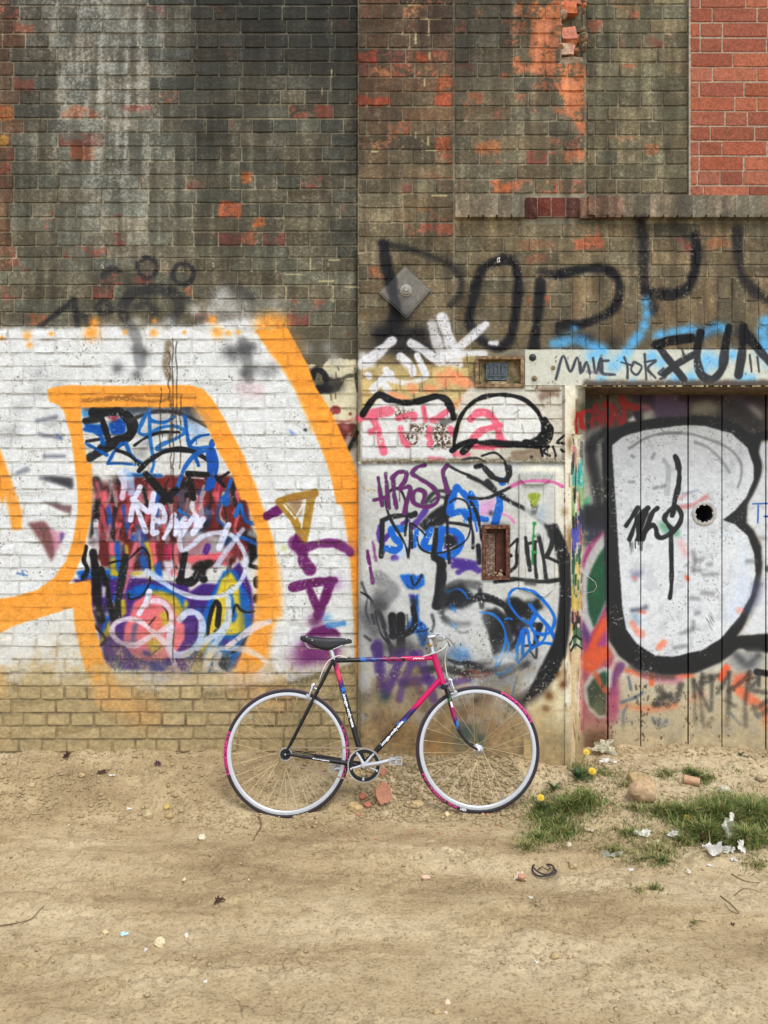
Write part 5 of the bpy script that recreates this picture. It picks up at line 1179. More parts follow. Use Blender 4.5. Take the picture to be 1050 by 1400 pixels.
# mh and the hanging loop
TB = (24, 25, 28)
for q in [(530, 130, 600, 20, 640, -40), (560, 260, 640, 60, 740, -40), (640, 260, 680, 120, 720, 0), (670, 260, 720, 160, 780, 10, 830, -40), (690, 260, 720, 170, 780, 125, 815, 150, 830, 220, 870, 245, 960, 200, 1040, 110, 1060, 20, 1010, -50, 950, -20, 910, 30, 900, 70, 940, 130, 980, 170)]:
    stroke(VK, TB, 44, *q, soft=.9)
stroke(VK, TB, 52, 640, 60, 660, 240, soft=1); stroke(VK, TB, 40, 960, 220, 965, 500, 965, 700, 950, 820, soft=.9)
for q in [(565, 280, 568, 325), (615, 260, 618, 345), (645, 270, 647, 310), (685, 280, 682, 365)]: stroke(VK, TB, 9, *q, soft=.7)
stroke(VJ, TB, 46, 160, 725, 190, 800, 200, 900, 190, 1020, 160, 1130, 145, 1230, 130, 1290, soft=1)
for q in [(900, 1180, 1050, 1175), (955, 1190, 950, 1360), (1015, 1300, 1050, 1300), (1100, 1180, 1090, 1300, 1120, 1360)]: stroke(VJ, (36, 88, 176), 13, *q, soft=.8)
fill(V0, (50, 84, 66), 1047, 774, 1060, 774, 1060, 782, 1047, 782, soft=1)
# grey smudges right of the arc foot
fill(VL, (150, 152, 150), 830, 100, 900, 40, 1000, 30, 1040, 60, 1000, 140, 900, 160, soft=4, op=.85); stroke(VL, (80, 80, 82), 34, 880, 60, 940, 110, 1000, 60, soft=5, op=.7); stroke(VL, OB, 30, 990, 150, 1060, 160, soft=2); stroke(VL, (60, 60, 62), 20, 1000, 160, 1000, 220, soft=3, op=.8)
# faded letters on the lower strip
FK = dict(soft=2.8, op=.68, spk=3)
FG = (62, 58, 54)
for w, q in [(34, (470, 240, 500, 280, 450, 320)), (30, (450, 320, 520, 325)), (26, (470, 290, 530, 270)), (34, (530, 290, 560, 300, 585, 220)), (20, (650, 190, 660, 300, 660, 430)), (20, (655, 200, 700, 280, 740, 350, 750, 250, 745, 170)), (22, (700, 160, 690, 300, 710, 440, 750, 400)), (20, (780, 260, 830, 180, 850, 150)), (24, (840, 150, 840, 300, 830, 430)), (20, (820, 300, 870, 330)), (22, (840, 250, 910, 200, 950, 150)), (24, (950, 160, 930, 300, 930, 440)), (22, (940, 190, 1000, 180, 960, 240, 1040, 260)), (24, (960, 350, 1010, 330, 1060, 290)), (26, (970, 330, 1000, 380, 1060, 340)), (20, (760, 190, 690, 210)), (26, (700, 180, 780, 170))]:
    stroke(VL, FG, w, *q, **FK)
BN = (70, 92, 122)
for w, q in [(14, (305, 175, 320, 240)), (16, (270, 310, 340, 285, 380, 260)), (16, (280, 460, 280, 370, 300, 330)), (14, (280, 415, 340, 410)), (16, (435, 395, 455, 430, 470, 400, 480, 440, 510, 410)), (14, (850, 370, 900, 430)), (16, (980, 370, 1000, 390))]:
    stroke(VL, BN, w, *q, soft=2, op=.7)
mud = np.clip((YYg - 950 + (NW - .5) * 50) / 55, 0, 1) * (XXg > 798) * .8
C.a = C.a * (1 - mud[..., None]) + (c3((180, 162, 126)) * (.84 + .3 * NW)[..., None]) * mud[..., None]
fill(V0, (104, 66, 42), 798, 1000, 832, 996, 836, 1030, 798, 1030, soft=5, op=.7)
for i in range(150):
    x = dr.choice([831, 876, 876, 876, 941, 987, 900, 820]) + dr.gauss(0, 7); y = dr.uniform(935, 1025)
    stroke(V0, (84, 64, 44), dr.uniform(.8, 2.6), x, y, x + dr.uniform(-1, 1), y + dr.uniform(.5, 3), soft=.7, op=.7)

# ---- finish: fine tooth, dirt settled in the brick joints, then hand the canvas to an image datablock
_ft = np.where((YYg < 450) & ((XXg < 942) | (YYg > 268)), .17, .10)
C.a *= (1 + _ft * ((NF - .5) + 1.1 * (NG - .5)))[..., None]
jl = np.zeros((CH, CW), np.float32)
for b in B_left + [q for q in B_right if q['z'] in ('r6',)]:
    if b['y0'] < 440: continue
    for (x0, y0, x1, y1) in ((b['x0'] - .8, b['y1'] + .2, b['x1'] + .8, b['y1'] + 1.5), (b['x1'] + .3, b['y0'], b['x1'] + 1.5, b['y1'])):
        W = win(x0, y0, x1, y1)
        if W: jl[W] = np.maximum(jl[W], (.5 if y1 - y0 < 3 else .26) * b['r'] ** .5)
for b in B_left:
    if b['y0'] < 925: continue
    for (x0, y0, x1, y1) in ((b['x0'] - .8, b['y1'], b['x1'] + .8, b['y1'] + 2), (b['x1'], b['y0'], b['x1'] + 2, b['y1'])):
        W = win(x0, y0, x1, y1)
        if W: jl[W] = np.maximum(jl[W], .6 * b['r2'])
jl = blur(jl, .45) * np.clip((NW - .25) * 2.2, 0.1, 1) * np.clip(.5 + NF, 0, 1.2)
C.a = C.a * (1 - jl[..., None]) + c3((84, 74, 58)) * jl[..., None]
C.a = np.clip(C.a, 0, 1) ** 1.2      # pigment density
# ------------------------------------------------------------------ materials
CANVAS = bpy.data.images.new('wall_paint', CW, CH, alpha=False)
_px = np.ones((CH, CW, 4), np.float32)
_px[..., :3] = C.a[::-1]
CANVAS.pixels.foreach_set(_px.ravel())
CANVAS.update()
CANVAS.pack()

def N(nt, t, **kw):
    n = nt.nodes.new(t)
    for k, v in kw.items():
        if k.startswith('i_'): n.inputs[k[2:].replace('_', ' ')].default_value = v
        else: setattr(n, k, v)
    return n
def new_mat(name):
    m = bpy.data.materials.new(name); m.use_nodes = True
    nt = m.node_tree
    return m, nt, nt.nodes['Principled BSDF']
def math_node(nt, op, a, b=None, c=None):
    n = nt.nodes.new('ShaderNodeMath'); n.operation = op
    for i, v in enumerate((a, b, c)):
        if v is None: continue
        if isinstance(v, (int, float)): n.inputs[i].default_value = v
        else: nt.links.new(v, n.inputs[i])
    return n.outputs[0]
def noise(nt, scale, detail=3, vec=None, rough=0.55):
    n = N(nt, 'ShaderNodeTexNoise'); n.inputs['Scale'].default_value = scale; n.inputs['Detail'].default_value = detail; n.inputs['Roughness'].default_value = rough
    if vec is not None: nt.links.new(vec, n.inputs['Vector'])
    return n
def bump(nt, h, strength, dist, prev=None):
    b = N(nt, 'ShaderNodeBump'); b.inputs['Strength'].default_value = strength; b.inputs['Distance'].default_value = dist
    nt.links.new(h, b.inputs['Height'])
    if prev is not None: nt.links.new(prev, b.inputs['Normal'])
    return b.outputs[0]
def ramp(nt, fac, stops):
    r = N(nt, 'ShaderNodeValToRGB'); e = r.color_ramp.elements
    while len(e) < len(stops): e.new(.5)
    for i, (p, c) in enumerate(stops): e[i].position = p; e[i].color = c
    nt.links.new(fac, r.inputs[0])
    return r.outputs[0]
_pm = {}
def paint_mat(depth, kind='brick'):
    """surface showing the painted canvas, laid flat on a wall plane at this depth"""
    key = (round(depth, 4), kind)
    if key in _pm: return _pm[key]
    m, nt, b = new_mat('painted_' + kind)
    s = sc(depth); Wd, Hd = CX1 - CX0, CY1 - CY0
    geo = N(nt, 'ShaderNodeNewGeometry'); sep = N(nt, 'ShaderNodeSeparateXYZ'); nt.links.new(geo.outputs['Position'], sep.inputs[0])
    u = math_node(nt, 'MULTIPLY_ADD', sep.outputs[0], 1 / (s * Wd), (525 - CX0) / Wd)
    v = math_node(nt, 'MULTIPLY_ADD', sep.outputs[2], 1 / (s * Hd), 1 - (700 + CAM_Z / s - CY0) / Hd)
    cb = N(nt, 'ShaderNodeCombineXYZ'); nt.links.new(u, cb.inputs[0]); nt.links.new(v, cb.inputs[1])
    im = N(nt, 'ShaderNodeTexImage', image=CANVAS, extension='MIRROR', interpolation='Cubic'); nt.links.new(cb.outputs[0], im.inputs[0])
    n1 = noise(nt, 420, 2, geo.outputs['Position']); n2 = noise(nt, 90, 4, geo.outputs['Position'], .6); n3 = noise(nt, 22, 3, geo.outputs['Position'])
    mx = N(nt, 'ShaderNodeMix', data_type='RGBA', blend_type='MULTIPLY'); mx.inputs[0].default_value = 1
    g = ramp(nt, n1.outputs[0], [(.32, (.70, .70, .69, 1)), (.50, (1, 1, 1, 1)), (.68, (1.10, 1.10, 1.10, 1))] if kind in ('brick', 'render') else [(.3, (.93, .93, .93, 1)), (.6, (1.02, 1.02, 1.02, 1))])
    nt.links.new(im.outputs[0], mx.inputs[6]); nt.links.new(g, mx.inputs[7])
    nt.links.new(mx.outputs[2], b.inputs['Base Color'])
    st = {'brick': (.7, .9, .45), 'render': (.4, .5, .4), 'wood': (.12, .25, .25), 'steel': (.06, .2, .2)}[kind]
    if kind == 'wood':
        mp = N(nt, 'ShaderNodeMapping'); mp.inputs['Scale'].default_value = (1, 1, .12); nt.links.new(geo.outputs['Position'], mp.inputs[0])
        nt.links.new(mp.outputs[0], n2.inputs['Vector'])
    p = bump(nt, n3.outputs[0], st[2], .006)
    p = bump(nt, n2.outputs[0], st[1], .0028, p)
    p = bump(nt, n1.outputs[0], st[0], .0012, p)
    nt.links.new(p, b.inputs['Normal'])
    b.inputs['Roughness'].default_value = {'brick': .9, 'render': .82, 'wood': .55, 'steel': .5}[kind]
    b.inputs['Specular IOR Level'].default_value = .28 if kind == 'brick' else .4
    _pm[key] = m
    return m
def plain_mat(name, col, rough=.6, metal=0.0, var=.12, bumps=.15, scale=60, spec=.45, col2=None):
    m, nt, b = new_mat(name)
    tc = N(nt, 'ShaderNodeTexCoord')
    n = noise(nt, scale, 4, tc.outputs['Object'])
    c2 = col2 if col2 else tuple(min(1, c * (1 + var)) for c in col[:3]) + (1,)
    c1 = tuple(c * (1 - var) for c in col[:3]) + (1,)
    nt.links.new(ramp(nt, n.outputs[0], [(.32, c1), (.68, c2)]), b.inputs['Base Color'])
    b.inputs['Roughness'].default_value = rough; b.inputs['Metallic'].default_value = metal; b.inputs['Specular IOR Level'].default_value = spec
    if bumps: nt.links.new(bump(nt, n.outputs[0], bumps, .002), b.inputs['Normal'])
    return m
def rust_mat(name='rusty_iron', base=(92, 52, 34), alt=(150, 112, 84), scale=40):
    m, nt, b = new_mat(name)
    tc = N(nt, 'ShaderNodeTexCoord')
    n = noise(nt, scale, 5, tc.outputs['Object'], .65); n2 = noise(nt, scale * 5, 3, tc.outputs['Object'])
    nt.links.new(ramp(nt, n.outputs[0], [(.34, srgb(*[c * .62 for c in base])), (.52, srgb(*base)), (.70, srgb(*alt))]), b.inputs['Base Color'])
    b.inputs['Roughness'].default_value = .85
    p = bump(nt, n.outputs[0], .4, .003); p = bump(nt, n2.outputs[0], .4, .001, p); nt.links.new(p, b.inputs['Normal'])
    return m

# ------------------------------------------------------------------ brick meshes shared between alike bricks
br = random.Random(17)
def brick_mesh(w, h, seed, spall=0.0, back=.03, chips=True):
    r = random.Random(seed)
    def ring(inx, inz, y, j, jy=0):
        out = []
        for (sx, sz) in [(-1, -1), (0, -1), (1, -1), (1, 0), (1, 1), (0, 1), (-1, 1), (-1, 0)]:
            cr = 1.0 if sx and sz else 0.35
            x = sx * (w / 2 - inx * cr * (1 + r.random() * .8)) + r.uniform(-j, j); z = sz * (h / 2 - inz * cr * (1 + r.random() * .8)) + r.uniform(-j, j)
            out.append((x / w, y + r.uniform(-jy, jy), z / h))
        return out
    chip = [r.random() < .22 and chips for _ in range(8)]
    v = ring(0, 0, back, 0) + ring(.0005, .0005, .0036, .0004) + ring(.0026, .0025, 0.0, .0010, .0006 + spall)
    for k in (0, 2, 4, 6):
        if chip[k]:
            x, y, z = v[16 + k]; c_ = r.uniform(.003, .009); v[16 + k] = (x - math.copysign(c_ / w, x), y + r.uniform(.0005, .0025), z - math.copysign(c_ * .7 / h, z))
            x, y, z = v[8 + k]; v[8 + k] = (x - math.copysign(c_ * .5 / w, x), y, z - math.copysign(c_ * .3 / h, z))
    v.append((r.uniform(-.2, .2), r.uniform(-.001, .001) + spall * r.random(), r.uniform(-.2, .2)))
    f = []
    for a in (0, 8):
        for k in range(8):
            k2 = (k + 1) % 8
            f.append((a + k, a + k2, a + 8 + k2, a + 8 + k))
    for k in range(8): f.append((16 + k, 16 + (k + 1) % 8, 24))
    return v, f
VAR = {}
for kind, (w_, h_) in {'stretcher': (.252, .071), 'header': (.121, .071), 'tall': (.07, .2), 'short': (.07, .135)}.items():
    VAR[kind] = [brick_mesh(w_, h_, 100 * i + len(kind), 0 if i < 7 else .004, chips=i > 2) for i in range(9)]
VME = {}
def kind_of(b):
    w, h = b['x1'] - b['x0'], b['y1'] - b['y0']
    if h > 1.4 * w: return 'tall' if h > 45 else 'short'
    return 'stretcher' if w > 42 else 'header'
def brick_xf(b):
    d = b['d']
    x0, x1, z0, z1 = wx(b['x0'], d), wx(b['x1'], d), wz(b['y1'], d), wz(b['y0'], d)
    q = random.Random(b['r'] * 1e6)
    if b['z'] == 'r4': jit, rot = q.uniform(-.0008, .0008), 0
    else: jit, rot = q.uniform(-.0013, .0011) + (.003 * q.random() if q.random() < .12 else 0), q.gauss(0, .0035)
    return ((x0 + x1) / 2, d + jit, (z0 + z1) / 2), (x1 - x0, 1.0, z1 - z0), rot, q.randrange(9 if b['z'] != 'r4' else 3)
def vis_area(b):
    w = max(0, min(b['x1'], 1050) - max(b['x0'], 0)); h = max(0, min(b['y1'], 1030) - max(b['y0'], 0))
    return w * h
def lay_bricks(lst, parent, mats, limit=300, name='brick'):
    """the bricks that show largest are objects of their own; the rest are one stuff part"""
    s = sorted(lst, key=vis_area, reverse=True)
    for b in s[:limit]:
        loc, scl, rot, vi = brick_xf(b)
        k = kind_of(b); m = mats(b); key = (k, vi, m.name)
        if key not in VME:
            v, f = VAR[k][vi]
            VME[key] = mesh('brick', v, f, mat=m)
            _fix_normals(VME[key])
        link(b.get('n', name), VME[key], None, parent, loc, (0, rot, 0), scl)
    rest = {}
    for b in s[limit:]: rest.setdefault(mats(b).name, []).append(b)
    for mn, bl in rest.items():
        V, F = [], []
        for b in bl:
            loc, scl, rot, vi = brick_xf(b)
            v, f = VAR[kind_of(b)][vi]
            n = len(V); cr, sr = math.cos(rot), math.sin(rot)
            for (x, y, z) in v:
                X, Z = x * scl[0], z * scl[2]
                V.append((loc[0] + X * cr + Z * sr, loc[1] + y, loc[2] - X * sr + Z * cr))
            F += [tuple(i + n for i in q) for q in f]
        me = mesh('bricks', V, F, mat=bpy.data.materials[mn]); _fix_normals(me)
        tag(link('bricks', me, None, parent), kind='stuff')
def _fix_normals(me):
    bm = bmesh.new(); bm.from_mesh(me); bmesh.ops.recalc_face_normals(bm, faces=bm.faces[:]); bm.to_mesh(me); bm.free()

def slab(mb, x0, x1, y0, y1, front, back, holes=(), ref=0.0):
    """solid wall body between photo-unit edges on the plane ref, with pockets (x0, y0, x1, y1, depth of the pocket's floor)"""
    xs = sorted(set([x0, x1] + [h[i] for h in holes for i in (0, 2)])); ys = sorted(set([y0, y1] + [h[i] for h in holes for i in (1, 3)]))
    for a, b in zip(xs[:-1], xs[1:]):
        for c, d in zip(ys[:-1], ys[1:]):
            f = front
            for h in holes:
                if h[0] <= a and b <= h[2] and h[1] <= c and d <= h[3]: f = h[4]
            X0, X1, Z0, Z1 = wx(a, ref), wx(b, ref), wz(d, ref), wz(c, ref)
            mb.box(((X0 + X1) / 2, (f + back) / 2, (Z0 + Z1) / 2), (X1 - X0, back - f, Z1 - Z0))

BACK = .36
# ---- left wall
left_wall = tag(empty('brick_wall', (wx(240, .2), .2, 0)), 'long sooty brick wall painted white and orange below, left of the straight joint behind the saddle', 'wall')
def P_(o, parent):
    o.parent = parent; o.matrix_parent_inverse = parent.matrix_world.inverted(); return o
def child_of(parent):
    """parts are written in world coordinates; keep them there under their thing"""
    bpy.context.view_layer.update()
    inv = parent.matrix_basis.inverted()
    for o in COL.objects:
        if o.parent == parent and 'inv_done' not in o:
            o.matrix_parent_inverse = inv
mb = MB(); slab(mb, XL, 489.4, YT, 448, D_LEFT + .0058, BACK, ref=D_LEFT); slab(mb, XL, 489.4, 448, 920, D_LEFT + .0026, BACK, ref=D_LEFT); slab(mb, XL, 489.4, 920, 1085, D_LEFT + .0065, BACK, ref=D_LEFT)
mb.build('mortar_bed', paint_mat(D_LEFT), left_wall)
lay_bricks(B_left, left_wall, lambda b: paint_mat(b['d']))
child_of(left_wall)
# ---- right wall
right_wall = tag(empty('brick_wall', (wx(640, .2), .2, 0)), 'brown brick wall with a broken orange pier and black spray letters, above the boarded door', 'wall')
mb = MB()
slab(mb, 489.6, 800.6, YT, 634, .0058, BACK, holes=[(HOLLOW[0] + 2, HOLLOW[1], 800.6, HOLLOW[3], .085), (VENT[0] + 1, VENT[1] + 1, VENT[2] - 1, VENT[3] - 1, .07)])
slab(mb, 800.6, XR, 268, 478, .0058, BACK)
mb.build('mortar_bed', paint_mat(0.0), right_wall)
mb = MB(); slab(mb, wx(800.8, 0) / sc(D_REC) + 525, 942, YT, 272, D_REC + .0058, BACK, ref=D_REC)
mb.build('mortar_bed', paint_mat(D_REC), right_wall)
lay_bricks(B_right, right_wall, lambda b: paint_mat(b['d']), limit=300)
# shattered brick ends in the hollow
fr = random.Random(4)
for (x, y, w, h, dd, cc) in [(762, 22, 13, 20, .012, (176, 140, 116)), (776, 6, 32, 16, .02, (196, 110, 74)), (792, 26, 16, 18, .07, (96, 88, 66)), (779, 44, 20, 17, .012, (190, 120, 96)), (768, 52, 11, 14, .05, (150, 124, 100)), (774, 64, 14, 15, .014, (188, 158, 132)), (784, 65, 7, 16, .02, (192, 140, 118)), (792, 62, 9, 16, .06, (90, 80, 64)), (762, 74, 13, 17, .022, (140, 74, 64)), (784, 79, 30, 10, .03, (150, 130, 108)), (795, 46, 7, 18, .06, (104, 92, 72)), (764, 40, 9, 10, .055, (130, 104, 80)), (784, -8, 28, 14, .03, (170, 110, 84))]:
    m = plain_mat('broken_clay', srgb(*cc), .95, var=.28, bumps=.8, scale=55)
    bm = bmesh.new(); bmesh.ops.create_cube(bm, size=1)
    bmesh.ops.subdivide_edges(bm, edges=bm.edges[:], cuts=1, use_grid_fill=True)
    for v in bm.verts:
        v.co = Vector((v.co.x * w * sc(0) * fr.uniform(.82, 1.06), v.co.y * .06 * fr.uniform(.8, 1.1), v.co.z * h * sc(0) * fr.uniform(.82, 1.06)))
    link('brick_fragment', bm_mesh('brick_fragment', bm, mat=m), None, right_wall, (wx(x), dd + .028, wz(y)), (fr.uniform(-.15, .15), fr.uniform(-.14, .14), fr.uniform(-.15, .15)))
for i in range(24):
    x, y, s_ = fr.uniform(768, 799), fr.uniform(-24, 82), fr.uniform(6, 15)
    if fr.random() < .3: x, s_ = fr.choice([766, 799]), fr.uniform(5, 10)
    m = plain_mat('broken_clay', srgb(*fr.choice([(150, 124, 98), (176, 128, 98), (128, 108, 84), (190, 120, 80), (110, 96, 76)])), .95, var=.3, bumps=.8, scale=55)
    bm = bmesh.new(); bmesh.ops.create_icosphere(bm, subdivisions=1, radius=.6)
    for v in bm.verts: v.co = Vector((v.co.x * s_ * sc(0) * fr.uniform(.8, 1.3), v.co.y * .05, v.co.z * s_ * sc(0) * fr.uniform(.6, 1.2)))
    link('brick_fragment', bm_mesh('brick_fragment', bm, mat=m), None, right_wall, (wx(x), fr.uniform(.03, .075) if 768 < x < 798 else fr.uniform(.0, .02), wz(y)), (fr.uniform(-.4, .4), fr.uniform(-.6, .6), fr.uniform(-.4, .4)))
# header-on-edge ledge
for b in B_ledge:
    w, h = (b['x1'] - b['x0']) * sc(0), (b['y1'] - b['y0']) * sc(0)
    q = random.Random(b['r'] * 999)
    f = b['d']
    bm = bmesh.new(); bmesh.ops.create_cube(bm, size=1)
    bmesh.ops.subdivide_edges(bm, edges=bm.edges[:], cuts=1, use_grid_fill=True)
    jj = .004 if b.get('broken') or b.get('half') else .0016
    for v in bm.verts:
        x, y, z = v.co.x * w, v.co.y * (.09 - f), v.co.z * h
        if v.co.y < -.4: y += q.uniform(-jj, jj); x *= .97
        if v.co.z > .4 and v.co.y < -.4: z -= .006 + q.uniform(0, jj)
        if b.get('broken') and v.co.y < -.4 and v.co.z < -.4: y += q.uniform(0, .012); z += q.uniform(0, .008)
        v.co = Vector((x, y, z + q.uniform(-.0012, .0012)))
    link('ledge_brick', bm_mesh('ledge_brick', bm, mat=paint_mat(-.02)), None, right_wall, (wx((b['x0'] + b['x1']) / 2, max(f, -.02)), (f + .09) / 2, wz((b['y0'] + b['y1']) / 2, -.02)), (0, q.gauss(0, .008), 0))
mb = MB(); slab(mb, 621.5, 712, 271, 297.5, -.0435, .06); slab(mb, 712, 802, 271, 297, -.006, .06); slab(mb, 802, XR, 271, 297.5, -.0435, .06)
mb.build('ledge_mortar', paint_mat(0.0), right_wall)
# painted render below the joint, with a pocket for the iron box
RX = (659, 718, 696, 792)
xs = sorted(set(list(np.linspace(493, 771, 24).round(1)) + [RX[0], RX[2]])); ys = sorted(set(list(np.linspace(633, 1085, 36).round(1)) + [RX[1], RX[3]]))
V, F = [], []
pr = np.array([[pfbm(x * .03, y * .03, 40, 3) for x in xs] for y in ys])
for j, y in enumerate(ys):
    for i, x in enumerate(xs):
        edge = .004 if y > 640 else 0
        V.append((wx(x), -.016 + (pr[j, i] - .5) * .008 + (.006 if (j == 0) else 0), wz(y)))
nx = len(xs)
for j in range(len(ys) - 1):
    for i in range(nx - 1):
        if xs[i] >= RX[0] and xs[i + 1] <= RX[2] and ys[j] >= RX[1] and ys[j + 1] <= RX[3]: continue
        F.append((j * nx + i, j * nx + i + 1, (j + 1) * nx + i + 1, (j + 1) * nx + i))
def rim(idx):
    n = len(V)
    for a in idx: V.append((V[a][0], .09, V[a][2]))
    for k in range(len(idx) - 1): F.append((idx[k], idx[k + 1], n + k + 1, n + k))
rim([i for i in range(nx)]); rim([j * nx for j in range(len(ys))]); rim([j * nx + nx - 1 for j in range(len(ys))])
i0, i1, j0, j1 = xs.index(RX[0]), xs.index(RX[2]), ys.index(RX[1]), ys.index(RX[3])
rim([j0 * nx + i for i in range(i0, i1 + 1)] + [j * nx + i1 for j in range(j0 + 1, j1 + 1)] + [j1 * nx + i for i in range(i1 - 1, i0 - 1, -1)] + [j * nx + i0 for j in range(j1 - 1, j0 - 1, -1)])
me = mesh('render_coat', V, F, smooth=True, mat=paint_mat(0.0, 'render')); _fix_normals(me)
link('render_coat', me, None, right_wall)
mb = MB(); slab(mb, 489.6, 771, 634, 1085, .02, BACK, holes=[(RX[0], RX[1], RX[2], RX[3], .075)])
mb.build('wall_core', paint_mat(0.0, 'render'), right_wall)
# thin weathered drip course on top of the render
mb = MB(); q = random.Random(8)
pts = [(wx(x), -.018 + q.uniform(-.003, .003), wz(630.5 + q.uniform(-.5, .5))) for x in np.linspace(494, 771, 30)]
mb.tube(pts, [.008 * q.uniform(.7, 1.2) for _ in pts], 6)
mb.build('drip_course', paint_mat(0.0, 'render'), right_wall)
# sheet cover over a blocked niche, painted with the wall
mb = MB()
def quadprism(mb, P, y0, y1, inset=2.0):
    cx = sum(p[0] for p in P) / len(P); cy = sum(p[1] for p in P) / len(P)
    out = [(wx(p[0]), y1, wz(p[1])) for p in P]; inn = [(wx(p[0] + (cx - p[0]) * inset / 60), y0, wz(p[1] + (cy - p[1]) * inset / 60)) for p in P]
    n = len(P)
    mb.add(out + inn, [(i, (i + 1) % n, n + (i + 1) % n, n + i) for i in range(n)] + [tuple(range(n, 2 * n))])
quadprism(mb, [(708, 647), (757, 647), (757, 806), (743, 818), (708, 806)], -.026, -.005)
mb.build('niche_cover', paint_mat(0.0, 'steel'), right_wall)
mb = MB(); quadprism(mb, [(708.5, 647.5), (756, 647.5), (751, 656), (741, 663), (716, 663), (708.5, 655)], -.040, -.024, 4)
mb.build('niche_hood', paint_mat(0.0, 'steel'), right_wall)
child_of(right_wall)
# ---- clean red brick blocking an old window
infill = tag(empty('brick_infill', (wx(1100, .1), .1, wz(268, .03))), 'clean red brickwork with pale pointing that blocks an old window, top right above the ledge', 'brickwork')
mb = MB(); slab(mb, 942.2, XR, YT, 272, D_INF + .0032, BACK, ref=D_INF)
mb.build('mortar_bed', paint_mat(D_INF), infill)
lay_bricks(B_inf, infill, lambda b: paint_mat(b['d']))
child_of(infill)
# ------------------------------------------------------------------ beam, door, frame and ironwork
M_RUST = rust_mat(); M_RUSTD = rust_mat('dark_rust', (70, 44, 32), (112, 78, 54)); M_CREAMR = rust_mat('rusty_cream_paint', (150, 132, 96), (196, 186, 150), 26)
M_SOFFIT = rust_mat('brown_painted_soffit', (92, 74, 48), (112, 92, 62), 14)
M_IRON = plain_mat('grey_iron', srgb(152, 148, 138), .6, .1, .2, .4, 70)
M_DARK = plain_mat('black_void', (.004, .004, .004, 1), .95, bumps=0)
M_ZINC = plain_mat('dull_zinc', srgb(150, 150, 146), .45, .7, .15, .2, 80)
bmx, bmz = wx(1000), wz(503)
beam = tag(empty('steel_beam', (bmx, 0, wz(528))), 'cream and sky blue painted steel beam with bolts over the boarded door, tagged in heavy black', 'beam')
mb = MB(); x0, x1 = wx(717.5), wx(XR)
mb.box(((x0 + x1) / 2, .146, (wz(478) + wz(527)) / 2), (x1 - x0, .30, wz(478) - wz(527)), bev=.002)
mb.build('web_plate', paint_mat(0.0, 'steel'), beam)
mb = MB(); mb.box(((wx(786) + x1) / 2, .16, wz(527) - .006), (x1 - wx(786), .305, .011), bev=.002)
mb.build('soffit_plate', M_SOFFIT, beam)
q = random.Random(2); mb = MB()
for i in range(46):      # flaking scale along the lower edge
    x = wx(q.uniform(790, 1060)); mb.box((x, -.004 + q.uniform(0, .003), wz(527) - .004), (q.uniform(.006, .03), .006, q.uniform(.004, .011)))
mb.build('rust_scale', M_CREAMR, beam)
for (x, y, rr, mm) in [(728, 489, 5.2, M_DARK), (756, 503, 3.4, M_CREAMR), (730, 517.5, 4.2, M_CREAMR)]:
    mb = MB(); r = rr * sc(0)
    mb.lathe([(r, .01), (r, -.004), (r * .9, -.008), (r * .6, -.010), (r * .55, -.018), (r * .3, -.021), (0.0006, -.022)], (wx(x), 0, wz(y)), seg=12)
    mb.build('bolt', plain_mat('black_bolt', srgb(46, 44, 44), .5) if mm is M_DARK else mm, beam, smooth=True, auto=40)
child_of(beam)

frame = tag(empty('door_frame', (wx(785), .1, 0)), 'narrow flaking cream door jamb streaked with many colours of dripping paint, left of the boarded door', 'door frame')
mb = MB(); slab(mb, 771.3, 785.6, 527.6, 594, -.020, .34); slab(mb, 771.3, 780.4, 594, 1085, -.020, .34)
mb.build('jamb', paint_mat(0.0, 'steel'), frame)
mb = MB(); slab(mb, 780.7, 797.4, 594.5, 1085, -.004, .27)
mb.build('inner_post', paint_mat(0.0, 'steel'), frame)
q = random.Random(5); mb = MB()
for i in range(26):
    x, y = q.uniform(782, 796), q.uniform(600, 1000); L = q.uniform(10, 40)
    mb.tube([(wx(x), -.004, wz(y)), (wx(x + q.uniform(-.4, .4)), -.007, wz(y + L * .5)), (wx(x), -.005, wz(y + L))], [.001, .0034, .0012], 6)
mb.build('paint_runs', paint_mat(0.0, 'steel'), frame, smooth=True)
child_of(frame)

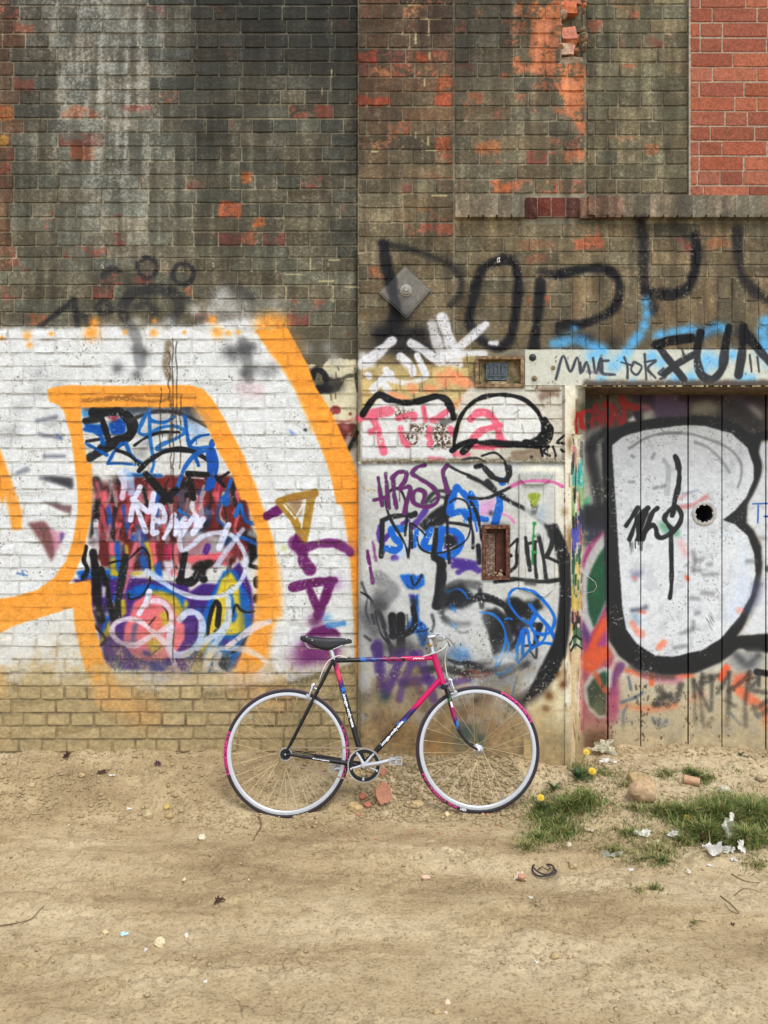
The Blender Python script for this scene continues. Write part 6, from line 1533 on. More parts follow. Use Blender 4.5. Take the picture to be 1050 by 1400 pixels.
# ---- boarded door: wide boards, one with a sleeve through it
door = tag(empty('boarded_door', (wx(930, D_DOOR), D_DOOR, wz(1025, D_DOOR))), 'wide boarded door with a giant silver letter B in black outline and a round hole', 'door')
PW = paint_mat(D_DOOR, 'wood')
edges = [784, 831, 876, 941, 987, 1047, 1094, 1146, 1196, 1250, 1310]
HX, HY, HR = 962.5, 702, 13.0
for a, b in zip(edges[:-1], edges[1:]):
    g = .95
    X0, X1, Z0, Z1 = wx(a + g, D_DOOR), wx(b - g, D_DOOR), wz(1075, D_DOOR), wz(536, D_DOOR) + .03
    off = random.Random(a).uniform(-.004, .004)
    if a < HX < b:
        cx, cz, r = wx(HX, D_DOOR), wz(HY, D_DOOR), HR * sc(D_DOOR)
        cor = [math.atan2(z - cz, x - cx) for x in (X0, X1) for z in (Z0, Z1)]
        an = sorted([2 * math.pi * k / 32 - math.pi for k in range(32)] + cor)
        inner, outer = [], []
        for t in an:
            c, s_ = math.cos(t), math.sin(t)
            inner.append((cx + r * c, cz + r * s_))
            k = min(((X1 - cx) / c) if c > 1e-9 else 1e9, ((X0 - cx) / c) if c < -1e-9 else 1e9, ((Z1 - cz) / s_) if s_ > 1e-9 else 1e9, ((Z0 - cz) / s_) if s_ < -1e-9 else 1e9)
            outer.append((cx + k * c, cz + k * s_))
        n = len(an); V, F = [], []
        for yy in (D_DOOR + off, D_DOOR + .03):
            V += [(p[0], yy, p[1]) for p in inner] + [(p[0], yy, p[1]) for p in outer]
        for i in range(n):
            j = (i + 1) % n
            F += [(i, j, n + j, n + i), (2 * n + i, 3 * n + i, 3 * n + j, 2 * n + j), (i, 2 * n + i, 2 * n + j, j), (n + i, n + j, 3 * n + j, 3 * n + i)]
        me = mesh('board', V, F, mat=PW); _fix_normals(me); link('board', me, None, door)
    else:
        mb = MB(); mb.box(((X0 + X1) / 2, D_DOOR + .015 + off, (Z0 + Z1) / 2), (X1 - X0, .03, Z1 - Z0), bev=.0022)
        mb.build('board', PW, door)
mb = MB(); cx, cz, r = wx(HX, D_DOOR), wz(HY, D_DOOR), HR * sc(D_DOOR)
mb.lathe([(r * 1.28, -.001), (r * 1.30, -.006), (r * 1.2, -.009), (r * .98, -.008), (r * .93, -.002), (r * .93, .14), (r * .99, .14), (r * .99, .001)], (cx, D_DOOR, cz), seg=32, closed=True)
mb.build('hole_ring', plain_mat('scuffed_white_steel', srgb(176, 172, 166), .5, .2, .25, .3, 50), door, smooth=True, auto=35)
mb = MB(); mb.lathe([(r * .95, .132), (.001, .134)], (cx, D_DOOR, cz), seg=32); mb.lathe([(r * .90, .0), (r * .91, .13), (r * .925, .13), (r * .925, .0)], (cx, D_DOOR, cz), seg=32, closed=True)  # black cap and tube: the darkness inside the hole put into colour
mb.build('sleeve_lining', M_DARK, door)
q = random.Random(3); mb = MB()
for k in range(12):      # torn liner round the edge
    t = q.uniform(0, 6.28); mb.box((cx + r * .9 * math.cos(t), D_DOOR - .004, cz + r * .9 * math.sin(t)), (.007, .003, q.uniform(.004, .011)), Matrix.Rotation(-t, 3, 'Y'))
mb.build('torn_liner', plain_mat('white_scrap', srgb(206, 204, 200), .7), door)
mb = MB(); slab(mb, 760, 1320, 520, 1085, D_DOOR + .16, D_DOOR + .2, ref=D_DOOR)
mb.build('back_lining', M_DARK, door)  # black sheet: the unlit space behind the boards given as colour
child_of(door)

# ---- diamond wall plate with its tie-rod nut
plate = tag(empty('wall_plate', (wx(554), 0, wz(402))), 'grey iron diamond tie plate with a round nut on the bricks by a black letter', 'wall plate')
P = [(518.5, 402), (553.5, 366), (588.5, 398), (555.5, 436.5)]
mb = MB(); quadprism(mb, P, -.020, -.0005, .5)
n0 = len(mb.v); cx_, cy_ = wx(554), wz(401.5)
mb.v[-4:] = mb.v[-4:]
quadprism(mb, [(554 + (p[0] - 554) * .93, 401.5 + (p[1] - 401.5) * .93) for p in P], -.0235, -.0195, 2)
mb.build('diamond_plate', paint_mat(0.0, 'steel'), plate)
r = 8.2 * sc(0)
mb = MB(); mb.lathe([(r, -.020), (r, -.030), (r * .93, -.033), (r * .86, -.033)], (wx(555), 0, wz(399)), seg=24); mb.build('washer', M_IRON, plate, smooth=True, auto=35)
mb = MB(); mb.lathe([(r * .72, -.03), (r * .72, -.046), (r * .62, -.049), (r * .46, -.049), (r * .42, -.042), (r * .40, -.054), (r * .3, -.057), (.0005, -.057)], (wx(555), 0, wz(399)), seg=6 * 3); mb.build('nut', M_IRON, plate, smooth=True, auto=35)
child_of(plate)

# ---- rusty cream meter hatch
hatch = tag(empty('wall_hatch', (wx(683), 0, wz(528))), 'small rusty cream hatch with a blue grey plate inside, left of the steel beam', 'wall hatch')
def ring_frame(mb, x0, x1, y0, y1, t, f, bk):
    for (a, b, c, d) in ((x0, x1, y0, y0 + t), (x0, x1, y1 - t, y1), (x0, x0 + t, y0 + t, y1 - t), (x1 - t, x1, y0 + t, y1 - t)):
        X0, X1, Z0, Z1 = wx(a), wx(b), wz(d), wz(c)
        mb.box(((X0 + X1) / 2, (f + bk) / 2, (Z0 + Z1) / 2), (X1 - X0 - .0004, bk - f, Z1 - Z0 - .0004), bev=.0015)
mb = MB(); ring_frame(mb, 649.5, 716, 487, 529.5, 4.6, -.012, .05); mb.build('frame', rust_mat('rusty_buff_paint', (134, 104, 72), (176, 160, 122), 30), hatch)
mb = MB(); slab(mb, 653.6, 712, 491, 525.4, .038, .05); mb.build('back_panel', rust_mat('buff_panel', (132, 118, 84), (168, 154, 116), 22), hatch)
mb = MB(); slab(mb, 665, 694, 495, 519, .016, .038); mb.build('inner_plate', rust_mat('blue_grey_plate', (78, 92, 100), (130, 134, 126), 60), hatch)
mb = MB()
for (a, b, c, d) in [(670, 674, 500, 512), (676, 679, 499, 512), (681, 684, 500, 511), (686, 689, 499, 512), (669, 690, 511.5, 514)]: slab(mb, a, b, c, d, .010, .017)
mb.build('slot', plain_mat('slate_blue', srgb(70, 78, 84), .6), hatch)
mb = MB(); slab(mb, 667, 693, 520.5, 524, .018, .036); mb.build('lower_strip', M_CREAMR, hatch)
for x, y in [(655, 492), (710, 492), (656, 524)]:
    mb = MB(); mb.lathe([(.006, .0), (.006, -.015), (.001, -.017)], (wx(x), .0, wz(y)), seg=8); mb.build('screw', M_RUSTD, hatch)
mb = MB(); mb.tube([(wx(657.5), .02, wz(497)), (wx(657.5), .02, wz(519))], .003, 6); mb.build('hinge_rod', M_CREAMR, hatch)
child_of(hatch)

# ---- rusted open box in the render
box = tag(empty('wall_box', (wx(677), 0, wz(792))), 'open rusted iron box sunk in the grey white render, above the front wheel', 'wall box')
mb = MB(); ring_frame(mb, 658.5, 696.5, 717.5, 792.5, 5.4, -.024, .06); mb.build('frame', M_RUST, box)
mb = MB(); slab(mb, 663, 692, 722, 788, .052, .062); mb.build('back_plate', rust_mat('flaking_rust', (110, 74, 54), (176, 158, 138), 46), box)
mb = MB(); slab(mb, 678.5, 690.8, 729, 783, .016, .05); mb.build('side_pocket', rust_mat('deep_rust', (74, 36, 24), (96, 50, 34), 30), box)
mb = MB(); slab(mb, 665, 678, 730, 786, .03, .051); mb.build('mortar_fill', rust_mat('pale_scale', (124, 98, 80), (186, 174, 158), 60), box)
q = random.Random(6); mb = MB()
for k in range(9): mb.box((wx(q.uniform(666, 690)), q.uniform(.0, .02), wz(q.uniform(780, 788))), (q.uniform(.01, .02), .02, q.uniform(.01, .02)), Matrix.Rotation(q.uniform(-1, 1), 3, 'Y'))
mb.build('rubble', rust_mat('cream_rubble', (150, 120, 90), (206, 192, 164), 60), box)
child_of(box)

# ---- small fixings on the wall
def hook(x, y, d, label, col, s=1.0, tip=None):
    t = tag(empty('wall_clip', (wx(x, d), d, wz(y, d))), label, 'wall clip', 'old clips and nails in the brickwork')
    m = plain_mat('clip_' + label.split()[0], srgb(*col), .55, .1)
    mb = MB(); mb.box((0, -.008, 0), (.016 * s, .016, .026 * s), bev=.003); mb.box((.002 * s, -.02, .009 * s), (.012 * s, .014, .008 * s), bev=.002)
    if tip: mb.box((.004 * s, -.02, -.009 * s), (.010 * s, .010, .007 * s), bev=.002)
    mb.build('clip_body', m, t)
    mb = MB(); mb.lathe([(.003, -.012), (.0035, -.018), (.001, -.020)], (0, 0, -.002), seg=8); mb.build('nail', M_RUSTD, t)
hook(681, 357, 0, 'white cable clip high between two black spray letters', (206, 204, 196), 1.0, True)
hook(292, 364, D_LEFT, 'pale grey wall clip above the white paint, right of the black rings', (176, 174, 162), .8)
hook(141, 366, D_LEFT, 'cream wall clip at the tip of the faded black scrawl, left of the rings', (196, 190, 172), .7)
hook(449, 364, D_LEFT, 'small dirty white clip near the straight joint, left of the diamond plate', (190, 184, 166), .6)
hook(580, 462, 0, 'rust brown clip among the white spray strokes', (110, 66, 44), .45)
# dead wire looping from the post
wire = tag(empty('wire_loop', (wx(793), .0, wz(805))), 'thin bent grey wire springing out of the door jamb over the green paint', 'wire')
mb = MB(); mb.tube([(wx(x), y, wz(z)) for x, y, z in [(795, .012, 752), (797, .0, 768), (796, -.004, 784), (803, -.03, 788), (811, -.045, 795), (813, -.045, 801), (809, -.04, 808), (802, -.02, 810), (798, .0, 808), (795, .014, 806)]], .0018, 6)
mb.build('strand', plain_mat('pale_wire', srgb(176, 176, 168), .4, .5), wire, smooth=True); child_of(wire)
# ------------------------------------------------------------------ bare earth
def ground_h(x, y, fine=True):
    """height of the earth; y is depth (wall face 0, camera -4.6)"""
    x = np.asarray(x, float); y = np.asarray(y, float)
    wob = (pfbm(x * 1.7, y * 1.7, 5, 3) - .5)
    right = sstep(.72, 1.15, x)                         # by the door the bank runs out flatter and further
    toe = -.40 + wob * .10 - right * .62 - .02 * sstep(-.6, -1.6, x)
    top = -.02 + right * .28
    hgt = .205 + .02 * sstep(-2.2, -.2, -x) * 0 - .03 * right
    mid = np.exp(-((x - .18) / .42) ** 2)               # lower and rubbly behind the pedals
    t = np.clip((y - toe) / (top - toe), 0, 1.15)
    bank = hgt * (.55 * t + .45 * sstep(0, 1, t)) * (1 - .30 * mid * (1 - right) * (1 - sstep(.5, 1, t)))
    z = bank
    z = z + (pfbm(x * .9, y * 1.1, 9, 3) - .5) * .035 * sstep(-.3, -.9, y)
    # long shallow wheel ruts parallel with the wall
    yy = y + (pfbm(x * .55, y * .2, 12, 2) - .5) * .34
    z = z - .018 * np.exp(-((yy + 1.02) / .13) ** 2) + .009 * np.exp(-((yy + .86) / .08) ** 2) - .012 * np.exp(-((yy + 1.52) / .16) ** 2) + .010 * np.exp(-((yy + 1.30) / .09) ** 2) - .010 * np.exp(-((yy + .58) / .14) ** 2)
    if fine:
        inb = sstep(toe - .05, toe + .12, y)
        n1 = pfbm(x * 11, y * 11, 21, 4); n2 = pfbm(x * 34, y * 34, 25, 3)
        n0 = pfbm(x * 5, y * 5, 23, 3); z = z + inb * ((n0 - .5) * .05 + (n1 - .5) * .05 + (np.abs(n2 - .5) * 2 - .3) * .012)
        cr = sstep(.52, .66, pfbm(x * 2.3, y * 3.6, 31, 3)) * (1 - inb)
        z = z + cr * ((n1 - .45) * .026 + (n2 - .5) * .018) + (1 - inb) * (n2 - .5) * .004
        # dried crust flakes with broken lips
        fl = pfbm(x * 3.1, y * 7.5, 44, 4); f2 = pfbm(x * 7, y * 11, 47, 4); patch = sstep(.42, .56, pfbm(x * 1.1, y * 1.6, 49, 2))
        z = z + (.013 * sstep(.50, .505, fl) * patch + .009 * sstep(.55, .555, f2) * patch) * (1 - inb) * sstep(-.5, -.75, y)
        flat = np.exp(-((y + .37) / .05) ** 2) * (np.exp(-((x + .51) / .06) ** 2) + np.exp(-((x - .495) / .06) ** 2))
        z = z * (1 - flat) + flat * np.where(x < 0, -.012, .004)
    return z
XS = np.concatenate([[-60, -30, -15, -8, -5], np.linspace(-3.6, -2.35, 26)[:-1], np.arange(-2.35, 2.35, .0085), np.linspace(2.36, 3.6, 26), [5, 8, 15, 30, 60]])
YS = np.concatenate([[-80, -40, -20, -10, -7], np.linspace(-5, -2.35, 30), np.arange(-2.33, .36, .0085), [.5, 1, 3, 10, 40]])
gx, gy = np.meshgrid(XS, YS)
near = (np.abs(gx) < 3.7) & (gy > -5.1) & (gy < .4)
gz = np.where(near, ground_h(gx, gy), 0.0)
nxg, nyg = len(XS), len(YS)
idx = np.arange(nxg * nyg).reshape(nyg, nxg)
quads = np.stack([idx[:-1, :-1], idx[:-1, 1:], idx[1:, 1:], idx[1:, :-1]], -1).reshape(-1, 4)
gme = bpy.data.meshes.new('ground')
gme.vertices.add(nxg * nyg); gme.vertices.foreach_set('co', np.stack([gx, gy, gz], -1).astype(np.float32).ravel())
gme.loops.add(len(quads) * 4); gme.loops.foreach_set('vertex_index', quads.ravel().astype(np.int32))
gme.polygons.add(len(quads)); gme.polygons.foreach_set('loop_start', np.arange(0, len(quads) * 4, 4, dtype=np.int32)); gme.polygons.foreach_set('use_smooth', np.ones(len(quads), bool))
gme.update(calc_edges=True)
mg, ntg, bg_ = new_mat('dry_earth')
geo = N(ntg, 'ShaderNodeNewGeometry')
stretch = N(ntg, 'ShaderNodeMapping'); stretch.inputs['Scale'].default_value = (.55, 1.5, 1); ntg.links.new(geo.outputs['Position'], stretch.inputs[0])
n1 = noise(ntg, 1.5, 9, stretch.outputs[0], .62); n2 = noise(ntg, 11, 8, geo.outputs['Position'], .7); n3 = noise(ntg, 80, 5, geo.outputs['Position'], .65); n4 = noise(ntg, 300, 2, geo.outputs['Position'])
c1 = ramp(ntg, n1.outputs[0], [(.36, srgb(146, 125, 92)), (.47, srgb(169, 148, 112)), (.60, srgb(186, 167, 132))])
c2 = ramp(ntg, n2.outputs[0], [(.36, (.72, .70, .66, 1)), (.48, (1, 1, 1, 1)), (.66, (1.1, 1.1, 1.1, 1))])
c3_ = ramp(ntg, n3.outputs[0], [(.33, (.52, .50, .46, 1)), (.46, (1, 1, 1, 1)), (.68, (1.22, 1.22, 1.22, 1))])
m1 = N(ntg, 'ShaderNodeMix', data_type='RGBA', blend_type='MULTIPLY'); m1.inputs[0].default_value = .8; ntg.links.new(c1, m1.inputs[6]); ntg.links.new(c2, m1.inputs[7])
m2 = N(ntg, 'ShaderNodeMix', data_type='RGBA', blend_type='MULTIPLY'); m2.inputs[0].default_value = .9; ntg.links.new(m1.outputs[2], m2.inputs[6]); ntg.links.new(c3_, m2.inputs[7])
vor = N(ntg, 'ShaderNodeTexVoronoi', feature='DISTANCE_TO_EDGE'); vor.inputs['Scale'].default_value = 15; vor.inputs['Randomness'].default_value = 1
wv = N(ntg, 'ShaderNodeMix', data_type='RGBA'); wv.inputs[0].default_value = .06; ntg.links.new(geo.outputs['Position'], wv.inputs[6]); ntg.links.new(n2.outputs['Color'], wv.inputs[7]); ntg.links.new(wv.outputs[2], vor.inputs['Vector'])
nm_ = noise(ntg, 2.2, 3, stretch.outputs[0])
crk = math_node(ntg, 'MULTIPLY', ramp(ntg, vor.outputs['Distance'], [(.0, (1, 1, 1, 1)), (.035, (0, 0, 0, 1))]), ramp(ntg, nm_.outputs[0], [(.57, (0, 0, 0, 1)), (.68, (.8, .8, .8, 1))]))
# pale grit specks
sp = ramp(ntg, n4.outputs[0], [(.70, (0, 0, 0, 1)), (.76, (1, 1, 1, 1))])
m3 = N(ntg, 'ShaderNodeMix', data_type='RGBA'); ntg.links.new(sp, m3.inputs[0]); ntg.links.new(m2.outputs[2], m3.inputs[6]); m3.inputs[7].default_value = srgb(206, 188, 152)
ntg.links.new(m3.outputs[2], bg_.inputs['Base Color'])
bg_.inputs['Roughness'].default_value = .95; bg_.inputs['Specular IOR Level'].default_value = .2
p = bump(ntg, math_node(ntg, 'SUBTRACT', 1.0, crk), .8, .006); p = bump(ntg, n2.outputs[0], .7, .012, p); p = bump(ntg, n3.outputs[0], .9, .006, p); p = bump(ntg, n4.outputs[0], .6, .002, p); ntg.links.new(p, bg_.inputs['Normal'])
ground = link('ground', gme, mg); tag(ground, 'bare dry tan earth banked against the foot of the wall', 'ground', kind='structure')
def gh(x, y): return float(ground_h(np.array([x]), np.array([y]))[0])
def gpt(px, py):
    """ground point seen at this photo pixel: march the view ray into the earth"""
    q = (py - 700) / FPX
    t = np.linspace(2.2, 5.2, 1500); X = (px - 525) / FPX * t; Y = CAM_Y + t; Z = CAM_Z - q * t
    h = ground_h(X, Y)
    k = np.argmax(Z < h) if (Z < h).any() else len(t) - 1
    return float(X[k]), float(Y[k]), float(h[k]), float(t[k])

# ------------------------------------------------------------------ crumbs of earth and grit: too many to count
def rock_variant(seed, sub=1, flat=.7, rough=.28):
    bm = bmesh.new(); bmesh.ops.create_icosphere(bm, subdivisions=sub, radius=1); r = random.Random(seed)
    for v in bm.verts:
        k = 1 + r.uniform(-rough, rough); v.co *= k; v.co.z *= flat
        v.co.x = max(-.86, min(.86, v.co.x)); v.co.y = max(-.9, min(.9, v.co.y))
    v = np.array([tuple(q.co) for q in bm.verts]); f = np.array([[q.index for q in p.verts] for p in bm.faces]); bm.free()
    return v, f
RV = [rock_variant(i) for i in range(8)]
def scatter(name, P, S, mat, label=None):
    V, F, n = [], [], 0
    for (x, y, z), s in zip(P, S):
        v, f = RV[rng.integers(8)]
        a = rng.uniform(0, 6.28); ca, sa = math.cos(a), math.sin(a)
        q = v * s * np.array([rng.uniform(.7, 1.3), rng.uniform(.7, 1.2), rng.uniform(.6, 1.0)])
        q = np.stack([q[:, 0] * ca - q[:, 1] * sa + x, q[:, 0] * sa + q[:, 1] * ca + y, q[:, 2] + z + s * .18], 1)
        V.append(q); F.append(f + n); n += len(q)
    V = np.concatenate(V); F = np.concatenate(F)
    me = bpy.data.meshes.new(name)
    me.vertices.add(len(V)); me.vertices.foreach_set('co', V.astype(np.float32).ravel())
    me.loops.add(len(F) * 3); me.loops.foreach_set('vertex_index', F.ravel().astype(np.int32))
    me.polygons.add(len(F)); me.polygons.foreach_set('loop_start', np.arange(0, len(F) * 3, 3, dtype=np.int32))
    me.update(calc_edges=True)
    return tag(link(name, me, mat), label, 'grit', kind='stuff')
def place(n, xr, yr, dens=None):
    x = rng.uniform(*xr, n); y = rng.uniform(*yr, n)
    if dens is not None:
        k = rng.random(n) < dens(x, y); x, y = x[k], y[k]
    z = ground_h(x, y); return np.stack([x, y, z], 1)
M_CLOD = plain_mat('earth_clod', srgb(160, 140, 104), .95, 0, .22, .5, 90); M_CHALK = plain_mat('chalk_chip', srgb(206, 196, 172), .9, 0, .12, .2, 120); M_BRICKC = plain_mat('brick_chip', srgb(176, 116, 88), .95, 0, .2, .4, 90)
bank = lambda x, y: sstep(-.62, -.30, y) * (.35 + .65 * sstep(.45, .6, pfbm(x * 4, y * 4, 61, 2)))
P1 = place(26000, (-2.5, 2.5), (-.6, .25), bank); S1 = .0016 + .014 * rng.random(len(P1)) ** 6
P2 = place(22000, (-2.3, 2.3), (-2.4, -.45), lambda x, y: .20 + .7 * sstep(.54, .68, pfbm(x * 2.3, y * 3.6, 31, 3)) + .8 * np.exp(-((pfbm(x * 3.1, y * 7.5, 44, 4) - .497) / .010) ** 2)); S2 = .0014 + .0095 * rng.random(len(P2)) ** 6
Pm = place(2600, (-.15, .75), (-.42, .0), None); Sm = .004 + .016 * rng.random(len(Pm)) ** 3
Pt = place(500, (-2.4, .8), (-.50, -.34), None); St = .003 + .015 * rng.random(len(Pt)) ** 4
scatter('earth_clods', np.concatenate([P1, P2, Pm, Pt]), np.concatenate([S1, S2, Sm, St]), M_CLOD, 'loose crumbs and clods of dry tan earth')
Pc = place(1100, (-2.3, 2.3), (-2.3, .2), lambda x, y: .12 + .5 * sstep(-.7, -.3, y) + .5 * sstep(.6, 1.2, x) * sstep(-1.6, -.9, y)); scatter('chalk_grit', Pc, .0014 + .0062 * rng.random(len(Pc)) ** 4, M_CHALK, 'scattered pale chips of chalk and mortar')
Pb = place(130, (-.2, 1.0), (-.75, -.1)); scatter('brick_grit', Pb, .002 + .006 * rng.random(len(Pb)) ** 2, M_BRICKC, 'orange red crumbs of brick')

# ------------------------------------------------------------------ single stones and rubble
def stone(px, py, w, h, col, label, cat='stone', name='stone', seed=0, sub=3, flat=.7, sink=.18, yaw=0, box=False, group='stones lying on the earth', tilt=0, rough=.22):
    x, y, z, t = gpt(px, py)
    k = t / FPX
    bm = bmesh.new(); r = random.Random(seed * 7 + 3)
    if box:
        bmesh.ops.create_cube(bm, size=1.6); bmesh.ops.subdivide_edges(bm, edges=bm.edges[:], cuts=3, use_grid_fill=True)
    else: bmesh.ops.create_icosphere(bm, subdivisions=sub, radius=1)
    planes = [(Vector((r.gauss(0, 1), r.gauss(0, 1), r.gauss(0, 1))).normalized(), r.uniform(.62, .95)) for _ in range(9)]
    for v in bm.verts:
        c = v.co.copy()
        for n_, d_ in planes:
            o = c.dot(n_) - d_
            if o > 0: c -= n_ * o * .97
        nn = pnoise(np.array([c.x * 2 + seed]), np.array([c.y * 2 + c.z * 3]), seed)[0]
        n5 = pfbm(np.array([c.x * 5 + seed]), np.array([c.y * 4 + c.z * 5]), seed + 3, 3)[0]
        c *= 1 + (nn - .5) * rough + (n5 - .5) * .22
        v.co = c
    bmesh.ops.scale(bm, vec=(w * k / 2, w * k / 2 * .8, h * k / 2 * 1.05), verts=bm.verts[:])
    m = plain_mat('stone_' + str(seed), srgb(*col), .92, 0, .28, .8, 45)
    o = link(name, bm_mesh(name, bm, smooth=False, mat=m), None, None, (x, y, z + h * k * (.5 - sink)), (tilt, r.uniform(-.1, .1), yaw))
    return tag(o, label, cat, group)
stone(881, 1092, 43, 31, (178, 148, 112), 'large buff boulder among the grass by the boarded door', seed=1, sink=.15)
stone(990, 1084, 17, 12, (190, 180, 156), 'pale grey stone under the painted letter, right of the large boulder', seed=2)
stone(872, 1068, 32, 20, (168, 142, 100), 'flat tan stone half buried behind the large boulder', seed=3, sink=.4)
stone(1041, 1067, 16, 10, (172, 152, 116), 'small tan stone at the right edge in front of the door boards', seed=4)
stone(202, 1117, 14, 12, (178, 160, 122), 'tan lump of stone at the foot of the earth bank, left of the rear wheel', seed=5)
stone(231, 1118, 12, 9, (166, 142, 100), 'brown clod resting just right of the tan lump at the bank foot', seed=6)
stone(228, 1106, 10, 9, (190, 160, 96), 'little yellowish stone on the slope just above the tan lump', seed=7)
stone(276, 1148, 11, 9, (206, 194, 164), 'off white pebble on the flat track, left of the rear wheel', seed=8)
stone(219, 1293, 16, 14, (214, 196, 156), 'cream pointed pebble, the biggest one in the left foreground', seed=9)
stone(486, 1107, 22, 15, (176, 148, 102), 'flat buff stone lying beside the orange brick chips', seed=10, sink=.3)
stone(570, 1101, 20, 12, (186, 160, 116), 'buff stone near the bottom of the front wheel', seed=11, sink=.3)
stone(784, 1187, 13, 13, (178, 158, 120), 'squarish tan stone beside the black rubber loop', seed=12, box=True)
stone(611, 1116, 7, 7, (222, 196, 150), 'peach pebble under the front tyre', seed=13)
stone(941, 1194, 8, 7, (206, 196, 176), 'light round pebble in front of the long grass', seed=14)
stone(758, 1310, 14, 10, (168, 146, 106), 'dull brown pebble in the right foreground', seed=15)
stone(779, 1311, 6, 8, (176, 158, 122), 'slim small pebble standing next to the dull brown one', seed=16)
stone(778, 1158, 7, 8, (206, 192, 160), 'cream pebble at the lower edge of the grass tuft', seed=17)
stone(44, 1076, 10, 8, (186, 166, 124), 'light tan pebble on the bank at far left', seed=18)
stone(112, 1062, 10, 7, (172, 148, 106), 'sandy pebble on the bank below the muddy bricks', seed=19)
stone(144, 1276, 9, 6, (204, 182, 136), 'buff pebble left of the pale blue glass', seed=20)
stone(255, 1282, 6, 7, (224, 206, 196), 'pinkish white pebble right of the big cream pebble', seed=21)
stone(252, 1206, 6, 5, (206, 190, 156), 'tiny beige pebble in the middle of the left track', seed=22)
stone(612, 1373, 9, 8, (214, 186, 156), 'pale pinkish pebble near the bottom edge', seed=23)
stone(597, 1386, 12, 8, (176, 154, 112), 'tan pebble at the very bottom of the picture', seed=24)
BG = 'broken bits of orange brick and tile'
def shard(px, py, w, h, col, label, seed, thick=.010, tilt=.9, yaw=0, curve=.0):
    x, y, z, t = gpt(px, py); k = t / FPX; r = random.Random(seed)
    n = 12; out = [(math.cos(2 * math.pi * i / n) * w * k / 2 * r.uniform(.72, 1.05), math.sin(2 * math.pi * i / n) * h * k / 2 * r.uniform(.72, 1.05)) for i in range(n)]
    bend = lambda a: curve * (a / (w * k / 2 + 1e-6)) ** 2 * w * k
    V = [(a, b_, bend(a)) for a, b_ in out] + [(a * .96, b_ * .96, bend(a) + thick) for a, b_ in out] + [(0, 0, 0), (0, 0, thick)]
    F = [(i, (i + 1) % n, n + (i + 1) % n, n + i) for i in range(n)] + [(i, (i + 1) % n, 2 * n) for i in range(n)] + [(n + i, n + (i + 1) % n, 2 * n + 1) for i in range(n)]
    me = mesh('brick_shard', V, F, mat=plain_mat('clay_' + str(seed), srgb(*col), .9, 0, .16, .4, 70)); _fix_normals(me)
    return tag(link('brick_shard', me, None, None, (x, y, z + h * k * .5 * math.sin(tilt) * .8), (tilt, 0, yaw)), label, 'brick fragment', BG)
shard(524, 1098, 26, 34, (176, 122, 94), 'largest curved orange tile fragment standing below the pedals', 1, .012, 1.15, .25, .12)
shard(496, 1093, 10, 12, (178, 110, 84), 'bright orange brick chip above the flat buff stone', 2, .012, .7)
shard(503, 1103, 12, 10, (182, 116, 88), 'salmon brick chip right beside the flat buff stone', 3, .012, .5)
shard(491, 1116, 7, 6, (172, 106, 82), 'tiny red brick chip on the track in front of the flat buff stone', 4, .008, .4)
shard(523, 1060, 9, 13, (182, 112, 86), 'orange brick chip just right of the chainring', 5, .012, 1.0)
shard(495, 1008, 8, 17, (182, 112, 86), 'orange brick sliver leaning in the corner behind the seat tube', 6, .012, 1.3)
shard(582, 1201, 15, 8, (226, 178, 156), 'flat pale pink brick flake alone on the middle of the track', 7, .006, .2)
shard(713, 1203, 12, 10, (182, 132, 104), 'crumbling orange and white lump left of the black rubber loop', 8, .014, .5)
shard(666, 1114, 5, 5, (206, 104, 74), 'tiny orange chip to the right of the front tyre foot', 9, .006, .3)
shard(610, 1386, 5, 4, (214, 190, 170), 'small pale chip at the bottom edge of the picture', 10, .005, .2)
# ------------------------------------------------------------------ the bicycle, in its own frame: x along, y into the wall, z up its leaning plane
LEAN = .15; TH = math.atan(LEAN); B_Y = -.355
BX = 0.0
_nm = math.hypot(LEAN, 1)
bike = tag(empty('bicycle', (BX, B_Y, 0), (-TH, 0, 0)), 'pink and black single speed road bicycle with silver rims leaning on the graffiti wall', 'bicycle')
def bp(px, py, dep=0.0):
    """a point of the bicycle given by where it shows in the photograph and its offset dep from the frame's middle plane"""
    q = (py - 700) / FPX
    # local (x, dep, v) -> world: Y = B_Y + dep*cos + v*sin ; Z = -dep*sin + v*cos
    c, s = math.cos(TH), math.sin(TH)
    # t = depth from the camera ; Z = CAM_Z - t*q ; Y = CAM_Y + t
    # v = (Z + dep*s)/c ; Y = B_Y + dep*c + s*v
    t = (B_Y + dep * c + s * (CAM_Z + dep * s) / c - CAM_Y) / (1 + s * q / c)
    Z = CAM_Z - t * q
    return Vector(((px - 525) / FPX * t - BX, dep, (Z + dep * s) / c))
M_BLACK = plain_mat('black_enamel', (.010, .010, .012, 1), .38, 0, .1, 0, spec=.28)
M_TYRE = plain_mat('tyre_rubber', (.022, .018, .022, 1), .75, 0, .2, .15, 120)
M_WALL = plain_mat('tyre_pink_edge', srgb(112, 76, 88), .75, bumps=0)
M_PINK = plain_mat('label_pink', srgb(200, 48, 124), .65, bumps=0, var=.05)
M_ALU = plain_mat('brushed_aluminium', (.48, .48, .49, 1), .36, .85, .06, .05, 90, .5)
M_RIM = plain_mat('silver_rim', (.56, .57, .59, 1), .42, .4, .06, .03, 90, .5)
M_CHROME = plain_mat('polished_alloy', (.56, .56, .57, 1), .3, .85, .05, 0)
M_SPOKE = plain_mat('golden_spoke', srgb(206, 184, 138), .35, .25, .05, 0)
M_CHAIN = plain_mat('chain_steel', srgb(156, 140, 116), .45, .6, .2, .1, 200)
M_WCABLE = plain_mat('white_housing', srgb(220, 220, 216), .4, 0, .03, 0)
M_SADDLE = plain_mat('black_leather', (.016, .017, .020, 1), .5, 0, .2, .1, 150)
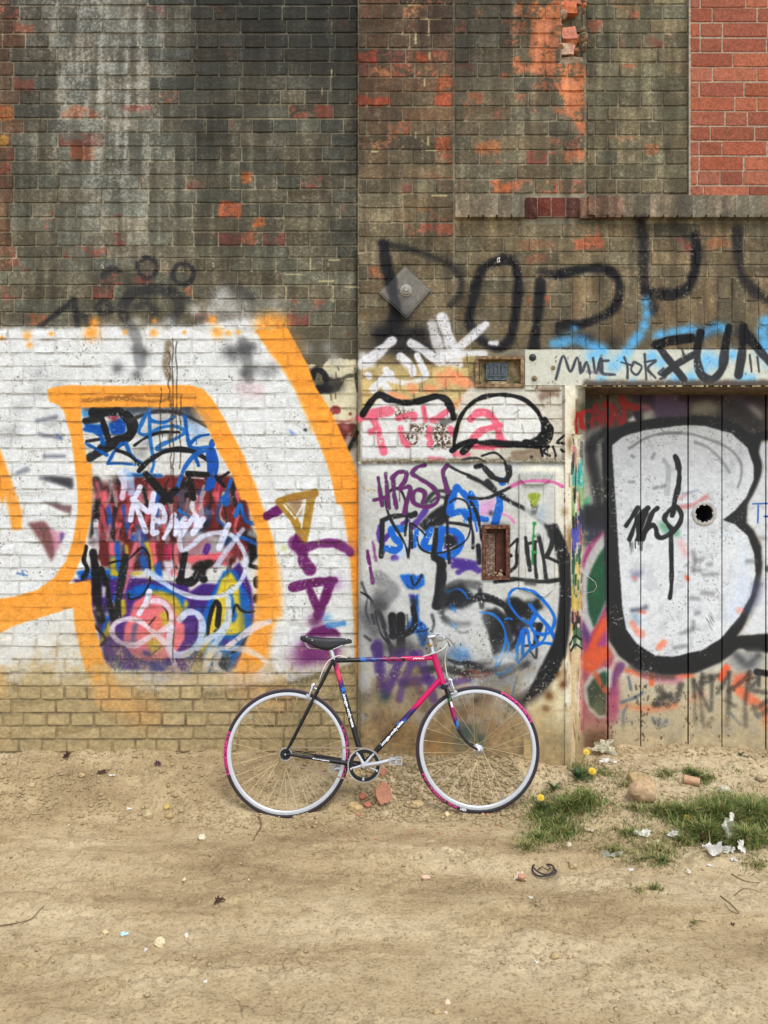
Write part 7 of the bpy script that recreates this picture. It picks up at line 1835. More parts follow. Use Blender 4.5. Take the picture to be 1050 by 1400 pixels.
M_WTXT = plain_mat('white_lettering', srgb(236, 236, 236), .5, bumps=0, var=.02)
M_BTXT = plain_mat('black_lettering', (.01, .01, .012, 1), .6, bumps=0, var=.02)
mp, ntp, bp_ = new_mat('faded_frame_paint')
at = N(ntp, 'ShaderNodeAttribute', attribute_name='paint'); ntp.links.new(at.outputs['Color'], bp_.inputs['Base Color']); bp_.inputs['Roughness'].default_value = .35; bp_.inputs['Specular IOR Level'].default_value = .32; bp_.inputs['Coat Weight'].default_value = .08
L = lambda r, g, b: srgb(r, g, b)[:3]
C_PNK, C_BLK, C_BLU, C_PUR, C_DPK = L(206, 14, 94), (.012, .012, .014), L(30, 110, 190), L(60, 34, 110), L(150, 24, 84)
def streaks(stops):
    """colour along a tube: stops (t, colour); edges slant round the tube like the airbrushed flames"""
    def f(t, an):
        u = t + .035 * math.sin(an * 1.0 + 1.2) + .012 * math.sin(an * 3 + 9 * t)
        for a, c in reversed(stops):
            if u >= a: return c
        return stops[0][1]
    return f
def lerp(a, b, t): return a + (b - a) * t
def pts(a, b, n): return [lerp(a, b, i / (n - 1)) for i in range(n)]
ST_TOP, ST_BB = bp(457, 903), bp(497.5, 1046)
HT_TOP, HT_BOT = bp(592.5, 894), bp(606, 936)
TT0, TT1 = bp(458, 903), bp(595, 899.5)
DT0, DT1 = bp(602.5, 928), bp(498, 1045)
REAR, FRONT = bp(392, 1029.3), bp(653, 1024)
def ftube(name, a, b, r, seg, colf=None, mat=None, parent=bike, n=90):
    mb = MB(); mb.tube(pts(a, b, n if colf else 2), r, seg, colf=colf)
    return mb.build(name, mp if colf else (mat or M_BLACK), parent, smooth=True, cols=bool(colf), auto=50)
ftube('top_tube', TT0, TT1, .0128, 14, streaks([(-1, C_BLK), (.27, C_BLU), (.325, C_PUR), (.40, C_BLU), (.415, C_PUR), (.50, C_DPK), (.56, C_BLK), (.585, C_DPK), (.66, C_BLK), (.70, C_PNK)]))
ftube('down_tube', DT0, DT1, .0145, 14, streaks([(-1, C_PNK), (.34, C_DPK), (.37, C_PUR), (.42, C_BLK), (.44, C_PUR), (.50, C_BLU), (.535, C_BLK)]))
ftube('seat_tube', ST_TOP + Vector((0, 0, .002)), ST_BB, .0143, 14, streaks([(-1, C_BLK), (.06, C_DPK), (.10, L(206, 60, 90)), (.20, C_DPK), (.235, C_PUR), (.27, C_BLK), (.285, C_BLU), (.325, C_BLK)]))
ftube('head_tube', HT_TOP, HT_BOT, .0175, 16, lambda t, an: C_PNK, n=6)
d = (HT_BOT - HT_TOP).normalized()
for i, (a, m) in enumerate([(HT_TOP - d * .006, M_CHROME), (HT_BOT + d * .002, M_CHROME)]):
    mb = MB(); mb.tube([a - d * .006, a, a + d * .006], [.0165, .019, .0185], 16); mb.build('headset_cup', m, bike, smooth=True, auto=40)
mb = MB(); mb.tube([ST_BB + Vector((0, -.036, 0)), ST_BB + Vector((0, .036, 0))], .020, 18); mb.build('bottom_bracket', M_BLACK, bike, smooth=True, auto=40)
for s in (-1, 1):
    mb = MB(); a = ST_BB + Vector((-.022, s * .022, .003)); b = REAR + Vector((.018, s * .060, 0)); mb.tube([a, lerp(a, b, .35), lerp(a, b, .8), b], [.0115, .0115, .0085, .0065], 10)
    mb.tube([b, REAR + Vector((-.006, s * .062, 0))], .006, 8); mb.build('chain_stay', M_BLACK, bike, smooth=True, auto=50)
    mb = MB(); a = ST_TOP + Vector((-.006, s * .019, .0)); b = REAR + Vector((.003, s * .060, .012)); mb.tube([a, lerp(a, b, .15) + Vector((0, s * .008, 0)), lerp(a, b, .6), b], [.008, .0082, .0078, .0062], 10)
    mb.build('seat_stay', M_BLACK, bike, smooth=True, auto=50)
mb = MB(); a = lerp(ST_TOP, REAR, .36); mb.tube([a + Vector((0, -.026, 0)), a + Vector((0, .026, 0))], .006, 8); mb.build('brake_bridge', M_BLACK, bike, smooth=True)
# fork
CR = HT_BOT + d * .012
fk = MB(); fk.box(CR, (.034, .086, .028), Matrix.Rotation(.32, 3, 'Y'), bev=.006); fork = fk.build('fork_crown', M_BLACK, bike, smooth=True, auto=40)
for s in (-1, 1):
    P3 = [bp(611, 943), bp(617, 966), bp(622.5, 985), bp(630, 1003), bp(640, 1015.5), bp(651, 1023)]
    P3 = [p + Vector((0, s * lerp(.034, .052, i / 5), 0)) for i, p in enumerate(P3)]
    PP = [Vector(p) for p in spline([tuple(p) for p in P3], 12)]
    mb = MB(); n = len(PP); mb.tube(PP, [lerp(.0125, .0058, (i / n) ** 1.1) for i in range(n)], 12, colf=streaks([(-1, C_BLK), (.06, C_BLK), (.10, L(70, 110, 60)), (.125, C_BLK), (.17, C_DPK), (.36, C_PUR), (.43, C_BLU), (.49, C_BLK)]))
    mb.build('fork_blade', mp, fork, smooth=True, cols=True)
mb = MB(); a = bp(616.5, 962) + Vector((0, -.0495, 0)); mb.box(a, (.010, .002, .030), Matrix.Rotation(-.27, 3, 'Y')); mb.build('fork_decal', M_WTXT, fork)
# seat post, saddle
mb = MB(); a, b = bp(456.5, 902), bp(451, 883.5); mb.tube([a, b], .0135, 14); mb.build('seat_post', M_CHROME, bike, smooth=True, auto=50)
mb = MB(); mb.tube([lerp(a, b, -.05), lerp(a, b, .12)], .0175, 14); mb.tube([a + Vector((-.004, -.024, .0)), a + Vector((-.004, .024, .0))], .0055, 10); mb.build('seat_clamp', M_BLACK, bike, smooth=True, auto=50)
S0, S1 = bp(412, 871), bp(481, 874.5)
LS = (S1 - S0).x
V, F = [], []
prof = [(0, .062, .001, .010), (.05, .070, .003, .022), (.15, .074, .003, .028), (.28, .066, .0, .044), (.42, .048, -.002, .056), (.55, .034, -.002, .058), (.68, .025, -.001, .046), (.80, .021, .0, .030), (.90, .019, -.001, .020), (.96, .015, -.004, .014), (1, .008, -.008, .007)]
ns = 16
for (u, hw, zt, drop) in prof:
    x = S0.x + LS * u; z0 = lerp(S0.z, S1.z, u) + .006 + zt
    for k in range(ns):
        s_ = -1 + 2 * k / (ns - 1)
        side = abs(s_)
        y = hw * (s_ / .62 if side < .62 else (1 if s_ > 0 else -1) * (1 - (.10 * (side - .62) / .38)))
        z = z0 - (.010 * (side / .62) ** 2.2 if side < .62 else .010 + (drop) * (side - .62) / .38)
        V.append((x, y, z))
for i in range(len(prof) - 1):
    for k in range(ns - 1): F.append((i * ns + k, i * ns + k + 1, (i + 1) * ns + k + 1, (i + 1) * ns + k))
F.append(tuple(range(ns))); F.append(tuple((len(prof) - 1) * ns + k for k in range(ns)))
me = mesh('saddle', V, F, smooth=True, mat=M_SADDLE); _fix_normals(me); saddle = link('saddle', me, None, bike)
md = saddle.modifiers.new('thickness', 'SOLIDIFY'); md.thickness = .004
for (px, py) in [(419.8, 871), (427, 875.5), (473.5, 874)]:
    mb = MB(); p = bp(px, py, -.06 if px < 440 else -.021); mb.lathe([(.0045, -.004), (.0045, -.0065), (.002, -.0085), (.0003, -.009)], (p.x, p.y - (.008 if px < 440 else 0), p.z), seg=10); mb.build('rivet', M_CHROME, saddle, smooth=True)
for s in (-1, 1):
    mb = MB(); P3 = [bp(417.5, 874), bp(419, 881), bp(424, 886), bp(432, 886.5), bp(450, 888), bp(460, 886), bp(473, 879.5), bp(477, 876)]
    P3 = [(p.x, s * (.045 if i < 3 else (.03 if i < 4 else (.022 if i < 6 else .012))), p.z) for i, p in enumerate(P3)]
    mb.tube(spline(P3, 6), .0034, 8); mb.build('saddle_rail', M_CHROME, saddle, smooth=True)
mb = MB(); p = bp(450.5, 885.5); mb.box(p, (.040, .046, .014), bev=.004); mb.build('rail_clamp', M_ALU, bike)
# stem, bar, levers
st0, st1 = bp(592, 893), bp(588, 873.5); clamp = bp(599, 869.5)
mb = MB(); mb.tube([st0, st1], .0112, 14); mb.tube([st1 + Vector((-.012, 0, .008)), st1 + Vector((.006, 0, .010)), clamp], [.012, .0135, .012], 12); mb.tube([clamp + Vector((0, -.022, 0)), clamp + Vector((0, .022, 0))], .0185, 16)
mb.build('stem', M_CHROME, bike, smooth=True, auto=50)
mb = MB(); mb.tube([bp(589.3, 884) + Vector((0, 0, 0)), bp(588.6, 880)], .0135, 14); mb.build('stem_spacer', plain_mat('brass_ring', srgb(190, 140, 60), .4, .6), bike, smooth=True)
bar = [clamp + Vector((0, s, 0)) for s in (-.2, -.12, -.04, .04, .12, .2)]
mb = MB(); mb.tube([bar[0] + Vector((.0, 0, -.012)), bar[0] + Vector((.0, .03, -.012)), bar[1] + Vector((.0, .02, -.008)), bar[2], bar[3], bar[4] + Vector((.0, -.02, -.008)), bar[5] + Vector((.0, -.03, -.012)), bar[5] + Vector((0, 0, -.012))], .0125, 14); mb.build('handlebar', M_ALU, bike, smooth=True, auto=50)
for s, i in ((-1, 0), (1, 5)):
    c = bar[i] + Vector((0, 0, -.012))
    mb = MB(); mb.lathe([(.0165, -.052), (.0172, -.05), (.0165, .05), (.0150, .052)], tuple(c - Vector((0, s * .050, 0))), seg=16); mb.build('grip', plain_mat('pale_grip', srgb(196, 196, 192), .6), bike, smooth=True, auto=40)
    mb = MB(); mb.lathe([(.0155, 0), (.0155, s * .004), (.011, s * .0055), (.010, s * .004), (.0005, s * .004)], tuple(c + Vector((0, 0, 0))), seg=18); mb.build('bar_end', M_ZINC, bike, smooth=True, auto=35)
    k = c + Vector((0, -s * .10, 0))
    mb = MB(); mb.box(k + Vector((.020, 0, .004)), (.034, .02, .020), Matrix.Rotation(.3, 3, 'Y'), bev=.005); mb.tube([k + Vector((.022, 0, .01)), k + Vector((.052, s * .02, -.004)), k + Vector((.068, s * .05, -.03)), k + Vector((.078, s * .085, -.05))], [.006, .0055, .005, .0045], 8)
    mb.tube([k + Vector((.03, 0, .012)), k + Vector((.045, 0, .0)), k + Vector((.058, 0, -.012))], .0045, 8)
    mb.build('brake_lever', M_CHROME, bike, smooth=True, auto=50)
# wheels
def wheel(cen, R, front):
    w = empty('wheel', cen); w.parent = bike
    Rt = R - .0115
    mb = MB(); seg = 96
    def torus(r0, r1, a0, a1, n, name, mat, rad=.0118, flat=1.0):
        mbb = MB(); V_, F_ = [], []
        for i in range(seg):
            t = 2 * math.pi * i / seg
            for k in range(n):
                a = a0 + (a1 - a0) * k / (n - 1)
                rr = Rt + rad * math.cos(a); V_.append((rr * math.cos(t), rad * flat * math.sin(a), rr * math.sin(t)))
        for i in range(seg):
            j = (i + 1) % seg
            for k in range(n - 1): F_.append((i * n + k, i * n + k + 1, j * n + k + 1, j * n + k))
        mbb.add(V_, F_); return mbb.build(name, mat, w, smooth=True)
    torus(0, 0, -2.6, 2.6, 15, 'tyre', M_TYRE)
    for s in (-1, 1): torus(0, 0, s * .42, s * .78, 4, 'tyre_edge', M_WALL, .0121)
    # rim: box-section silver hoop
    r0, r1 = Rt - .0125, Rt - .0285
    mb.lathe([(r0 + .004, -.0095), (r0, -.0105), (r1 + .005, -.0100), (r1, -.006), (r1 - .001, 0), (r1, .006), (r1 + .005, .0100), (r0, .0105), (r0 + .004, .0095), (r0, 0)], (0, 0, 0), seg=seg, closed=True)
    mb.build('rim', M_RIM, w, smooth=True, auto=30)
    hb = MB()
    if front: hb.lathe([(.004, -.052), (.0075, -.050), (.0085, -.043), (.012, -.040), (.026, -.036), (.0275, -.034), (.026, -.031), (.012, -.029), (.0105, -.02), (.0105, .02), (.012, .029), (.0225, .034), (.012, .040), (.0075, .05), (.004, .052)], (0, 0, 0), seg=24)
    else: hb.lathe([(.004, -.066), (.0065, -.062), (.008, -.052), (.015, -.036), (.026, -.033), (.026, -.029), (.014, -.026), (.014, .026), (.026, .029), (.026, .033), (.015, .036), (.0065, .062), (.004, .066)], (0, 0, 0), seg=24)
    hb.build('hub', M_ALU if front else M_BLACK, w, smooth=True, auto=35)
    nb = MB(); nb.lathe([(.0075, -.056), (.0075, -.061), (.0045, -.062), (.004, -.067), (.001, -.068)], (0, 0, 0), seg=12); nb.lathe([(.0095, .056), (.0095, .064), (.001, .07)], (0, 0, 0), seg=12); nb.build('axle_nut', M_CHROME, w, smooth=True, auto=35)
    n = 32 if not front else 28
    rs = None
    ph = .07 if front else .02
    for i in range(n):
        s = -1 if i % 2 else 1
        t = 2 * math.pi * i / n + ph
        k = (i // 2) % 2
        hr, off = .022, (.95 if k else -.95)
        a = Vector((hr * math.cos(t + off), s * .031, hr * math.sin(t + off))); b = Vector(((r1 + .001) * math.cos(t), s * .002, (r1 + .001) * math.sin(t)))
        mb2 = MB(); mb2.tube([a, lerp(a, b, .94), lerp(a, b, .945), b], [.00115, .00115, .0019, .0019], 5); mb2.build('spoke', M_SPOKE, w, smooth=True)
    vb = MB(); t = -1.1 if front else 2.4; vb.tube([((r1) * math.cos(t), 0, r1 * math.sin(t)), ((r1 - .035) * math.cos(t), 0, (r1 - .035) * math.sin(t))], .003, 6); vb.build('valve', M_ALU, w)
    return w, Rt
RR = (bp(392, 940).z - bp(392, 1118).z) / 2; RF = (bp(653, 937).z - bp(653, 1112).z) / 2
WR, RtR = wheel(REAR, RR, False); WF, RtF = wheel(FRONT, RF, True)
# lettering: built-in font turned to mesh, bent round the tyre or the tube
def text_mesh(body, size, bold=0.0):
    cu = bpy.data.curves.new('lettering', 'FONT'); cu.body = body; cu.size = size; cu.resolution_u = 3; cu.offset = bold; cu.fill_mode = 'FRONT'
    o = bpy.data.objects.new('lettering', cu); COL.objects.link(o)
    bpy.context.view_layer.update()
    ev = o.evaluated_get(bpy.context.evaluated_depsgraph_get()); me = bpy.data.meshes.new_from_object(ev)
    bpy.data.objects.remove(o); return me
def tyre_text(body, w, Rt, deg0, deg1, mat, inward=False, size=.017, side=-1):
    me = text_mesh(body, size, .0007)
    co = np.empty(len(me.vertices) * 3, np.float32); me.vertices.foreach_get('co', co); co = co.reshape(-1, 3)
    mn, mx = co[:, 0].min(), co[:, 0].max(); y0, y1 = co[:, 1].min(), co[:, 1].max()
    u = (co[:, 0] - mn) / (mx - mn); v = (co[:, 1] - (y0 + y1) / 2)
    if inward: v = -v
    th = np.radians(deg0 + (deg1 - deg0) * u)
    v = v / max(1e-6, (y1 - y0)) * .0125
    r = Rt - .0008 + v; yy = -np.sqrt(np.clip(.0118 ** 2 - np.clip(r - Rt, -.0115, .0115) ** 2, 0, 1)) - .0012
    out = np.stack([r * np.cos(th), yy, r * np.sin(th)], 1)
    me.vertices.foreach_set('co', out.astype(np.float32).ravel()); me.update(); me.materials.clear(); me.materials.append(mat)
    return link('tyre_lettering', me, None, w)
def tyre_patch(w, Rt, d0, d1, mat):
    V_, F_ = [], []; n = 20
    for i in range(n + 1):
        t = math.radians(lerp(d0, d1, i / n))
        for k in range(7):
            a = math.pi - 2.15 + 2.15 * 2 * 0 + (-1.0) * 0
            an = lerp(.62, 2.35, k / 6); rr = Rt + .0122 * math.cos(an); V_.append((rr * math.cos(t), -.0122 * math.sin(an), rr * math.sin(t)))
    for i in range(n):
        for k in range(6): F_.append((i * 7 + k, i * 7 + k + 1, (i + 1) * 7 + k + 1, (i + 1) * 7 + k))
    me = mesh('tyre_label', V_, F_, True, mat); link('tyre_label', me, None, w)
tyre_patch(WR, RtR, 160, 200, M_PINK); tyre_text('SCHWALBE', WR, RtR, 198.5, 161.5, M_BTXT)
tyre_text('ULTREMO ZX', WR, RtR, 26, -24, M_PINK)
tyre_patch(WF, RtF, 66, 26, M_PINK); tyre_text('SCHWALBE', WF, RtF, 64.5, 27.5, M_BTXT)
tyre_text('ULTREMO ZX', WF, RtF, 203, 250, M_PINK, inward=False); tyre_text('HD', WF, RtF, 252, 258, M_WTXT)
def tube_text(body, a, b, r, mat, lift=.0007, h=.016, bold=.0006):
    me = text_mesh(body, .02, bold)
    co = np.empty(len(me.vertices) * 3, np.float32); me.vertices.foreach_get('co', co); co = co.reshape(-1, 3)
    mn, mx = co[:, 0].min(), co[:, 0].max(); y0, y1 = co[:, 1].min(), co[:, 1].max()
    u = (co[:, 0] - mn) / (mx - mn); v = (co[:, 1] - (y0 + y1) / 2) / (y1 - y0) * h
    ax = (b - a); up = Vector((-ax.z, 0, ax.x)).normalized()
    out = np.array([tuple(a + ax * float(uu) + up * float(vv) + Vector((0, -math.sqrt(max(0, (r + lift) ** 2 - vv * vv)), 0))) for uu, vv in zip(u, v)], np.float32)
    me.vertices.foreach_set('co', out.ravel()); me.update(); me.materials.clear(); me.materials.append(mat)
    return link('frame_lettering', me, None, bike)
def onax(p, a, b):
    ax = (b - a); t = (p - a).dot(ax) / ax.length_squared; return a + ax * t
tube_text('koga-miyata', onax(bp(521.5, 1019), DT0, DT1), onax(bp(551.5, 986), DT0, DT1), .0148, M_WTXT, h=.021, bold=.0008)
tube_text('koga-miyata', onax(bp(470, 948), ST_TOP, ST_BB), onax(bp(483.5, 994), ST_TOP, ST_BB), .0146, M_WTXT, h=.020, bold=.0008)
a = ST_BB + Vector((-.022, -.022, .003)); b = REAR + Vector((.018, -.060, 0))
t0, t1 = .40, .64; tube_text('koga', lerp(a, b, .66) + Vector((0, 0, 0)), lerp(a, b, .42), .0114, M_WTXT, lift=.0015, h=.008)
mb = MB()
for k in range(11):
    p = onax(bp(565.3 + k * 1.42, 900.4), TT0, TT1); mb.box(p + Vector((0, -.0131, .0012 * ((k * 7) % 3 - 1))), (.0040, .0012, (.0075, .005, .0066)[k % 3]))
mb.build('worn_decal', M_WTXT, bike)
# drivetrain
CRK = bp(498, 1046.5, -.048)
def ring(name, c, ro, ri, th, mat, teeth=0, th2=None, parent=bike):
    V_, F_ = [], []; n = teeth * 4 if teeth else 48
    for s in (-1, 1):
        for i in range(n):
            t = 2 * math.pi * i / n; r_ = ro + ((.0035 if i % 4 in (1, 2) else -.0012) if teeth else 0)
            V_.append((c.x + r_ * math.cos(t), c.y + s * th / 2, c.z + r_ * math.sin(t)))
        for i in range(n):
            t = 2 * math.pi * i / n; V_.append((c.x + ri * math.cos(t), c.y + s * th / 2, c.z + ri * math.sin(t)))
    for i in range(n):
        j = (i + 1) % n
        F_ += [(i, j, n + j, n + i), (2 * n + i, 3 * n + i, 3 * n + j, 2 * n + j), (i, 2 * n + i, 2 * n + j, j), (n + i, n + j, 3 * n + j, 3 * n + i)]
    me = mesh(name, V_, F_, mat=mat); _fix_normals(me); return link(name, me, None, parent)
cr = ring('chainring', CRK, .0865, .0825, .003, M_ALU, 46)
ring('ring_body', CRK, .0820, .0640, .006, M_BLACK, parent=cr)
mb = MB()
for k, t in enumerate([50, 122, 194, 266, 338]):
    t = math.radians(t); v = Vector((math.cos(t), 0, math.sin(t)))
    if k in (0, 1): mb.tube([CRK + v * .012, CRK + v * .04, CRK + v * .066], [.010, .0085, .0095], 10, flat=(1, .45))
    mb.tube([CRK + v * .060 + Vector((0, .004, 0)), CRK + v * .078 + Vector((0, .004, 0))], [.009, .009], 10, flat=(1, .5))
for t in (194, 338, 266):
    t = math.radians(t); v = Vector((math.cos(t), 0, math.sin(t)))
    if t != math.radians(266): mb.tube([CRK + v * .010, CRK + v * .066], [.009, .006], 8, flat=(1, .4))
mb.lathe([(.018, .008), (.02, 0), (.017, -.008), (.0105, -.010), (.010, -.006), (.0005, -.006)], tuple(CRK), seg=24)
mb.build('spider', M_CHROME, cr, smooth=True, auto=45)
for t in (50, 122, 194, 266, 338):
    t = math.radians(t); c = CRK + Vector((math.cos(t) * .0715, 0, math.sin(t) * .0715)); mb = MB(); mb.lathe([(.0062, -.002), (.0062, -.0065), (.0042, -.0075), (.004, -.005), (.0004, -.005)], tuple(c), seg=12); mb.build('ring_bolt', M_CHROME, cr, smooth=True, auto=35)
PED = bp(541, 1038, -.062); PED2 = bp(458, 1052, .062)
mb = MB(); mb.tube([CRK + Vector((0, -.006, 0)), lerp(CRK, PED, .45) + Vector((0, -.012, -.002)), PED], [.0145, .0115, .012], 12, flat=(1, .55)); mb.build('crank_arm', M_CHROME, bike, smooth=True, auto=50)
C2 = CRK + Vector((0, .096, 0)); mb = MB(); mb.tube([C2, PED2], [.0145, .012], 12, flat=(1, .55)); mb.build('crank_arm', M_CHROME, bike, smooth=True, auto=50)
for c, s in ((PED, -1), (PED2, 1)):
    mb = MB(); mb.tube([c, c + Vector((0, s * .095, 0))], .008, 10)
    pd = mb.build('pedal', M_ALU, bike, smooth=True, auto=50)
    for q_ in (.018, .088):
        mb = MB(); y = c.y + s * q_
        mb.box((c.x, y, c.z + .012), (.062, .004, .005)); mb.box((c.x, y, c.z - .012), (.062, .004, .005)); mb.box((c.x - .03, y, c.z), (.006, .005, .030)); mb.box((c.x + .03, y, c.z), (.006, .005, .030))
        for k in range(5): mb.box((c.x - .028 + k * .014, y, c.z + .016), (.004, .004, .006)); mb.box((c.x - .028 + k * .014, y, c.z - .016), (.004, .004, .006))
        mb.build('cage_plate', M_ALU, pd)
    mb = MB()
    for dx in (-.03, .03): mb.box((c.x + dx, c.y + s * .053, c.z), (.005, .072, .014), bev=.001)
    mb.build('cage_bar', M_ALU, pd)
COG = Vector((REAR.x, -.046, REAR.z))
ck = ring('rear_cog', COG, .0335, .020, .004, M_ALU, 17)
ring('cog_body', COG + Vector((0, -.003, 0)), .0285, .010, .008, M_BLACK, parent=ck)
# chain: links along the two runs and round both rings
Rc, Rr = .0895, .0365
path = []
a1 = math.radians(91); path += [COG + Vector((Rr * math.cos(t), 0, Rr * math.sin(t))) for t in np.linspace(math.radians(262), math.radians(92), 10)]
path += [Vector((CRK.x + Rc * math.cos(t), COG.y, CRK.z + Rc * math.sin(t))) for t in np.linspace(math.radians(97), math.radians(-92), 16)]
pa, pb = path[-1], path[0]
path += [lerp(pa, pb, t) + Vector((0, 0, -.006 * math.sin(math.pi * t))) for t in np.linspace(.08, .92, 10)]
acc = [path[0]]; step = .0127; pos = Vector(path[0]); i = 1; Pl = path + [path[0]]
while i < len(Pl):
    v = Pl[i] - pos
    if v.length >= step: pos = pos + v.normalized() * step; acc.append(Vector(pos))
    else: i += 1
mb = MB()
for k in range(len(acc) - 1):
    a, b = acc[k], acc[k + 1]; w_ = .0030 if k % 2 else .0042; dd = (b - a)
    an = math.atan2(dd.z, dd.x)
    for s in (-1, 1): mb.box((a + b) / 2 + Vector((0, s * w_, 0)), (.0155, .0011, .0062), Matrix.Rotation(-an, 3, 'Y'))
    mb.tube([a + Vector((0, -.005, 0)), a + Vector((0, .005, 0))], .0026, 5)
mb.build('chain', M_CHAIN, bike)
# brakes and cables
def caliper(c, sx, ang):
    mb = MB(); R_ = Matrix.Rotation(ang, 3, 'Y')
    V2 = lambda x, y, z: c + R_ @ Vector((x * sx, y, z))
    for q_ in (-1, 1):
        mb.tube([V2(.012, 0, .016), V2(.016, q_ * .03, .012), V2(.014, q_ * .036, -.012), V2(.010, q_ * .030, -.040)], [.0062, .0062, .0058, .0050], 8, flat=(1, .8))
        mb.tube([V2(.012, q_ * .006, .016), V2(.016, q_ * .030, .030)], .0048, 8)
        mb.box(V2(.008, q_ * .022, -.044), (.040, .009, .011), R_, bev=.002)
    mb.tube([V2(-.03, 0, .012), V2(.024, 0, .012)], .004, 8); mb.lathe([(.007, -.003), (.007, .003)], tuple(V2(.02, -.02, .024)), axis='y', seg=10)
    return mb.build('brake_caliper', M_CHROME, bike, smooth=True, auto=45)
caliper(bp(614, 937), 1, -.36); caliper(bp(430, 944), -1, .43)
for p, s in ((bp(621.5, 947, -.028), 1), (bp(421.5, 952, -.028), -1)):
    mb = MB(); mb.box(p, (.012, .01, .030), Matrix.Rotation(.5 * s, 3, 'Y'), bev=.003); mb.lathe([(.006, -.006), (.006, -.010), (.001, -.011)], tuple(p), seg=10); mb.build('brake_shoe', M_ALU, bike, smooth=True, auto=40)
def cable(name, P3, r=.0026, mat=M_WCABLE):
    mb = MB(); mb.tube([Vector(p) for p in spline([tuple(p) for p in P3], 8)], r, 8); return mb.build(name, mat, bike, smooth=True)
k = bar[0]
cable('brake_cable', [bp(609, 872, -.10), bp(612, 882, -.10), bp(609.5, 893, -.07), bp(608.5, 905, -.04), bp(611, 922, -.03), bp(615.5, 935, -.012), bp(617.5, 941, .0)])
cable('brake_cable', [bp(611, 880, .10), bp(607, 886, .05), bp(598.5, 891, -.018), bp(590, 894, -.02), bp(578, 897.5, -.018)])
cable('brake_cable', [bp(474, 899.5, -.012), bp(464, 896.5, -.02), bp(458, 898.5, -.026), bp(457, 902, -.024)])
cable('brake_cable', [bp(455.5, 900, -.016), bp(449, 903.5, -.022), bp(443, 913, -.022), bp(437.5, 927, -.022)])
cable('bare_cable', [bp(437.5, 927, -.022), bp(432, 938, -.022), bp(427, 945, -.02)], .0012, M_CHROME)
for f in range(3):
    mb = MB(); p = lerp(TT0, TT1, (.14, .5, .86)[f]); mb.tube([p + Vector((-.006, -.0, .0125)), p + Vector((.006, .0, .0125))], .0036, 8); mb.build('cable_guide', M_BLACK, bike)
cable('bare_cable', [lerp(TT0, TT1, .12) + Vector((0, -.0135, .004)), lerp(TT0, TT1, .86) + Vector((0, -.0135, .006))], .0009, M_CHROME)
# ------------------------------------------------------------------ grass, weeds, litter
mgr, ntq, bq = new_mat('grass_blade')
att = N(ntq, 'ShaderNodeAttribute', attribute_name='tint'); ntq.links.new(att.outputs['Color'], bq.inputs['Base Color']); bq.inputs['Roughness'].default_value = .6; bq.inputs['Specular IOR Level'].default_value = .3
def grass(name, spots, label, h0=.03, h1=.09):
    V, F, Cc = [], [], []
    g = random.Random(len(spots) * 13 + 5)
    for (px, py, rx, ry, n, hh, green) in spots:
        x0, y0, z0, t = gpt(px, py); k = t / FPX
        for _ in range(n):
            a, r = g.uniform(0, 6.283), min(2.0, abs(g.gauss(0, .62)))
            x = x0 + 1.4 * rx * k * r * math.cos(a); y = y0 + 1.45 * ry * k * 2.4 * r * math.sin(a)
            V.append((x, y)); Cc.append((hh * g.uniform(.4, 1.3) * max(.4, 1.2 - .5 * r), green, g.random(), g.uniform(0, 6.283), g.uniform(.3, 1.5)))
    xy = np.array(V); zz = ground_h(xy[:, 0], xy[:, 1])
    VV, FF, CO = [], [], []
    for (x, y), z, (h, green, q, yaw, lean) in zip(xy, zz, Cc):
        w = .0016 + .0014 * q; cx, sy = math.cos(yaw), math.sin(yaw); px_, py_ = -sy * w, cx * w
        n = len(VV)
        for i, (u, ww) in enumerate(((0, 1), (.4, .9), (.75, .6))):
            o = lean * h * u * u; zt = z - .004 + h * u * (1 - .22 * u * lean)
            VV += [(x + cx * o - px_ * ww, y + sy * o - py_ * ww, zt), (x + cx * o + px_ * ww, y + sy * o + py_ * ww, zt)]
        o = lean * h; VV.append((x + cx * o, y + sy * o, z + h * (1 - .3 * lean)))
        FF += [(n, n + 1, n + 3, n + 2), (n + 2, n + 3, n + 5, n + 4), (n + 4, n + 5, n + 6)]
        if q < green * .86: c = (.10 + .09 * q, .15 + .09 * q, .034 + .02 * q)
        else: c = (.24 + .1 * q, .21 + .07 * q, .10)
        CO += [(*c, 1)] * 7
    me = mesh(name, VV, FF, mat=mgr)
    ca = me.color_attributes.new('tint', 'FLOAT_COLOR', 'POINT'); ca.data.foreach_set('color', np.array(CO, np.float32).ravel())
    return tag(link(name, me), label, 'grass', kind='stuff')
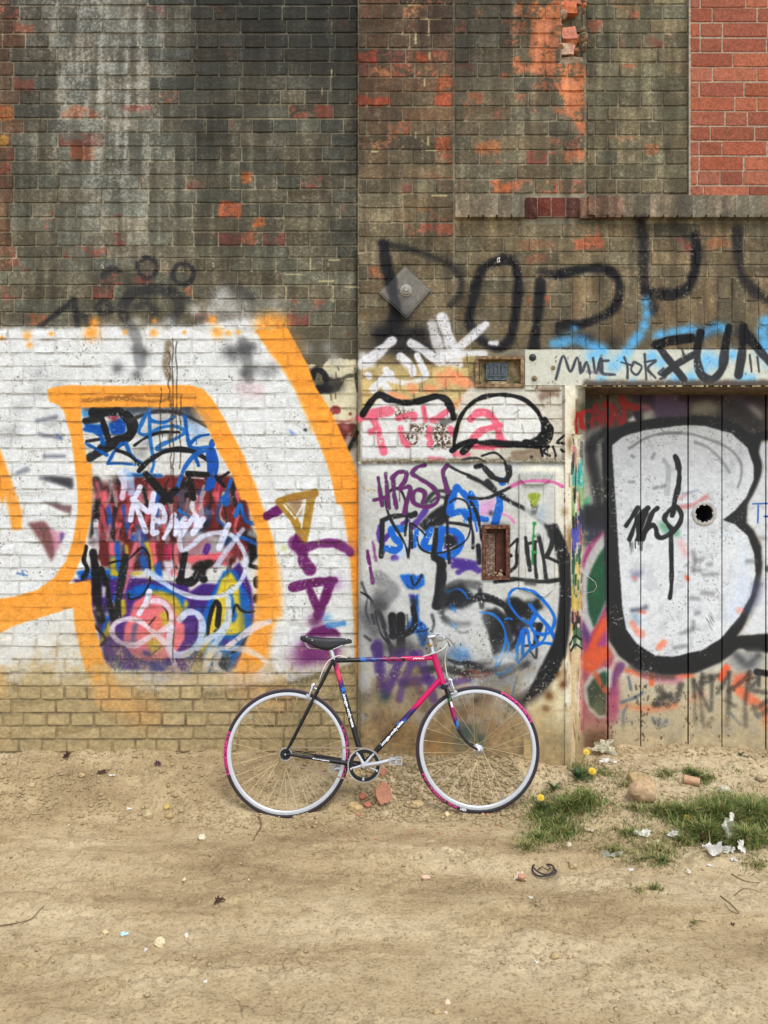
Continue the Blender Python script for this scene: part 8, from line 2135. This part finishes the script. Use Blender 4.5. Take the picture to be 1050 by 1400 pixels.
grass('grass', [
    (775, 1105, 40, 10, 1100, .055, .9), (740, 1112, 20, 9, 420, .05, .85), (800, 1098, 24, 8, 500, .055, .9), (760, 1130, 30, 10, 620, .045, .8), (740, 1150, 26, 10, 480, .04, .75), (770, 1142, 22, 9, 420, .045, .8), (720, 1158, 16, 7, 180, .035, .7),
    (940, 1118, 30, 9, 900, .06, .93), (985, 1124, 40, 13, 1700, .09, .95), (1030, 1122, 30, 14, 1500, .10, .95), (905, 1112, 24, 7, 420, .05, .85), (965, 1142, 30, 9, 900, .075, .92), (1020, 1150, 30, 9, 900, .075, .9), (1085, 1130, 50, 18, 1600, .10, .93), (870, 1108, 14, 5, 160, .04, .7),
    (860, 1140, 40, 12, 500, .03, .6), (900, 1160, 34, 10, 420, .03, .55), (840, 1165, 26, 9, 260, .028, .5), (905, 1178, 16, 6, 220, .032, .65), (930, 1150, 20, 8, 260, .035, .7), (880, 1175, 30, 8, 200, .026, .45),
    (895, 1216, 12, 4, 90, .03, .5), (873, 1217, 8, 4, 50, .028, .5), (1035, 1185, 20, 6, 160, .03, .6), (830, 1060, 30, 10, 260, .03, .6), (855, 1075, 26, 8, 200, .026, .5), (905, 1062, 14, 6, 160, .03, .6), (945, 1058, 12, 5, 200, .04, .85), (965, 1066, 16, 5, 200, .04, .8), (915, 1058, 10, 5, 80, .03, .7),
    (788, 1045, 10, 8, 200, .07, .9), (800, 1062, 14, 8, 240, .05, .85), (1010, 1055, 30, 4, 80, .022, .5), (950, 1265, 8, 3, 20, .025, .5)],
    'patches of short rough green and straw coloured grass')
M_LEAF = plain_mat('weed_leaf', (.045, .085, .022, 1), .6, 0, .3, .1, 40)
M_PETAL = plain_mat('yellow_petal', (.80, .52, .012, 1), .6, 0, .06, 0); M_STALK = plain_mat('weed_stalk', (.14, .17, .06, 1), .6, 0, .2, 0)
def leaf_mesh(L, w, r):
    """a toothed leaf lying out along x, arched"""
    V, F = [], []; n = 7
    for i in range(n + 1):
        u = i / n; ww = w * math.sin(math.pi * min(.96, .12 + u * .86)) * (1.25 if i % 2 else .7); z = L * (.45 * u - .55 * u * u)
        V += [(L * u, -ww, z + .002), (L * u, 0, z - .001), (L * u, ww, z + .002)]
    for i in range(n):
        a = i * 3; F += [(a, a + 1, a + 4, a + 3), (a + 1, a + 2, a + 5, a + 4)]
    return V, F
def weed(px, py, leaves, L, label, flowers=(), cat='weed', name='dandelion', seed=0, up=.5):
    x, y, z, t = gpt(px, py); r = random.Random(seed); k = t / FPX
    o = tag(empty(name, (x, y, z)), label, cat, 'weeds by the foot of the wall')
    for i in range(leaves):
        V, F = leaf_mesh(L * r.uniform(.6, 1.1), L * .13, r); me = mesh('leaf', V, F, mat=M_LEAF)
        link('leaf', me, None, o, (0, 0, .002), (r.uniform(-.3, .3), -r.uniform(.05, up + .35), i * 2.4 + r.random()))
    for (fx, fy, sz) in flowers:
        # the head stands where the photo shows it, the stalk reaches it from the plant
        X, Z = (fx - px) * k, (py - fy) * k
        P3 = [(0, 0, 0), (X * .35, -.008, Z * .55), (X * .8, -.012, Z * .88), (X, -.012, Z)]
        mb = MB(); mb.tube(spline(P3, 5), .0019, 6); mb.build('stalk', M_STALK, o, smooth=True)
        V, F = [], []; R_ = sz * k / 2
        for ring_ in range(3):
            n = 18 - ring_ * 4
            for i in range(n):
                a = 2 * math.pi * (i + .5 * ring_) / n; w = .28; L_ = R_ * (1 - .26 * ring_); b = len(V)
                zz = .003 + .006 * ring_
                for (q_, da) in ((.12, 0), (.7, -w / 2), (1, 0), (.7, w / 2)): V.append((L_ * q_ * math.cos(a + da), L_ * q_ * math.sin(a + da), zz + .35 * L_ * (q_ - .5) * (.3 + ring_ * .5)))
                F.append((b, b + 1, b + 2, b + 3))
        me = mesh('flower_head', V, F, mat=M_PETAL); link('flower_head', me, None, o, (X, -.012, Z), (.75, r.uniform(-.3, .3), 0))
        mb = MB(); mb.lathe([(R_ * .18, -.006), (R_ * .34, .0), (R_ * .2, .003)], (X, -.010, Z - .001), axis='z', seg=10); mb.build('bud_base', M_STALK, o, smooth=True)
    return o
weed(790, 1066, 16, .085, 'leafy dandelion with two yellow heads growing against the flaking jamb', [(801, 1028, 10), (809, 1054, 12)], seed=1, up=.9)
weed(745, 1108, 9, .07, 'dandelion with one yellow head right beside the front wheel', [(738.5, 1090, 11)], seed=2, up=.6)
weed(938, 1124, 6, .05, 'dandelion with one yellow head in the long grass at the right', [(938, 1117, 9)], seed=3, up=.5)
weed(757, 1082, 10, .06, 'low dark leafy weed between the front wheel and the jamb', seed=4, up=.8, name='weed')
weed(785, 1036, 8, .07, 'upright dark weed close against the cream jamb', seed=5, up=1.3, name='weed')
weed(1012, 1034, 6, .035, 'small round leaved weed at the foot of the door boards', seed=6, up=.7, name='weed')
weed(1022, 1036, 4, .025, 'tiny green sprout at the foot of the door, between two other sprouts', seed=7, up=.6, name='weed')
weed(1043, 1036, 4, .025, 'tiny green sprout at the door foot, nearest the right edge', seed=8, up=.6, name='weed')
weed(229, 1074, 3, .014, 'single tiny green seedling on the earth bank at left', seed=9, up=.4, name='weed')
weed(950, 1062, 10, .05, 'flat tuft of dark leaves beside the broken pipe piece', seed=10, up=.5, name='weed')
# dry roots and twigs
M_TWIG = plain_mat('dry_twig', srgb(112, 90, 62), .9, 0, .25, .2, 120); M_STRAW = plain_mat('dead_straw', srgb(176, 156, 112), .9, 0, .2, .1, 120)
def twig(P, label, rad=.003, mat=None, name='twig', lift=.004):
    W3 = []
    for q in P:
        x, y, z, t = gpt(*q[:2]); W3.append((x, y, z + lift + (q[2] if len(q) > 2 else 0)))
    o = tag(empty(name, W3[0]), label, 'twig', 'twigs and dead stalks')
    mb = MB(); pp = [Vector(p) - Vector(W3[0]) for p in spline(W3, 5)]; mb.tube(pp, [rad * (1 - .6 * i / len(pp)) for i in range(len(pp))], 6); mb.build('stem', mat or M_TWIG, o, smooth=True)
    return o
twig([(0, 1267), (20, 1264), (42, 1258), (52, 1248), (60, 1240)], 'long thin forked root lying on the earth at the far left', .0028)
twig([(985, 1226), (1002, 1240), (1010, 1250), (998, 1246), (990, 1236)], 'curled dead stalk on the bare earth below the long grass', .0022)
twig([(1000, 1196), (1020, 1206), (1050, 1212)], 'thin dark root running to the right edge below the grass', .0024)
twig([(1004, 1226), (1018, 1216), (1040, 1224)], 'wispy brown root crossing the curled dead stalk', .002)
twig([(944, 1262), (955, 1260), (966, 1262)], 'short dead stalk alone in the right foreground', .002)
twig([(888, 1116), (905, 1116), (918, 1113)], 'bleached straw lying on the grass below the large boulder', .0028, M_STRAW)
twig([(956, 1068, .02), (965, 1064, .02), (978, 1058, .03)], 'bleached straw leaning over the broken pipe piece', .0026, M_STRAW)
twig([(900, 1100, .02), (912, 1110, .01), (924, 1122)], 'thin pale stalk by the large boulder', .0018, M_STRAW)
twig([(354, 1118), (357, 1130), (352, 1140), (346, 1150)], 'dark streak on the track below the rear wheel', .006)  # tapering brown stem forms the dark streak
# black rubber loop
x, y, z, t = gpt(744, 1193); k = t / FPX
mb = MB(); q = random.Random(4)
for (rx, ry, dx, dz) in ((16, 8.5, 0, .012), (14, 7, -1, .020)):
    mb.tube([((rx * math.cos(a) + dx) * k, ry * 2.2 * k * math.sin(a), dz + .006 * math.sin(2 * a + rx)) for a in np.linspace(0, 6.283, 34)[:-1]], .0038, 8, closed=True)
o = tag(empty('rubber_loop', (x, y, z)), 'black rubber ring lying on the earth below the grass tuft', 'rubber ring'); mb.build('ring', plain_mat('perished_rubber', srgb(54, 48, 48), .8, 0, .2, .2, 90), o, smooth=True)
mb = MB(); mb.tube([(-8 * k, 0, .016), (-2 * k, .02, .018), (4 * k, -.01, .016), (9 * k, .012, .014)], .0028, 6); mb.build('loose_strip', plain_mat('perished_strip', srgb(62, 56, 52), .8), o, smooth=True)
# scraps of plastic, paper, glass and dead leaves
M_PLAST = plain_mat('dirty_plastic', srgb(206, 202, 188), .35, 0, .12, .2, 60, .5); M_PAPER = plain_mat('white_paper', srgb(208, 204, 196), .7, 0, .06, .2, 60); M_DLEAF = plain_mat('dead_leaf', srgb(82, 56, 44), .85, 0, .25, .3, 60)
def scrap(px, py, w, h, mat, label, cat, name, seed, crumple=.5, tilt=.3, yaw=0, group='scraps of litter', lift=.0):
    x, y, z, t = gpt(px, py); k = t / FPX; n = 13
    r = random.Random(seed); V, F = [], []
    ph = [r.uniform(0, 6.28) for _ in range(6)]
    for j in range(n):
        for i in range(n):
            u, v = -1 + 2 * i / (n - 1), -1 + 2 * j / (n - 1)
            a = math.atan2(v, u); rr = max(abs(u), abs(v)); e = 1 - .38 * (.5 + .5 * math.sin(a * 3 + ph[0])) * rr - .16 * math.sin(a * 7 + ph[1]) * rr
            nz = pfbm(np.array([u * 1.9 + seed * 3.1]), np.array([v * 1.9 + 5]), seed, 3)[0] - .5
            V.append((u * e * w * k / 2, v * e * h * k / 2 * 1.1, nz * crumple * min(w, h) * k * 1.4 + abs(nz) * crumple * 6 * k))
    for j in range(n - 1):
        for i in range(n - 1): a = j * n + i; F.append((a, a + 1, a + n + 1, a + n))
    me = mesh(name, V, F, smooth=False, mat=mat)
    zmin = min(v[2] for v in V)
    o = tag(link(name, me, None, None, (x, y, z - zmin * .6 + .002 + lift + h * k * .5 * math.sin(tilt)), (tilt, 0, yaw)), label, cat, group)
    md = o.modifiers.new('sheet', 'SOLIDIFY'); md.thickness = .0012
    return o
scrap(826, 1031, 32, 20, plain_mat('grey_plastic_sheet', srgb(168, 160, 130), .3, 0, .15, .2, 40, .6), 'crumpled grey clear plastic sheet at the foot of the door, behind the yellow dandelions', 'plastic sheet', 'plastic_sheet', 1, .5, .8)
scrap(832, 1042, 26, 8, M_PLAST, 'torn beige scrap lying just below the grey plastic sheet', 'litter scrap', 'litter_scrap', 2, .5, .2)
scrap(998, 1150, 22, 32, plain_mat('filmy_plastic', srgb(196, 190, 172), .3, 0, .1, .2, 60, .6), 'milky plastic film stuck upright in the long grass', 'plastic film', 'plastic_film', 3, .6, 1.1, .3)
scrap(1014, 1166, 10, 18, M_PLAST, 'thin tail of plastic film trailing out of the grass', 'litter scrap', 'litter_scrap', 4, .5, .8)
scrap(976, 1170, 28, 15, M_PAPER, 'crumpled white paper tissue in front of the long grass', 'paper', 'paper_scrap', 5, 1.2, .4)
scrap(996, 1166, 16, 9, M_PAPER, 'second white crumple touching the paper tissue on its right', 'paper', 'paper_scrap', 6, 1.1, .4)
scrap(879, 1143, 24, 10, M_PLAST, 'torn pale rag of plastic on the thin grass, left of the others', 'litter scrap', 'litter_scrap', 7, .7, .3)
scrap(921, 1144, 17, 9, M_PLAST, 'torn pale rag of plastic against the edge of the long grass', 'litter scrap', 'litter_scrap', 8, .7, .4)
scrap(893, 1155, 18, 9, plain_mat('buff_rag', srgb(196, 184, 154), .7), 'buff rag lying between the two pale plastic rags', 'litter scrap', 'litter_scrap', 9, .7, .3)
scrap(836, 1171, 28, 8, plain_mat('grey_shred', srgb(166, 162, 146), .6), 'row of grey shreds at the left end of the thin grass', 'litter scrap', 'litter_scrap', 10, .9, .2)
scrap(810, 1136, 18, 7, plain_mat('dry_leaf_scrap', srgb(176, 160, 128), .7), 'dry beige leaf between the two grass tufts', 'litter scrap', 'litter_scrap', 11, .7, .3)
scrap(862, 1190, 9, 5, M_PAPER, 'small bright white chip of paper on bare earth below the thin grass', 'paper', 'paper_scrap', 12, .4, .2)
scrap(1003, 1177, 9, 6, M_PAPER, 'small white chip below the crumpled tissue', 'paper', 'paper_scrap', 13, .5, .2)
scrap(970, 1184, 7, 4, M_PAPER, 'tiny white fleck of paper under the tissue', 'paper', 'paper_scrap', 14, .4, .2)
scrap(918, 1118, 9, 7, M_PLAST, 'bright scrap just left of the dandelion in the long grass', 'litter scrap', 'litter_scrap', 15, .6, .4)
scrap(776, 1120, 7, 4, M_PAPER, 'white fleck in the grass tuft by the front wheel', 'paper', 'paper_scrap', 16, .4, .2)
scrap(726, 1228, 6, 4, M_PAPER, 'white dot of paper on the track below the rubber ring', 'paper', 'paper_scrap', 17, .3, .2)
scrap(710, 1203, 16, 12, plain_mat('crumb_white', srgb(222, 206, 184), .8), 'pale crumbled plaster lying with the orange lump', 'plaster lump', 'plaster_lump', 18, 1.0, .3)
scrap(170, 1279, 12, 7, plain_mat('pale_blue_glass', srgb(176, 206, 200), .2, 0, .05, 0, 60, .6), 'chip of pale blue glass in the left foreground', 'glass chip', 'glass_chip', 19, .3, .3)
scrap(300, 1234, 15, 8, M_DLEAF, 'curled dark dead leaf on the track below the rear wheel', 'dead leaf', 'dead_leaf', 20, 1.2, .3, .4, 'dead leaves')
scrap(91, 1037, 10, 9, M_DLEAF, 'dark dead leaf high on the bank, leftmost of three', 'dead leaf', 'dead_leaf', 21, 1.0, .5, 0, 'dead leaves')
scrap(139, 1058, 14, 6, M_DLEAF, 'dark narrow dead leaf in the middle of the bank', 'dead leaf', 'dead_leaf', 22, 1.0, .4, .4, 'dead leaves')
scrap(216, 1047, 9, 7, plain_mat('purple_leaf', srgb(86, 58, 66), .85), 'dark purplish dead leaf on the bank nearest the rear wheel', 'dead leaf', 'dead_leaf', 23, 1.0, .5, 0, 'dead leaves')
scrap(153, 1061, 10, 4, M_PLAST, 'pale sliver beside the narrow dead leaf', 'litter scrap', 'litter_scrap', 24, .4, .3)
scrap(961, 1152, 10, 12, M_DLEAF, 'dark brown dead leaf at the front of the long grass', 'dead leaf', 'dead_leaf', 25, 1.0, .8, .5, 'dead leaves')
scrap(177, 1107, 8, 4, M_PAPER, 'pale fleck on the bank left of the tan lump', 'litter scrap', 'litter_scrap', 26, .3, .2)
scrap(199, 1300, 4, 7, M_PAPER, 'thin cream sliver below the pale blue glass', 'litter scrap', 'litter_scrap', 27, .3, .2)
scrap(281, 1343, 6, 5, M_PAPER, 'cream fleck near the crusted edge at bottom left', 'litter scrap', 'litter_scrap', 28, .3, .2)
scrap(1002, 1265, 5, 4, M_DLEAF, 'tiny brown seed husk in the right foreground', 'dead leaf', 'dead_leaf', 29, .6, .3, 0, 'dead leaves')
scrap(734, 1317, 5, 5, M_PAPER, 'bright white pebble sized scrap in the lower right', 'litter scrap', 'litter_scrap', 30, .3, .2)
# broken clay pipe piece
x, y, z, t = gpt(943, 1070); k = t / FPX
o = tag(empty('pipe_piece', (x, y, z + .012), (0, .1, -.35)), 'broken pink clay pipe piece lying with its open end to the left', 'pipe piece')
mb = MB(); mb.lathe([(.024, -.03), (.022, .05), (.017, .052), (.018, -.028)], (0, 0, 0), axis='x', seg=18, closed=True); mb.build('pipe_wall', plain_mat('pink_clay', srgb(186, 146, 112), .85, 0, .15, .2, 60), o, smooth=True, auto=40)
mb = MB(); mb.lathe([(.019, .0), (.019, .002)], (.01, 0, 0), axis='x', seg=14); mb.build('silt_plug', plain_mat('dark_silt', srgb(70, 48, 36), .95), o)
